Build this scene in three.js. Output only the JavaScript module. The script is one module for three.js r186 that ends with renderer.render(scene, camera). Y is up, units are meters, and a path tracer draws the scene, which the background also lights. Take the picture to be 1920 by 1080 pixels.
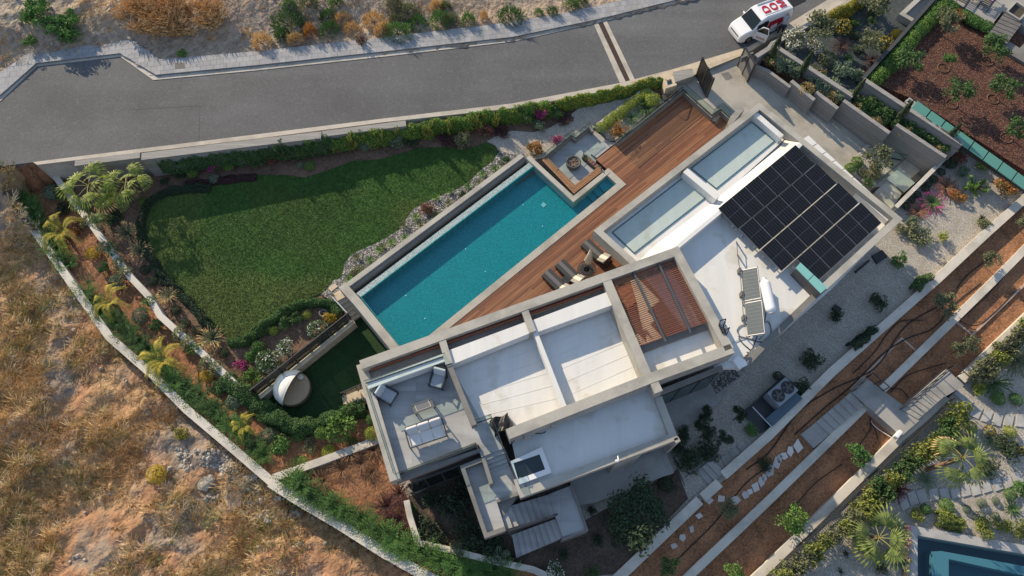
import * as THREE from 'three';
import { mergeGeometries } from 'three/addons/utils/BufferGeometryUtils.js';
import { RoundedBoxGeometry } from 'three/addons/geometries/RoundedBoxGeometry.js';
import { MarchingCubes } from 'three/addons/objects/MarchingCubes.js';

// ---------- camera, sky, sun, exposure ----------
const scene = new THREE.Scene();
const CAMY = 37.8, PITCH = 66.5 * Math.PI / 180, FPX = 1350;
const camera = new THREE.PerspectiveCamera(2 * Math.atan(540 / FPX) * 180 / Math.PI, 16 / 9, 0.5, 3000);
camera.position.set(0, CAMY, 0);
camera.lookAt(0, CAMY - Math.sin(PITCH), -Math.cos(PITCH));
const renderer = new THREE.WebGLRenderer({ antialias: true });
renderer.toneMapping = THREE.LinearToneMapping;
renderer.toneMappingExposure = 1.27;
renderer.shadowMap.enabled = true;
const SUN_AZ = 51 * Math.PI / 180, SUN_EL = 25.5 * Math.PI / 180;      // shadows run towards +x +z
const toSun = new THREE.Vector3(-Math.cos(SUN_AZ) * Math.cos(SUN_EL), Math.sin(SUN_EL), -Math.sin(SUN_AZ) * Math.cos(SUN_EL));
{ // clear evening sky: blue zenith, paler towards the horizon, a warm glow round the sun
  const W = 256, H = 128, d = new Float32Array(W * H * 4), v = new THREE.Vector3();
  for (let j = 0; j < H; j++) for (let i = 0; i < W; i++) {
    const el = ((j + .5) / H - .5) * Math.PI, az = ((i + .5) / W - .5) * 2 * Math.PI;
    v.set(Math.cos(el) * Math.cos(az), Math.sin(el), Math.cos(el) * Math.sin(az));
    const t = Math.max(0, v.y), c = Math.max(0, v.dot(toSun)), k = Math.pow(1 - t, 3);
    const g = Math.pow(c, 6) * .35 + Math.pow(c, 40) * .8;
    const o = (j * W + i) * 4, dim = v.y < 0 ? .35 : 1, S = .42;
    d[o] = S * dim * (.50 + .62 * k + g * 1.1); d[o + 1] = S * dim * (.74 + .40 * k + g * .85); d[o + 2] = S * dim * (1.15 + .10 * k + g * .5); d[o + 3] = 1;
  }
  const t = new THREE.DataTexture(d, W, H, THREE.RGBAFormat, THREE.FloatType);
  t.mapping = THREE.EquirectangularReflectionMapping; t.magFilter = t.minFilter = THREE.LinearFilter; t.needsUpdate = true;
  scene.background = t; scene.environment = t;
}
const sun = new THREE.DirectionalLight(new THREE.Color(1, .83, .60), 5);
sun.position.copy(toSun).multiplyScalar(120).add(new THREE.Vector3(0, 0, -18));
sun.target.position.set(0, 0, -18); sun.castShadow = true;
Object.assign(sun.shadow.camera, { left: -60, right: 60, top: 60, bottom: -60, near: 1, far: 300 });
sun.shadow.mapSize.set(4096, 4096); sun.shadow.radius = 1;
scene.add(sun, sun.target);

// ---------- helpers ----------
function rng(s) { return () => { s |= 0; s = s + 0x6D2B79F5 | 0; let t = Math.imul(s ^ s >>> 15, 1 | s); t = t + Math.imul(t ^ t >>> 7, 61 | t) ^ t; return ((t ^ t >>> 14) >>> 0) / 4294967296; }; }
const R = rng(7);
const rr = (a, b, r = R) => a + (b - a) * r();
const V = (x, y, z) => new THREE.Vector3(x, y, z);
const used = {};
function numbered(n) { const k = used[n] = (used[n] ?? -1) + 1; return k ? n + '_' + String(k).padStart(3, '0') : n; }
// a point of the photograph (1920 x 1080) on the level y = h of the place
const sP = Math.sin(PITCH), cP = Math.cos(PITCH);
function ray(px, py) { const x = (px - 960) / FPX, y = (540 - py) / FPX; return [x, -sP + y * cP, -cP - y * sP]; }
function P(px, py, h = 0) { const d = ray(px, py), t = (CAMY - h) / -d[1]; return V(d[0] * t, h, d[2] * t); }
const flat = h => ({ at: (px, py, up = 0) => { const p = P(px, py, h + up); p.y = h; return p; }, y: () => h });
function slope(p1, h1, p2, h2) { // a plane that falls from p1 to p2 and is level across
  const a = P(p1[0], p1[1], h1), b = P(p2[0], p2[1], h2), ux = b.x - a.x, uz = b.z - a.z, L = ux * ux + uz * uz, k = (h2 - h1) / L;
  const y = (x, z) => h1 + k * ((x - a.x) * ux + (z - a.z) * uz);
  return { y, at: (px, py, up = 0) => { let h = h1; for (let i = 0; i < 8; i++) { const p = P(px, py, h + up); h = y(p.x, p.z); } const p = P(px, py, h + up); p.y = h; return p; } };
}
function plane3(p1, h1, p2, h2, p3, h3) { const a = P(...p1, h1), n = P(...p2, h2).sub(a).cross(P(...p3, h3).sub(a)); const y = (x, z) => a.y - (n.x * (x - a.x) + n.z * (z - a.z)) / n.y;
  return { y, at: (px, py, up = 0) => { let h = h1; for (let i = 0; i < 14; i++) { const p = P(px, py, h + up); h = y(p.x, p.z); } const p = P(px, py, h + up); p.y = h; return p; } }; }
const tr = (list, lv) => { if (typeof lv === 'number') lv = flat(lv); return list.map(([a, b]) => { const p = lv.at(a, b); return [p.x, p.z]; }); };
const cen = poly => { let x = 0, z = 0; for (const p of poly) { x += p[0]; z += p[1]; } return [x / poly.length, z / poly.length]; };
function inside(poly, x, z) { let c = false; for (let i = 0, j = poly.length - 1; i < poly.length; j = i++) { const [xi, zi] = poly[i], [xj, zj] = poly[j]; if ((zi > z) !== (zj > z) && x < (xj - xi) * (z - zi) / (zj - zi) + xi) c = !c; } return c; }
function bounds(poly) { let a = 1e9, b = 1e9, c = -1e9, d = -1e9; for (const [x, z] of poly) { a = Math.min(a, x); b = Math.min(b, z); c = Math.max(c, x); d = Math.max(d, z); } return [a, b, c, d]; }
function geo(pos, uv, col) {
  const g = new THREE.BufferGeometry(); g.setAttribute('position', new THREE.Float32BufferAttribute(pos, 3)); g.setAttribute('uv', new THREE.Float32BufferAttribute(uv, 2));
  if (col) g.setAttribute('color', new THREE.Float32BufferAttribute(col, 3)); g.computeVertexNormals(); return g;
}
// solid with a traced outline: top at a height or on a level, sides down to bot
function slab(poly, top, bot = -7, holes = []) {
  const T = typeof top === 'function' ? top : () => top, B = typeof bot === 'function' ? bot : () => bot;
  const v2 = l => l.map(p => new THREE.Vector2(p[0], p[1]));
  let c = v2(poly), hs = holes.map(v2); if (THREE.ShapeUtils.area(c) < 0) c.reverse(); hs.forEach(h => { if (THREE.ShapeUtils.area(h) > 0) h.reverse(); });
  const all = [...c]; hs.forEach(h => all.push(...h));
  const pos = [], uv = [];
  for (const f of THREE.ShapeUtils.triangulateShape(c, hs)) {
    const [a, b, d] = [all[f[0]], all[f[2]], all[f[1]]];
    for (const q of [a, b, d]) { pos.push(q.x, T(q.x, q.y), q.y); uv.push(q.x, -q.y); }
  }
  for (const loop of [c, ...hs]) { let s = 0; for (let i = 0; i < loop.length; i++) {
    const a = loop[i], b = loop[(i + 1) % loop.length], L = a.distanceTo(b); if (L < 1e-5) continue;
    const A1 = T(a.x, a.y), B1 = T(b.x, b.y), A0 = B(a.x, a.y), B0 = B(b.x, b.y);
    pos.push(a.x, A1, a.y, b.x, B1, b.y, b.x, B0, b.y, a.x, A1, a.y, b.x, B0, b.y, a.x, A0, a.y);
    uv.push(s, A1, s + L, B1, s + L, B0, s, A1, s + L, B0, s, A0); s += L;
  } }
  return geo(pos, uv);
}
// a wall along a line of [x, z, yTop] points
function wallGeo(pts, w, bot = -7) {
  const n = pts.length, l = [], r = [];
  for (let i = 0; i < n; i++) {
    const a = pts[Math.max(0, i - 1)], b = pts[i], c = pts[Math.min(n - 1, i + 1)];
    const nrm = (p, q) => { const dx = q[0] - p[0], dz = q[1] - p[1], L = Math.hypot(dx, dz) || 1; return [dz / L, -dx / L]; };
    const n1 = i ? nrm(a, b) : nrm(b, c), n2 = i < n - 1 ? nrm(b, c) : n1; let mx = n1[0] + n2[0], mz = n1[1] + n2[1]; const L = Math.hypot(mx, mz); mx /= L; mz /= L;
    const k = w / 2 / Math.max(.4, mx * n1[0] + mz * n1[1]); l.push([b[0] + mx * k, b[1] + mz * k]); r.push([b[0] - mx * k, b[1] - mz * k]);
  }
  const gs = [], poly = [...l, ...r.slice().reverse()], hs = [...pts.map(p => p[2]), ...pts.map(p => p[2]).reverse()];
  const map = new Map(poly.map((p, i) => [p[0].toFixed(4) + p[1].toFixed(4), hs[i]]));
  return slab(poly, (x, z) => map.get(x.toFixed(4) + z.toFixed(4)) ?? hs[0], bot);
}
const wl = (list, h) => list.map(([a, b, hh]) => { const y = hh ?? h, p = P(a, b, y); return [p.x, p.z, y]; });
function bar(a, b, w, h = w) { // box from a to b, w across, h high
  const d = b.clone().sub(a), L = d.length(), g = new THREE.BoxGeometry(L, h, w);
  d.normalize(); const s = Math.abs(d.y) > .99 ? V(1, 0, 0) : V(0, 1, 0), z = d.clone().cross(s).normalize(), y = z.clone().cross(d);
  g.applyMatrix4(new THREE.Matrix4().makeBasis(d, y, z)); g.translate((a.x + b.x) / 2, (a.y + b.y) / 2, (a.z + b.z) / 2); return g;
}
function box(w, h, d, x = 0, y = 0, z = 0) { return new THREE.BoxGeometry(w, h, d).translate(x, y, z); }
function rbox(w, h, d, x = 0, y = 0, z = 0, r = .03, s = 2) { return new RoundedBoxGeometry(w, h, d, s, r).translate(x, y, z); }
function cyl(r1, r2, h, x = 0, y = 0, z = 0, n = 16) { return new THREE.CylinderGeometry(r1, r2, h, n).translate(x, y, z); }
function tube(pts, r, n = 24, k = 6, closed = false) { return new THREE.TubeGeometry(new THREE.CatmullRomCurve3(pts, closed), n, r, k, closed); }
function lathe(pts, n = 24) { return new THREE.LatheGeometry(pts.map(p => new THREE.Vector2(p[0], p[1])), n); }
function merge(gs) { return mergeGeometries(gs.map(g => { g = g.index ? g.toNonIndexed() : g; for (const k of Object.keys(g.attributes)) if (!['position', 'normal', 'uv'].includes(k)) g.deleteAttribute(k); return g; })); }
function clipHalf(poly, nx, nz, d) { const o = []; for (let i = 0; i < poly.length; i++) { const a = poly[i], b = poly[(i + 1) % poly.length], da = a[0] * nx + a[1] * nz - d, db = b[0] * nx + b[1] * nz - d; if (da >= 0) o.push(a); if ((da >= 0) !== (db >= 0)) { const t = da / (da - db); o.push([a[0] + (b[0] - a[0]) * t, a[1] + (b[1] - a[1]) * t]); } } return o; }
const areaOf = p => { let s = 0; for (let i = 0; i < p.length; i++) { const a = p[i], b = p[(i + 1) % p.length]; s += a[0] * b[1] - a[1] * b[0]; } return Math.abs(s / 2); };
const strip = (poly, ux, uz, a, b) => { let q = clipHalf(poly, ux, uz, a); q = q.length > 2 ? clipHalf(q, -ux, -uz, -b) : q; return q; };

// ---------- things, parts ----------
const baseOf = new WeakMap();
function meta(o, label, category, group) { o.userData = { label, category }; if (group) o.userData.group = group; return o; }
function thing(name, label, category, base = V(0, 0, 0), group) { const o = new THREE.Group(); o.name = numbered(name); o.position.copy(base); baseOf.set(o, base.clone()); scene.add(o); return meta(o, label, category, group); }
function shade(m) { m.castShadow = m.receiveShadow = true; return m; }
function part(name, g, mat, parent, label) { // g in world coordinates
  const b = baseOf.get(parent) ?? V(0, 0, 0); g = g.clone().translate(-b.x, -b.y, -b.z); const m = shade(new THREE.Mesh(g, mat)); m.name = name; baseOf.set(m, b); parent.add(m);
  if (label) m.userData.label = label; return m;
}
function local(name, g, mat, parent) { const m = shade(new THREE.Mesh(g, mat)); m.name = name; parent.add(m); return m; }
function solo(name, g, mat, label, category, group) { g.computeBoundingBox(); const c = g.boundingBox.getCenter(V()), b = V(c.x, g.boundingBox.min.y, c.z); const m = shade(new THREE.Mesh(g.clone().translate(-b.x, -b.y, -b.z), mat)); m.name = numbered(name); m.position.copy(b); baseOf.set(m, b); scene.add(m); return meta(m, label, category, group); }
function struct(name, g, mat) { const m = shade(new THREE.Mesh(g, mat)); m.name = numbered(name); m.userData.kind = 'structure'; baseOf.set(m, V(0, 0, 0)); scene.add(m); return m; }
function stuff(name, g, mat, label, category, mats, cols, parent) {
  const m = shade(new THREE.InstancedMesh(g, mat, mats.length)); mats.forEach((x, i) => m.setMatrixAt(i, x)); if (cols) cols.forEach((c, i) => m.setColorAt(i, c));
  m.name = numbered(name); (parent ?? scene).add(m); if (parent) { m.userData.kind = 'stuff'; return m; } meta(m, label, category); m.userData.kind = 'stuff'; return m;
}
function copyOf(o, pos, turn, label, group, s) { const c = o.clone(); c.name = numbered(o.name.replace(/_\d\d\d$/, '')); c.position.copy(pos); c.rotation.y = turn ?? o.rotation.y; if (s) c.scale.copy(s); c.userData = { ...o.userData }; if (label) c.userData.label = label; if (group) c.userData.group = group; scene.add(c); return c; }
const yaw = (a, b) => Math.atan2(-(b.z - a.z), b.x - a.x);           // turn that lays local +x along a -> b

// ---------- noise and textures ----------
function hash(x, y, s) { let h = Math.imul(x, 374761393) ^ Math.imul(y, 668265263) ^ Math.imul(s, 974711); h = Math.imul(h ^ h >>> 13, 1274126177); return ((h ^ h >>> 16) >>> 0) / 4294967296; }
function vn(x, y, per, s) { const xi = Math.floor(x), yi = Math.floor(y), fx = x - xi, fy = y - yi, u = fx * fx * (3 - 2 * fx), v = fy * fy * (3 - 2 * fy), m = a => per ? ((a % per) + per) % per : a;
  const a = hash(m(xi), m(yi), s), b = hash(m(xi + 1), m(yi), s), c = hash(m(xi), m(yi + 1), s), d = hash(m(xi + 1), m(yi + 1), s); return a + (b - a) * u + (c - a) * v + (a - b - c + d) * u * v; }
function fbm(x, y, per, oct, s = 1) { let t = 0, a = .5, n = 0; for (let i = 0; i < oct; i++) { t += a * vn(x, y, per, s + i * 17); n += a; a *= .5; x *= 2; y *= 2; per *= 2; } return t / n; }
const mix = (a, b, t) => a + (b - a) * t, mix3 = (a, b, t) => [mix(a[0], b[0], t), mix(a[1], b[1], t), mix(a[2], b[2], t)], sat = x => Math.min(1, Math.max(0, x)), ss = (a, b, x) => { x = sat((x - a) / (b - a)); return x * x * (3 - 2 * x); };
const enc = v => { v = sat(v); return 255 * (v <= .0031308 ? 12.92 * v : 1.055 * Math.pow(v, 1 / 2.4) - .055); };
function tex(n, metres, fn, data = false) { // fn(u, v) -> linear rgb (or one number when data)
  const d = new Uint8Array(n * n * 4);
  for (let j = 0; j < n; j++) for (let i = 0; i < n; i++) { const c = fn((i + .5) / n, (j + .5) / n), o = (j * n + i) * 4; if (data) d[o] = d[o + 1] = d[o + 2] = 255 * sat(c); else { d[o] = enc(c[0]); d[o + 1] = enc(c[1]); d[o + 2] = enc(c[2]); } d[o + 3] = 255; }
  const t = new THREE.DataTexture(d, n, n); t.wrapS = t.wrapT = THREE.RepeatWrapping; t.magFilter = THREE.LinearFilter; t.minFilter = THREE.LinearMipmapLinearFilter; t.generateMipmaps = true; t.repeat.set(1 / metres, 1 / metres);
  if (!data) t.colorSpace = THREE.SRGBColorSpace; t.needsUpdate = true; return t;
}
function mat(c, rough = .8, o = {}) { return new THREE.MeshStandardMaterial({ color: new THREE.Color().setRGB(...(Array.isArray(c) ? c : [c, c, c])), roughness: rough, side: THREE.DoubleSide, ...o }); }
function tmat(map, rough, o = {}) { return mat(1, rough, { map, ...o }); }
const pebble = (n, m, cell, tones, s, dark = .35) => { // stones: cellular pattern
  const f = (u, v) => { const x = u * cell, y = v * cell, xi = Math.floor(x), yi = Math.floor(y); let d1 = 9, d2 = 9, id = 0; for (let j = -1; j < 2; j++) for (let i = -1; i < 2; i++) { const a = ((xi + i) % cell + cell) % cell, b = ((yi + j) % cell + cell) % cell, px = xi + i + hash(a, b, s), py = yi + j + hash(a, b, s + 5), d = Math.hypot(px - x, py - y); if (d < d1) { d2 = d1; d1 = d; id = hash(a, b, s + 9); } else if (d < d2) d2 = d; } return [sat((d2 - d1) * 2.2), id]; };
  const col = tex(n, m, (u, v) => { const [e, id] = f(u, v), k = mix(dark, 1, e) * mix(.8, 1.1, fbm(u * 4, v * 4, 4, 3, s)); const t = tones[Math.floor(id * tones.length)]; return t.map(q => q * k); });
  const bump = tex(n, m, (u, v) => f(u, v)[0], true); return [col, bump];
};
const T = {};
T.concrete = tex(512, 3.1, (u, v) => { const a = fbm(u * 6, v * 6, 6, 5, 3), b = fbm(u * 60, v * 60, 60, 2, 8); const st = ss(.55, .8, fbm(u * 3, v * 3, 3, 5, 4)); const k = (.30 + .08 * (a - .5) + .05 * (b - .5)) * (1 - .2 * st); return [k * 1.03, k, k * .94]; });
T.boards = tex(512, 2.4, (u, v) => { const y = v * 16, r = Math.floor(y), e = ss(0, .09, y - r), a = fbm(u * 5 + r * 3.7, v * 40, 40, 4, 5), k = (.27 + .1 * (a - .5) + .05 * (hash(r, 3, 1) - .5)) * mix(.6, 1, e); return [k * 1.03, k, k * .95]; });
T.asphalt = tex(1024, 18, (u, v) => { const a = fbm(u * 5, v * 5, 5, 5, 11), b = fbm(u * 300, v * 300, 300, 1, 2), c = ss(.72, .8, fbm(u * 120, v * 120, 120, 1, 31)); const w = fbm(u * 2, v * 24, 24, 3, 35); const k = .112 + .06 * (a - .5) + .03 * (b - .5) + .02 * c * b + .03 * (w - .5); return [k * .97, k, k * 1.05]; });
T.roof = tex(1024, 8.3, (u, v) => { const a = fbm(u * 4, v * 4, 4, 5, 21), b = fbm(u * 30, v * 3, 0, 4, 23), st = ss(.62, .78, fbm(u * 9, v * 9, 9, 4, 25)); const k = .67 + .10 * (a - .5) + .10 * (b - .5) - .08 * st; return [k, k * (1 - .03 * st), k * (.97 - .09 * st)]; });
T.terrace = tex(1024, 4.8, (u, v) => { const g = Math.min(Math.abs(u * 4 % 1), Math.abs(v * 4 % 1)), l = ss(0, .02, g), a = fbm(u * 3 + v * 2, v * 14, 0, 5, 41), r = hash(Math.floor(u * 4), Math.floor(v * 4), 6); const k = (.33 + .22 * (a - .5) + .04 * (r - .5)) * mix(.72, 1, l); return [k * .99, k, k]; });
T.soil = tex(512, 4.2, (u, v) => { const a = fbm(u * 5, v * 5, 5, 5, 51), b = fbm(u * 70, v * 70, 70, 2, 53); const k = .6 + .6 * (a - .5) + .7 * (b - .5); return [.42 * k, .20 * k, .10 * k]; });
T.brown = tex(512, 4.7, (u, v) => { const a = fbm(u * 5, v * 5, 5, 5, 55), b = fbm(u * 70, v * 70, 70, 2, 57); const k = .6 + .6 * (a - .5) + .6 * (b - .5); return [.25 * k, .155 * k, .105 * k]; });
T.fine = tex(512, 1.9, (u, v) => fbm(u * 50, v * 50, 50, 3, 61), true);
T.rough = tex(512, 5, (u, v) => fbm(u * 24, v * 24, 24, 5, 63), true);
[T.white, T.whiteB] = pebble(1024, 2.6, 64, [[.74, .68, .59], [.62, .57, .49], [.8, .74, .65], [.52, .47, .41]], 71, .5);
[T.slate, T.slateB] = pebble(512, 2.2, 44, [[.075, .105, .11], [.055, .075, .08], [.11, .14, .14]], 73);
[T.mulch, T.mulchB] = pebble(1024, 3.6, 56, [[.16, .05, .03], [.11, .035, .022], [.24, .1, .06], [.07, .028, .02], [.3, .16, .1]], 77, .25);
[T.river, T.riverB] = pebble(512, 2.4, 26, [[.42, .41, .38], [.2, .2, .21], [.6, .58, .54], [.13, .13, .14]], 79, .25);
T.mosaic = tex(512, 2, (u, v) => { const x = u * 64, y = v * 64, i = Math.floor(x), j = Math.floor(y), k = .55 + .75 * hash(i, j, 5), g = Math.min(ss(0, .15, x - i), ss(0, .15, y - j)); return [.006 * k * g, .235 * k * (.4 + .6 * g), .265 * k * (.4 + .6 * g)]; });
T.pale = tex(256, 1, (u, v) => { const x = u * 40, y = v * 40, i = Math.floor(x), j = Math.floor(y), k = .3 + .9 * hash(i, j, 9); return [.42 * k, .52 * k, .52 * k]; });
T.lawn = tex(1024, 26, (u, v) => { const a = fbm(u * 9, v * 9, 9, 4, 81), b = fbm(u * 200, v * 200, 200, 2, 83), c = ss(.42, .66, fbm(u * 5, v * 5, 5, 3, 85)); const k = .55 + .5 * a + .9 * (b - .5); return [mix(.035, .072, c) * k, mix(.09, .102, c) * k, mix(.014, .022, c) * k]; });
T.turf = tex(512, 3, (u, v) => { const a = fbm(u * 4, v * 4, 4, 4, 91), b = fbm(u * 150, v * 150, 150, 2, 93); const k = .7 + .6 * (a - .5) + 1.1 * (b - .5); return [.016 * k, .06 * k, .012 * k]; });
T.wood = tex(512, 1.3, (u, v) => { const a = fbm(u * 4, v * 64, 0, 4, 101), b = fbm(u * 8, v * 200, 0, 2, 103); const k = .72 + .7 * (a - .5) + .4 * (b - .5); return [k, k, k]; });
T.paveT = tex(512, 3.3, (u, v) => { const a = fbm(u * 8, v * 8, 8, 5, 111), b = fbm(u * 90, v * 90, 90, 1, 113); const k = .36 + .14 * (a - .5) + .06 * (b - .5); return [k, k * .985, k * .95]; });
const M = {
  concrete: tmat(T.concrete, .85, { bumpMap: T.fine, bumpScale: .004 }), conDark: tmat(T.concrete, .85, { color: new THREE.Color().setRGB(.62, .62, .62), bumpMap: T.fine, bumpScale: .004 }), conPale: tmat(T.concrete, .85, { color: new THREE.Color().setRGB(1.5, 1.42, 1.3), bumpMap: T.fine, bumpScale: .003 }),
  boards: tmat(T.boards, .85, { bumpMap: T.boards, bumpScale: .006 }), asphalt: tmat(T.asphalt, .9, { bumpMap: T.fine, bumpScale: .006 }),
  roof: tmat(T.roof, .7, { bumpMap: T.fine, bumpScale: .002 }), beam: tmat(T.concrete, .8, { color: new THREE.Color().setRGB(1.25, 1.24, 1.17) }), terrace: tmat(T.terrace, .6),
  soil: tmat(T.soil, .95, { bumpMap: T.rough, bumpScale: .06 }), brown: tmat(T.brown, .95, { bumpMap: T.rough, bumpScale: .05 }),
  white: tmat(T.white, .9, { bumpMap: T.whiteB, bumpScale: .025 }), slate: tmat(T.slate, .8, { bumpMap: T.slateB, bumpScale: .02 }), mulch: tmat(T.mulch, .85, { bumpMap: T.mulchB, bumpScale: .03 }), river: tmat(T.river, .7, { bumpMap: T.riverB, bumpScale: .05 }),
  mosaic: tmat(T.mosaic, .35), pale: tmat(T.pale, .35), lawn: tmat(T.lawn, .95, { bumpMap: T.fine, bumpScale: .04, color: new THREE.Color().setRGB(1.25, 1.25, 1.25) }), turf: tmat(T.turf, .95, { bumpMap: T.fine, bumpScale: .03 }), pave: tmat(T.paveT, .85, { bumpMap: T.fine, bumpScale: .003 }),
  wood: [[.31, .13, .06], [.25, .1, .046], [.35, .16, .075], [.2, .08, .04]].map(c => tmat(T.wood, .55, { color: new THREE.Color().setRGB(...c) })),
  teak: [[.42, .22, .1], [.36, .18, .08]].map(c => tmat(T.wood, .55, { color: new THREE.Color().setRGB(...c) })),
  slat: [[.33, .11, .06], [.27, .09, .05]].map(c => tmat(T.wood, .5, { color: new THREE.Color().setRGB(...c) })),
  black: mat(.012, .45), dark: mat([.03, .032, .035], .5), grey: mat([.12, .12, .12], .6), steel: mat([.45, .46, .47], .35, { metalness: .8 }), whitePaint: mat(.75, .4), fabricG: mat([.36, .38, .4], .9), char: mat([.045, .047, .05], .9), mid: mat([.13, .13, .135], .9), cream: mat([.58, .53, .44], .9),
  glass: new THREE.MeshPhysicalMaterial({ color: new THREE.Color().setRGB(.86, .95, .93), roughness: .03, transmission: 1, thickness: 0, ior: 1.45 }),
  glassDark: new THREE.MeshPhysicalMaterial({ color: new THREE.Color().setRGB(.30, .33, .33), roughness: .05, transmission: 1, thickness: 0, ior: 1.45 }),
  window: mat([.012, .02, .022], .04, { metalness: .2 }), teal: mat([.085, .24, .20], .3),
  water: new THREE.MeshPhysicalMaterial({ color: new THREE.Color().setRGB(.72, .95, .98), roughness: .04, transmission: 1, thickness: 0, ior: 1.33, bumpMap: T.rough, bumpScale: .012 }),
  cap: tmat(T.concrete, .8, { color: new THREE.Color().setRGB(1.75, 1.68, 1.55) }), drive: tmat(T.concrete, .85, { color: new THREE.Color().setRGB(1.3, 1.25, 1.14), bumpMap: T.fine, bumpScale: .004 }),
  lime: tmat(T.paveT, .8, { color: new THREE.Color().setRGB(1.45, 1.22, .92) }), trunk: mat([.14, .09, .06], .95), hose: mat(.02, .5),
};
// ---------- levels of the place (metres above the pool deck) ----------
const L = {
  street: slope([1440, 80], .15, [60, 290], .8), garden: plane3([930, 290], -.55, [260, 320], -.8, [560, 600], -1.25), strip: flat(-1.3), turf: flat(-1.7),
  drive: slope([1350, 125], .12, [1640, 320], -.5), east: slope([1880, 350], -.1, [1200, 1060], -.85), sw: flat(-.75), tri: flat(-.9),
  se: flat(-.6), slateG: flat(1.0), mulchG: flat(1.15), planter: slope([1470, 110], .75, [1760, 280], .55), patio: flat(-.35),
};
// ---------- terrain: rough slope on the left, verge beyond the street ----------
const plot = tr([[30, 372], [225, 650], [520, 920], [830, 1100], [1200, 1200], [2400, 1300], [2400, -300], [1650, -60], [1404, 100], [62, 322]], -.6);
const streetIn = tr([[-200, 330], [-60, 240], [69, 125], [225, 107], [287, 151], [960, 79], [1290, 0], [1700, -120], [1900, -120], [1404, 95], [62, 310]], .5);
const TA = P(62, 303, .6), TB = P(1165, 154, .3), TD = V(TB.x - TA.x, 0, TB.z - TA.z).normalize();
function landY(x, z) {
  const s = (x - TA.x) * -TD.z + (z - TA.z) * TD.x;                 // metres below the street's lower edge
  const along = (x - TA.x) * TD.x + (z - TA.z) * TD.z;
  const up = .78 - along * .012, k = ss(-1, 7, s);
  let y = mix(up, -1.5, k) - .05 * Math.max(0, s - 5) * ss(4, -18, along);
  if (s < -7) y += .75 * ss(-7.4, -10.5, s) * ss(-20, -8, along + 10);
  const amp = s < 0 ? ss(-6.8, -12, s) : 1;
  y += (fbm(x * .22 + 40, z * .22 + 40, 4096, 4, 5) - .5) * 1.1 * amp + ((fbm(x * 1.1 + 90, z * 1.1 + 90, 4096, 4, 9) - .5) * .62 + (Math.abs(fbm(x * .8 + 12, z * 1.5 + 60, 4096, 3, 19) - .5) - .1) * .7) * Math.max(.25, amp);
  return y;
}
function landTop(x, z) { let y = landY(x, z); if (inside(plot, x, z)) y -= 4.5; else if (inside(streetIn, x, z)) y -= 1.2; return y; }
const dirtAt = (x, z) => ss(.40, .62, fbm(x * .28 + 11, z * .28 + 7, 4096, 4, 31));
{
  const xs = [], zs = []; for (let x = -46; x <= 46.01; x += .24) xs.push(x); for (let z = -48; z <= 4.01; z += .24) zs.push(z);
  for (const e of [60, 90, 150, 300, 700, 1500]) { xs.push(e); xs.unshift(-e); zs.push(e); zs.unshift(-e - 20); }
  const pos = [], uv = [], col = [], idx = [], nx = xs.length;
  for (const z of zs) for (const x of xs) {
    pos.push(x, landTop(x, z), z); uv.push(x, -z);
    const d = dirtAt(x, z), g = fbm(x * .5 + 3, z * .5 + 3, 4096, 3, 37), s = (x - TA.x) * -TD.z + (z - TA.z) * TD.x;
    let c = mix3([.36, .195, .105], [.42, .285, .155], d); c = mix3(c, [.28, .22, .17], ss(.52, .72, g));
    if (s < 0) c = mix3(c, [.36, .31, .25], .7); const sp = .75 + .5 * hash(Math.round(x * 9), Math.round(z * 9), 3); col.push(c[0] * sp, c[1] * sp, c[2] * sp);
  }
  for (let j = 0; j < zs.length - 1; j++) for (let i = 0; i < nx - 1; i++) { const a = j * nx + i; idx.push(a, a + nx, a + 1, a + 1, a + nx, a + nx + 1); }
  const g = geo(pos, uv, col); g.setIndex(idx); g.computeVertexNormals();
  T.grit = tex(512, 2.3, (u, v) => { const a = fbm(u * 60, v * 60, 60, 2, 121), b = fbm(u * 10, v * 10, 10, 4, 123); const k = .55 + .9 * (a - .5) + .9 * (b - .5) + .45; return [k, k, k]; });
  struct('terrain', g, mat(1, .95, { vertexColors: true, map: T.grit, bumpMap: T.rough, bumpScale: .12 }));
}
{ // worn soil slope from the end of the street down to the garden path
  const T_ = [[-70, 321, .75], [22, 309, .74], [66, 304.5, .72], [90, 302, .7]].map(q => P(...q)), B_ = [[-50, 352, -.7], [8, 352, -1.3], [62, 364, -1.3], [104, 346, -1.3]].map(q => P(...q)), pos = [], uv = [], N = 10, K = 10;
  const pt = (i, k) => { const f = i / N * 3, a = Math.min(2, Math.floor(f)), t = f - a, p = T_[a].clone().lerp(T_[a + 1], t).lerp(B_[a].clone().lerp(B_[a + 1], t), k / K); if (k > 0) p.y += (fbm(p.x * 2 + 9, p.z * 2 + 9, 4096, 3, 3) - .5) * .3; return p; };
  for (let i = 0; i < N; i++) for (let k = 0; k < K; k++) for (const q of [pt(i, k), pt(i, k + 1), pt(i + 1, k + 1), pt(i, k), pt(i + 1, k + 1), pt(i + 1, k)]) { pos.push(q.x, q.y, q.z); uv.push(q.x, -q.z); }
  struct('soil_slope', geo(pos, uv), M.soil); }
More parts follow.
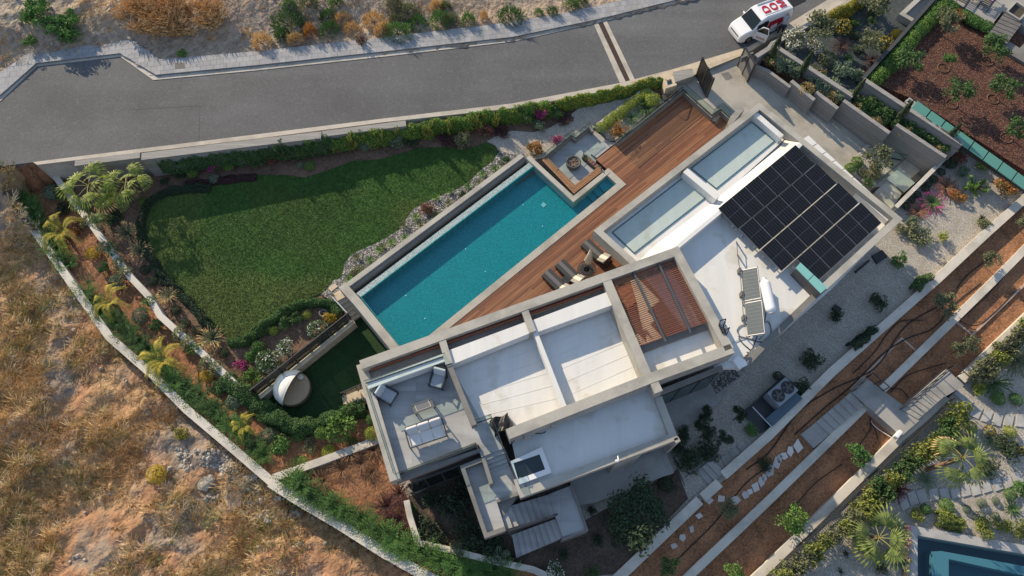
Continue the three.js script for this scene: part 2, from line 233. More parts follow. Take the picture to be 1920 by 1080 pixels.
// ---------- street, kerbs, pavements ----------
const streetPoly = [[-260, 345], [-180, 260], [0, 192], [69, 125], [225, 107], [287, 151], [480, 133], [720, 107], [960, 79], [1124, 42], [1290, 0], [1500, -64], [1700, -52], [1551, 0], [1482, 42], [1404, 87], [1260, 130], [1165, 155], [960, 194], [480, 252], [100, 299], [62, 304], [22, 309], [-70, 321]];
struct('street', slab(tr(streetPoly, L.street), L.street.y), M.asphalt);
const lift = (lv, d) => ({ at: (a, b) => { let p = lv.at(a, b, d); p.y += d; return p; }, y: (x, z) => lv.y(x, z) + d });
const kerbL = lift(L.street, .03), paveL = lift(L.street, .15), lowL = lift(L.street, .10);
function band(name, up, dn, lv, m, bot) { return struct(name, slab(tr([...up, ...dn.slice().reverse()], lv), lv.y, bot ?? -1), m); }
const kUp = [[-190, 240], [0, 178], [68, 118], [225, 99.5], [292, 140], [480, 122], [720, 96], [960, 69], [1120, 36], [1265, 0], [1480, -66]], kDn = [[-190, 256], [0, 190], [69, 124], [225, 106], [287, 150], [480, 132], [720, 106], [960, 78], [1124, 42], [1287, 0], [1500, -64]];
band('gutter', kUp, kDn, kerbL, M.conPale);
const pUp = [[-190, 205], [0, 136], [65, 90], [240, 70], [299, 111], [480, 96], [720, 70], [960, 41], [1060, 24], [1168, 0], [1340, -50]];
const upperPave = struct('pavement', slab(tr([...pUp, ...kUp.slice().reverse()], lift(L.street, .135)), lift(L.street, .135).y, -1), mat(.2, .9));
// paving slabs of the far pavement, each its own piece as far as they can be told apart
const pavePoly = tr([...pUp, ...kUp.slice().reverse()], paveL);
const paveMats = [[1, 1, 1.02], [.9, .9, .93], [1.1, 1.09, 1.08], [.96, .94, .92]].map(c => tmat(T.paveT, .85, { color: new THREE.Color().setRGB(...c.map((q, i) => q * [.84, .87, .93][i])), bumpMap: T.fine, bumpScale: .003 }));
function paving(name, poly, a, b, w, l, y, parent, mats, limit, th = .03, gap = .012, bond = .5) {
  const u = V(b.x - a.x, 0, b.z - a.z).normalize(), U = poly.map(p => p[0] * u.x + p[1] * u.z), W = poly.map(p => -p[0] * u.z + p[1] * u.x), list = [];
  for (let wv = Math.min(...W), k = 0; wv < Math.max(...W); wv += w, k++) { const s = strip(poly, -u.z, u.x, wv + gap / 2, wv + w - gap / 2); if (s.length < 3) continue;
    const su = s.map(p => p[0] * u.x + p[1] * u.z), off = (k % 2) * bond * l;
    for (let uv = Math.floor((Math.min(...su) - off) / l) * l + off; uv < Math.max(...su); uv += l) { const q = strip(s, u.x, u.z, uv + gap / 2, uv + l - gap / 2); if (q.length < 3 || areaOf(q) < .006) continue; list.push(q); } }
  const key = q => Math.hypot(cen(q)[0], cen(q)[1]); list.sort((p, q) => key(p) - key(q)); const rest = [];
  list.forEach((q, i) => { const dy = rr(-.004, .004), Y = (x, z) => y(x, z) + dy, g = slab(q, Y, (x, z) => y(x, z) - th); if (i < limit) { const m = part('paving_slab', g, mats[i * 7 % mats.length], parent); } else rest.push(g); });
  if (rest.length) { const m = part('paving_slabs', merge(rest), mats[0], parent); m.userData.kind = 'stuff'; }
  return list.length;
}
console.log('paving', paving('paving_slab', pavePoly, P(480, 110, .5), P(960, 55, .4), .42, .42, paveL.y, upperPave, paveMats, 300));
{ // drain cover in the far pavement
  const q = tr([[326, 118], [347, 117], [348, 128], [327, 129]], paveL), t = thing('drain_cover', 'dark rectangular metal cover set into the far pavement', 'drain cover', V(cen(q)[0], paveL.y(...cen(q)), cen(q)[1]));
  part('frame', slab(q, (x, z) => paveL.y(x, z) + .012, (x, z) => paveL.y(x, z) - .02), M.grey, t);
  const c = cen(q), q2 = q.map(p => [mix(c[0], p[0], .86), mix(c[1], p[1], .86)]); part('lid', slab(q2, (x, z) => paveL.y(x, z) + .018, (x, z) => paveL.y(x, z) - .01), mat([.06, .06, .07], .7), t);
}
for (const l of [[[246, 206], [375, 198]], [[375, 198], [373, 262]]]) { const a = L.street.at(...l[0]), b = L.street.at(...l[1]); a.y += .003; b.y += .003; struct('street_seam', bar(a, b, .03, .004), mat([.075, .075, .075], .9)); }
// near pavement with its kerb
const nUp = [[62, 304], [100, 299], [480, 252], [720, 222], [960, 194], [1165, 155], [1260, 130], [1404, 87], [1482, 42], [1551, 0], [1700, -52]], nDn = [[70, 309], [110, 304], [480, 260], [720, 229], [960, 203], [1165, 166], [1262, 148], [1300, 140], [1400, 96], [1445, 72], [1495, 55], [1590, 0], [1740, -60]];
const lowerPave = band('pavement', nUp, nDn, lowL, M.conPale, -3);
{ const poly = tr([[1180, 153], [1260, 131], [1404, 88], [1478, 48], [1490, 56], [1445, 72], [1402, 99], [1300, 141], [1262, 149], [1185, 163]], lift(L.street, .115)), lv = lift(L.street, .115);
  paving('paving_slab', poly, P(1260, 140, .2), P(1404, 92, .2), .5, 1.1, lv.y, lowerPave, [M.lime, tmat(T.paveT, .85, { color: new THREE.Color().setRGB(1.3, 1.12, .86) })], 200, .02); }
{ // drainage channel across the street
  const t = thing('street_drain', 'slotted iron drain across the street between two concrete strips', 'street drain', L.street.at(1155, 95));
  const lv = lift(L.street, .006), lv2 = lift(L.street, .01);
  part('concrete_strip', slab(tr([[1113, 44], [1121, 42], [1173, 153], [1162, 155]], lv), lv.y, -.3), M.conPale, t);
  part('concrete_strip', slab(tr([[1130, 40], [1137, 38], [1190, 148], [1182, 152]], lv), lv.y, -.3), M.conPale, t);
  const f = part('drain_channel', slab(tr([[1121, 42], [1130, 40], [1182, 152], [1173, 153]], L.street), (x, z) => L.street.y(x, z) + .002, -.3), mat([.05, .028, .02], .9), t);
  for (let i = 0; i < 12; i++) { const a = (i + .06) / 12, b = (i + .94) / 12, Q = (s, k) => { const l = [mix(1121.5, 1173.5, k), mix(42, 153, k)], r = [mix(1129.5, 1181.5, k), mix(40, 152, k)]; return [mix(l[0], r[0], s), mix(l[1], r[1], s)]; };
    const gs = []; for (const [s0, s1] of [[.05, .2], [.42, .58], [.8, .95]]) gs.push(slab(tr([Q(s0, a), Q(s1, a), Q(s1, b), Q(s0, b)], lv2), lv2.y, .0)); for (let k = 0; k < 5; k++) { const c = mix(a, b, k / 4.6), d = c + .008; gs.push(slab(tr([Q(.05, c), Q(.95, c), Q(.95, d), Q(.05, d)], lv2), (x, z) => lv2.y(x, z) - .003, .0)); }
    part('grate', merge(gs), mat([.08, .055, .045], .6, { metalness: .5 }), t); }
}
// ---------- garden grounds ----------
struct('garden_bed', slab(tr([[70, 300], [110, 312], [480, 262], [960, 205], [1250, 158], [1250, 190], [1130, 300], [1010, 320], [660, 555], [640, 590], [470, 742], [430, 722], [330, 625], [240, 505], [120, 350]], L.garden), L.garden.y), M.brown);
const lawnPx = [[935, 283], [928, 273], [913, 267], [895, 273], [874, 280], [830, 276], [786, 277], [745, 290], [710, 299], [660, 302], [613, 320], [572, 333], [535, 328], [480, 328], [430, 340], [390, 352], [333, 355], [300, 366], [278, 382], [267, 415], [272, 452], [292, 482], [305, 510], [333, 536], [375, 584], [400, 615], [430, 634], [460, 629], [508, 593], [551, 569], [575, 561], [602, 550], [641, 518], [646, 495], [660, 476], [710, 454], [747, 432], [762, 410], [774, 393], [800, 378], [835, 363], [860, 353], [880, 340], [905, 316], [925, 302]];
const lawnL = lift(L.garden, .05), lawnPoly = tr(lawnPx, lawnL);
struct('lawn', slab(lawnPoly, lawnL.y), M.lawn);
const rockL = slope([800, 420], -.3, [770, 400], -.62);
const rocksPx = [[602, 552], [641, 518], [646, 495], [660, 476], [710, 454], [747, 432], [762, 410], [774, 393], [800, 378], [835, 363], [860, 353], [880, 340], [905, 316], [925, 302], [935, 283], [975, 292], [975, 302], [655, 542], [640, 575]];
struct('river_gravel', slab(tr(rocksPx, lift(L.garden, .1)), lift(L.garden, .1).y), M.river);
const pathL = lift(L.garden, .07);
struct('gravel_path', slab(tr([[936, 284], [928, 272], [913, 265], [935, 252], [960, 245], [1000, 248], [1030, 240], [1062, 222], [1085, 203], [1150, 185], [1190, 172], [1215, 160], [1120, 236], [1100, 248], [1050, 275], [1022, 296], [975, 303]], pathL), pathL.y), M.white);
struct('garden_path', slab(tr([[20, 320], [62, 304], [130, 350], [255, 520], [345, 632], [428, 715], [465, 757], [510, 792], [556, 812], [600, 803], [640, 786], [690, 768], [712, 822], [512, 893], [225, 645], [0, 345], [-60, 290]], L.strip), L.strip.y), M.soil);
struct('soil_bed', slab(tr([[508, 893], [712, 822], [745, 905], [765, 935], [790, 1025], [1060, 1090], [1060, 1160], [900, 1150], [520, 918]], L.tri), L.tri.y), M.soil);
struct('lower_turf', slab(tr([[475, 742], [480, 738], [655, 590], [700, 588], [790, 660], [735, 730], [695, 765], [640, 795], [560, 825], [500, 805], [455, 760]], L.turf), L.turf.y), M.turf);
struct('gravel_ground', slab(tr([[1676, 393], [1775, 296], [1813, 271], [1915, 338], [1922, 372], [1160, 1085], [1060, 1100], [960, 1068], [840, 1040], [785, 1020], [765, 935], [745, 905], [800, 700], [1400, 480]], L.east), L.east.y), M.white);
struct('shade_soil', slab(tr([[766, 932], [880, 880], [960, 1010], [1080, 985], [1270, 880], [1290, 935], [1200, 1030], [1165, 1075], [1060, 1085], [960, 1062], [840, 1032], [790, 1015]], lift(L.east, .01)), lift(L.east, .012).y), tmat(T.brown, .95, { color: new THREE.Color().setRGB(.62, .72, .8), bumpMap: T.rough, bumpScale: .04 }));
// ---------- terraced beds on the right ----------
const bedL = [lift(L.east, -.12), lift(L.east, -.22), lift(L.east, -.3)];
struct('soil_bed', slab(tr([[1960, 340], [1970, 425], [1655, 730], [1620, 764], [1440, 940], [1240, 1140], [1120, 1130], [1165, 1085], [1440, 820]], bedL[0]), bedL[0].y), M.soil);
struct('soil_bed', slab(tr([[1970, 415], [1980, 555], [1803, 712], [1690, 818], [1440, 1062], [1340, 1160], [1220, 1150], [1440, 942], [1640, 745]], bedL[1]), bedL[1].y), M.soil);
const wH = .35; // wall tops above the east level
function eastWall(list, w, h, label, name = 'retaining_wall') { const pts = list.map(([a, b]) => { const p = L.east.at(a, b, h); return [p.x, p.z, p.y + h]; }); return solo(name, wallGeo(pts, w, -5), M.cap, label, 'wall'); }
eastWall([[1975, 325], [1850, 437], [1759, 522], [1559, 698], [1440, 818], [1357, 891]], .48, wH, 'long pale concrete wall between the white gravel and the first soil bed');
eastWall([[1349, 905], [1318, 933]], .5, wH - .14, 'short lower piece of wall beside the shaded garden steps');
eastWall([[1312, 938], [1163, 1080], [1090, 1150]], .5, wH + .02, 'pale concrete wall below the shaded garden, down to the bottom of the photo');
eastWall([[1975, 414], [1868, 522], [1655, 730]], .42, .12, 'middle concrete wall above the grey platform');
eastWall([[1621, 763], [1440, 940], [1285, 1087], [1220, 1150]], .42, .12, 'middle concrete wall below the grey platform');
eastWall([[1975, 548], [1803, 712]], .46, .2, 'outer concrete wall above the right steps');
eastWall([[1776, 745], [1690, 818], [1440, 1064], [1370, 1132]], .46, .2, 'outer concrete wall under the slatted fence, below the right steps');
function edging(list, label) { const pts = list.map(([a, b]) => { const p = L.east.at(a, b, -.1); return [p.x, p.z, p.y - .1]; }); solo('bed_edging', wallGeo(pts, .11, -2), mat([.42, .30, .23], .8), label, 'edging'); }
edging([[1595, 730], [1691, 634], [1716, 656]], 'thin pinkish edging in the first soil bed above the platform');
edging([[1793, 603], [1823, 628], [1975, 482]], 'thin pinkish edging in the second soil bed, right of the middle wall');
// ---------- neighbour's garden, lower right ----------
struct('gravel_ground', slab(tr([[2100, 430], [1975, 560], [1805, 716], [1780, 745], [1440, 1070], [1360, 1140], [1400, 1400], [2300, 1400], [2300, 430]], L.se), L.se.y, -7, [tr([[1712, 996], [1935, 1034], [2090, 1062], [2090, 1310], [1712, 1310]], L.se)]), M.white);
// ---------- street walls, garden walls ----------
{ const t = lift(L.street, .32);
  const w = (list, wd, label, h = .32) => { const pts = list.map(([a, b]) => { const p = L.street.at(a, b, h); return [p.x, p.z, p.y + h]; }); return solo('garden_wall', wallGeo(pts, wd, -4), M.boards, label, 'wall'); };
  w([[140, 306], [262, 291]], .38, 'lower end of the board-marked street wall above the palm clump', .22);
  w([[265, 293.5], [480, 267], [600, 253], [602, 253]], .5, 'tall board-marked concrete wall between street and lawn');
  w([[604, 251], [761, 231]], .42, 'low street wall behind the yellow-green hedge, beside the tall wall', .2);
}
const wallB = (list, h, w, label, bot = -5, m = M.cap) => solo('garden_wall', wallGeo(wl(list, h), w, bot), m, label, 'wall');
wallB([[86, 306], [128, 365], [167, 415], [205, 468], [244, 519], [278, 555], [300, 592], [333, 622], [369, 653], [433, 713], [452, 730]], -.55, .36, 'narrow rendered wall with creepers along the left side of the lawn');
wallB([[-70, 262], [0, 341], [70, 440], [145, 547], [205, 632], [285, 702], [350, 768], [420, 827], [490, 887], [514, 908]], -.75, .44, 'long outer boundary wall between the wild slope and the hedge row');
wallB([[507, 904], [560, 938], [640, 985], [720, 1036], [808, 1085], [960, 1150]], -.6, .52, 'lower outer boundary wall at the bottom of the photo');
wallB([[512, 896], [600, 865], [713, 823]], -.62, .4, 'wall across the corner bed running up to the roof terrace');
wallB([[762, 938], [768, 968], [784, 1018], [840, 1030], [925, 1052], [1000, 1068], [1060, 1095]], -.35, .3, 'thin low wall bending round the shaded garden');
{ // stepping slabs and steps down to the sunken turf
  const t = thing('garden_steps', 'cream stone steps from the lawn down to the sunken turf', 'steps', P(655, 560, -1.2));
  const S = (list, h) => slab(tr(list, h), h, -3); const a = [628, 556], b = [658, 541], c = [684, 586], d = [655, 606];
  for (let i = 0; i < 6; i++) { const q = k => [[mix(a[0], d[0], k), mix(a[1], d[1], k)], [mix(b[0], c[0], k), mix(b[1], c[1], k)]]; const [p0, p1] = q(i / 6), [p2, p3] = q((i + 1) / 6); part('step', S([p0, p1, p3, p2], -.72 - i * .155), M.lime, t); }
  const sp = struct('stepping_path', slab(tr([[612, 540], [630, 522], [646, 536], [630, 556]], lift(L.garden, .105)), lift(L.garden, .105).y, -1), M.river);
  for (const q of [[[615, 540], [627, 531], [633, 537], [621, 547]], [[625, 551], [640, 542], [646, 548], [632, 559]]]) part('stone', slab(tr(q, lift(L.garden, .14)), lift(L.garden, .14).y, -1), M.lime, sp);
  solo('handrail', merge([bar(P(623, 557, -.1), P(651, 587, -.35), .05, .05), bar(P(623, 557, -.1), P(623, 557, -.1).setY(-1.2), .04), bar(P(651, 587, -.35), P(651, 587, -.35).setY(-1.3), .04)]), M.whitePaint, 'white handrail beside the cream stone steps', 'handrail');
  const t2 = thing('garden_steps', 'cream steps under the terrace edge at the turf', 'steps', P(690, 740, -1.5));
  for (let i = 0; i < 7; i++) { const k0 = i / 7, k1 = (i + 1) / 7; part('step', S([[mix(641, 700, k0), mix(742, 723, k0)], [mix(641, 700, k1), mix(742, 723, k1)], [mix(645, 704, k1), mix(764, 745, k1)], [mix(645, 704, k0), mix(764, 745, k0)]], -1.66 + i * .16), M.lime, t2); }
  const rail = thing('stair_railing', 'dark metal railing beside the steps under the terrace', 'railing', P(660, 735, -1.6));
  const A = P(638, 737, -.75), B = P(684, 717, .3); part('panel', bar(A.clone().setY(-1.1), B.clone().setY(-.05), .02, .6), M.glassDark, rail); part('top_rail', bar(A, B, .06, .05), M.dark, rail); for (const p of [A, A.clone().lerp(B, .62), B]) part('post', bar(p, p.clone().setY(p.y - .95), .05), M.dark, rail);
}
{ // wall edge and railing along the turf
  const A = P(466, 740, -1.0), B = P(663, 598, -.9);
  solo('turf_edge_wall', wallGeo([[A.x + .55, A.z + .2, -1.0], [B.x, B.z + .1, -1.0]], .28, -4), M.lime, 'narrow pale wall top along the sunken turf', 'wall');
  const rl = thing('railing', 'dark railing of tinted panels between flower bed and sunken turf', 'railing', P(560, 670, -1));
  const a = A.clone().add(V(.35, 0, .05)).setY(-.98), b = B.clone().add(V(-.15, 0, -.05)).setY(-.98), n = 7;
  for (let i = 0; i < n; i++) { const p = a.clone().lerp(b, (i + .04) / n), q = a.clone().lerp(b, (i + .96) / n), up = h => v => v.clone().setY(v.y + h);
    part('panel', bar(up(.5)(p), up(.5)(q), .015, .78), M.glassDark, rl); part('top_rail', bar(up(.92)(p), up(.92)(q), .07, .05), M.dark, rl); part('bottom_rail', bar(up(.08)(p), up(.08)(q), .05, .04), M.dark, rl);
    for (const v of [p, q]) part('post', bar(v, up(.93)(v), .06), M.dark, rl); }
}
// ---------- pool ----------
{
  const inner = tr([[676, 556], [1002, 309], [1076, 374], [1138, 325], [1158, 343], [960, 503], [808, 627], [762, 664]], 0), t = thing('swimming_pool', 'long turquoise swimming pool beside the timber deck', 'pool', P(880, 480, 0));
  part('floor', slab(inner, -.68, -1.2), M.mosaic, t);
  const rim = (list, w, y0, y1, name, m) => part(name, wallGeo(wl(list, y1).map(p => [p[0], p[1], y1]), w, y0), m, t);
  // tiled walls stand round the floor
  const ip = inner; for (let i = 0; i < ip.length; i++) { const a = ip[i], b = ip[(i + 1) % ip.length]; part('pool_wall', bar(V(a[0], -.5, a[1]), V(b[0], -.5, b[1]), .06, .84), M.mosaic, t); }
  part('coping', wallGeo(wl([[1136, 318.5], [1165, 345], [960, 511], [806, 636], [758, 676]], .02), .42, -1.2), M.beam, t);
  part('coping', wallGeo(wl([[641, 534], [670, 566], [766, 684]], .02), .48, -4), M.beam, t);
  part('coping', wallGeo(wl([[990, 294], [1075, 373], [1141, 320]], .04), .30, -2), M.beam, t);
  part('weir', slab(tr([[668, 550], [996, 302], [1002, 309], [676, 557]], -.1), -.1, -2), M.pale, t);
  part('overflow_channel', slab(tr([[664, 547], [990, 297], [996, 302], [668, 551]], -.55), -.55, -2), M.dark, t);
  part('channel_wall', wallGeo(wl([[655, 540], [985, 294]], -.16), .36, -2), M.conDark, t); part('channel_wall', wallGeo(wl([[649, 536], [980, 290]], -.04), .3, -2), M.beam, t);
  for (let i = 0; i < 4; i++) { const k = .0 + i * .105, a = [mix(1118, 1074, i / 4), mix(343, 378, i / 4)], b = [mix(1133, 1090, i / 4), mix(360, 397, i / 4)]; part('pool_step', slab(tr([a, [1140, 323], [1160, 343], b], -.3 - i * .14), -.3 - i * .14, -1.1), M.mosaic, t); }
  const w = part('water', slab(inner, -.1, -.1), M.water, t);
  w.geometry = geo([], []); { const c = inner.map(p => new THREE.Vector2(...p)); if (THREE.ShapeUtils.area(c) < 0) c.reverse(); const pos = [], uv = []; for (const f of THREE.ShapeUtils.triangulateShape(c, [])) for (const i of [f[0], f[2], f[1]]) { pos.push(c[i].x - t.position.x, -.1 - t.position.y, c[i].y - t.position.z); uv.push(c[i].x, -c[i].y); } w.geometry = geo(pos, uv); }
  for (const [a, b] of [[873, 467], [981, 384], [1017, 424], [761, 554], [910, 597 - 88], [797, 597]]) part('pool_light', cyl(.032, .032, .02, 0, 0, 0).translate(...P(a, b, -.67).toArray()), M.whitePaint, t);
  part('drain_plate', slab(tr([[1014, 384], [1019, 379], [1025, 384], [1019, 389]], -.66), -.66, -.7), mat([.25, .45, .45], .5), t);
}
// ---------- timber deck: every board a piece ----------
const deckDir = [P(960, 513, 0), P(1170, 346, 0)];
{
  const poly = tr([[1171, 348], [1118, 299], [1156, 270], [1281, 176], [1333, 223], [1351, 211], [1368, 227], [1425, 278], [1250, 430], [1250, 520], [1150, 600], [830, 700], [778, 668], [965, 514]], 0);
  const t = struct('timber_deck', slab(poly, -.035, -2), mat([.02, .012, .008], .9)); const [a, b] = deckDir, u = V(b.x - a.x, 0, b.z - a.z).normalize(), w = .142, gap = .009;
  const W = poly.map(p => -p[0] * u.z + p[1] * u.x); let n = 0;
  for (let wv = Math.min(...W); wv < Math.max(...W); wv += w) { const s = strip(poly, -u.z, u.x, wv + gap / 2, wv + w - gap / 2); if (s.length < 3 || areaOf(s) < .02) continue; const U = s.map(p => p[0] * u.x + p[1] * u.z), u1 = Math.max(...U); let p = Math.min(...U), q = p + rr(1.5, 5.2);
    while (p < u1) { if (u1 - q < 1.3) q = u1 + .01; const c = strip(s, u.x, u.z, p + .002, q - .002); if (c.length > 2 && areaOf(c) > .01) { const g = slab(c, rr(-.002, .002), -.034), uvA = g.attributes.uv, ps = g.attributes.position, o = rr(0, 9); for (let i = 0; i < ps.count; i++) { const x = ps.getX(i), z = ps.getZ(i); uvA.setXY(i, (x * u.x + z * u.z) * .35 + o, (-x * u.z + z * u.x) + o); } part('deck_board', g, M.wood[Math.floor(R() * 4)], t); n++; } p = q; q = p + 5.2; } }
  console.log('boards', n);
}
// ---------- fire-pit patio, planter, driveway ----------
struct('patio', slab(tr([[1018, 298], [1071, 256], [1078, 263], [1106, 241], [1152, 268], [1119, 297], [1133, 320], [1077, 366]], L.patio), -.35, -2), M.terrace);
solo('patio_step', slab(tr([[1117, 276], [1132, 264], [1154, 268], [1119, 296], [1108, 288]], -.17), -.17, -1), M.terrace, 'pale stone step up from the sunken patio to the deck', 'step');
{ const a = thing('bench', 'L-shaped slatted wooden bench round the fire bowl patio', 'bench', P(1077, 350, -.35)), N = 4;
  const o = [[1016, 300], [1076, 363], [1131, 320]], i2 = [[1026, 294], [1078, 346], [1121, 313]];
  for (let k = 0; k < N; k++) { const f = (s, j) => [mix(o[j][0], i2[j][0], s), mix(o[j][1], i2[j][1], s)], s0 = k / N + .02, s1 = (k + 1) / N - .02; part('slat', slab(tr([f(s0, 0), f(s0, 1), f(s1, 1), f(s1, 0)], .04), .04, 0), M.teak[k % 2], a); part('slat', slab(tr([f(s0, 1), f(s0, 2), f(s1, 2), f(s1, 1)], .04), .04, 0), M.teak[(k + 1) % 2], a); }
  part('base', slab(tr([[1018, 300], [1076, 361], [1129, 319], [1122, 315], [1078, 349], [1026, 297]], -.02), -.005, -1), M.conDark, a); }
const glassRail = (name, label, pts, h, cat = 'glass railing', cap) => { const t = thing(name, label, cat, pts[0].clone()); for (let i = 0; i < pts.length - 1; i++) { const a = pts[i], b = pts[i + 1], n = Math.max(1, Math.round(a.distanceTo(b) / 1.8)); for (let k = 0; k < n; k++) { const p = a.clone().lerp(b, (k + .006) / n), q = a.clone().lerp(b, (k + .994) / n); part('pane', bar(p.clone().setY(p.y + h / 2), q.clone().setY(q.y + h / 2), .016, h), M.glass, t); } part('top_rail', bar(a.clone().setY(a.y + h + .012), b.clone().setY(b.y + h + .012), .025, .02), M.dark, t); part('base_channel', bar(a.clone().setY(a.y + .03), b.clone().setY(b.y + .03), .05, .06), M.dark, t); } return t; };
{ const pw = wl([[1020, 297], [1071, 254], [1079, 260], [1105, 239], [1112, 246]], .05); solo('patio_wall', wallGeo(pw, .16, -2), M.conDark, 'low grey wall edging the upper side of the fire bowl patio', 'wall');
  glassRail('glass_railing', 'glass panels with black rail on the patio wall beside the gravel path', pw.slice(0, 4).map(p => V(p[0], .05, p[1])), .55);
  const g = solo('planter_bed', slab(tr([[1126, 237], [1212, 168], [1240, 191], [1160, 262], [1144, 262]], -.1), -.1, -2), M.white, 'raised white gravel planter of the lime shrubs beside the deck', 'planter');
  solo('planter_wall', wallGeo(wl([[1119, 236], [1212, 165], [1242, 193]], .12), .3, -2.5), M.beam, 'concrete wall round the point of the lime shrub planter', 'wall');
  const pd = wl([[1156, 268], [1281, 169], [1334, 217], [1351, 205], [1368, 221]], .38); solo('deck_parapet', wallGeo(pd, .2, -2), M.conDark, 'grey parapet round the upper end of the timber deck', 'wall');
  glassRail('glass_railing', 'glass railing on the parapet at the upper end of the deck', wl([[1156, 268], [1281, 169], [1334, 217], [1351, 205], [1368, 221]], .38).map(p => V(p[0], .38, p[1])), .6);
  glassRail('glass_railing', 'short glass railing at the step between patio and lime shrub planter', [P(1113, 240, .1), P(1138, 263, .1)], .5);
}
struct('driveway', slab(tr([[1250, 160], [1300, 141], [1402, 97], [1440, 118], [1475, 162], [1530, 195], [1575, 215], [1640, 262], [1760, 290], [1690, 350], [1600, 350], [1440, 330], [1380, 250], [1335, 225], [1285, 175]], L.drive), L.drive.y, -2), M.drive);
{ // joints of the driveway slab
  for (const [a, b] of [[[1445, 130], [1470, 175]]]) { } }
// ---------- the house: right wing (A) ----------
const house = thing('modern_house', 'white flat-roofed modern villa in two angled wings beside the pool', 'house', P(1250, 560, 0));
const PT = (x, y, h) => P(x, y, h);
const rp = (name, list, top, bot, m, holes = [], lab) => part(name, slab(tr(list, top), top, bot, holes.map(h => tr(h, top))), m, house, lab);
{
  const HA = 3.42;
  // walls under the roof
  part('wall', slab(tr([[1160, 440], [1420, 225], [1650, 405], [1400, 650], [1260, 520]], 2.3), 2.3, -1), M.beam, house);
  rp('roof_slab', [[1117, 434], [1424, 195], [1688, 411], [1561, 540], [1392, 690], [1340, 690], [1200, 500]], 2.6, 2.3, M.roof);
  const outer = [[1115, 432], [1425, 193], [1692, 410], [1548, 541], [1430, 655], [1391, 692], [1330, 690]];
  // parapets
  const par = (list, w, h, name = 'parapet', m = M.beam, bot = 2.55) => part(name, wallGeo(wl(list, h), w, bot), m, house);
  par([[1200, 503], [1122, 433], [1424, 199], [1684, 410], [1545, 538]], .36, HA);
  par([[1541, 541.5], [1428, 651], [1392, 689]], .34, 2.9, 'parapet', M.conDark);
  // main roof floor, raised beam between recess and main roof
  rp('basin_floor', [[1122, 434], [1424, 200], [1470, 262], [1345, 375], [1190, 500]], 2.8, 2.5, M.roof);
  rp('roof_floor', [[1248, 475], [1352, 388], [1480, 284], [1500, 262], [1678, 405], [1545, 530], [1390, 682], [1310, 660]], 2.7, 2.5, M.roof);
  { // sloping white fillet on the recess side of the beam
    const a = wl([[1190, 497], [1226, 462], [1345, 372], [1462, 276], [1472, 262]], 2.8), b = wl([[1222, 500], [1256, 470], [1354, 389], [1481, 284], [1503, 264]], 3.4), pos = [], uv = [];
    for (let i = 0; i < a.length - 1; i++) for (const q of [a[i], b[i], b[i + 1], a[i], b[i + 1], a[i + 1]]) { pos.push(q[0], q[2], q[1]); uv.push(q[0], -q[1]); }
    part('roof_fillet', geo(pos, uv), M.roof, house); par([[1228, 499], [1259, 472], [1357, 391], [1484, 286], [1506, 266]], .22, 3.4, 'roof_beam', M.roof, 2.5); }
  { // cross kerb between the two basins
    const c = wl([[1285, 319], [1346, 370]], 3.4); part('roof_kerb', wallGeo(c, .38, 2.6), M.roof, house); }
  par([[1413, 210], [1466, 256]], .34, 3.3, 'roof_kerb', M.roof, 2.6);
  // right strip between panels and parapet, made of coated slabs
  const st = tr([[1503, 272], [1480, 248], [1440, 215], [1432, 209], [1446, 210], [1676, 402], [1664, 414]], 3.1);
  part('roof_walkway', slab(st, 3.1, 2.6), M.roof, house);
  for (let i = 0; i < 9; i++) { const k = i / 9, a = [mix(1503, 1652, k), mix(262, 398, k)], b = [mix(1516, 1670, k), mix(254, 396, k)]; const k2 = (i + .93) / 9, c = [mix(1516, 1670, k2), mix(254, 396, k2)], d = [mix(1503, 1652, k2), mix(262, 398, k2)]; part('roof_slab', slab(tr([a, b, c, d], 3.115), 3.115, 2.9), M.roof, house); }
  // shallow water standing in the two basins
  const mw = mat([.20, .30, .31], .12), mh = mat([.025, .11, .14], .5);
  for (const [q, lab] of [[[[1148, 436], [1283, 332], [1324, 370], [1189, 475]], 'near'], [[[1296, 316], [1409, 229], [1452, 265], [1343, 354]], 'far']]) {
    const p = tr(q, 2.82), c = cen(p), k = (s) => p.map(v => [mix(c[0], v[0], s), mix(c[1], v[1], s)]);
    const t = thing('roof_basin', `shallow blue-green rooftop basin with a dark teal edge, ${lab === 'near' ? 'nearer to the sun loungers' : 'nearer to the driveway'}`, 'roof basin', V(c[0], 2.75, c[1]));
    const rim = wallGeo([...p, p[0]].map(v => [v[0], v[1], 2.845]), .06, 2.75); part('edge', rim, mh, t);
    part('film', slab(k(.985), 2.835, 2.75), tmat(T.roof, .1, { color: new THREE.Color().setRGB(.66, .76, .74) }), t);
    for (let j = 1; j < 7; j++) { const s = j / 7, a = [mix(p[0][0], p[1][0], s), mix(p[0][1], p[1][1], s)], b = [mix(p[3][0], p[2][0], s), mix(p[3][1], p[2][1], s)]; part('joint', bar(V(a[0], 2.833, a[1]), V(b[0], 2.833, b[1]), .02, .008), mat([.42, .5, .5], .4), t); }
  }
  for (const [a, b] of [[1332, 385], [1349, 379], [1303, 444], [1469, 242]]) part('roof_outlet', cyl(.05, .05, .03).translate(...P(a, b, 2.75).toArray()), M.black, house);
}
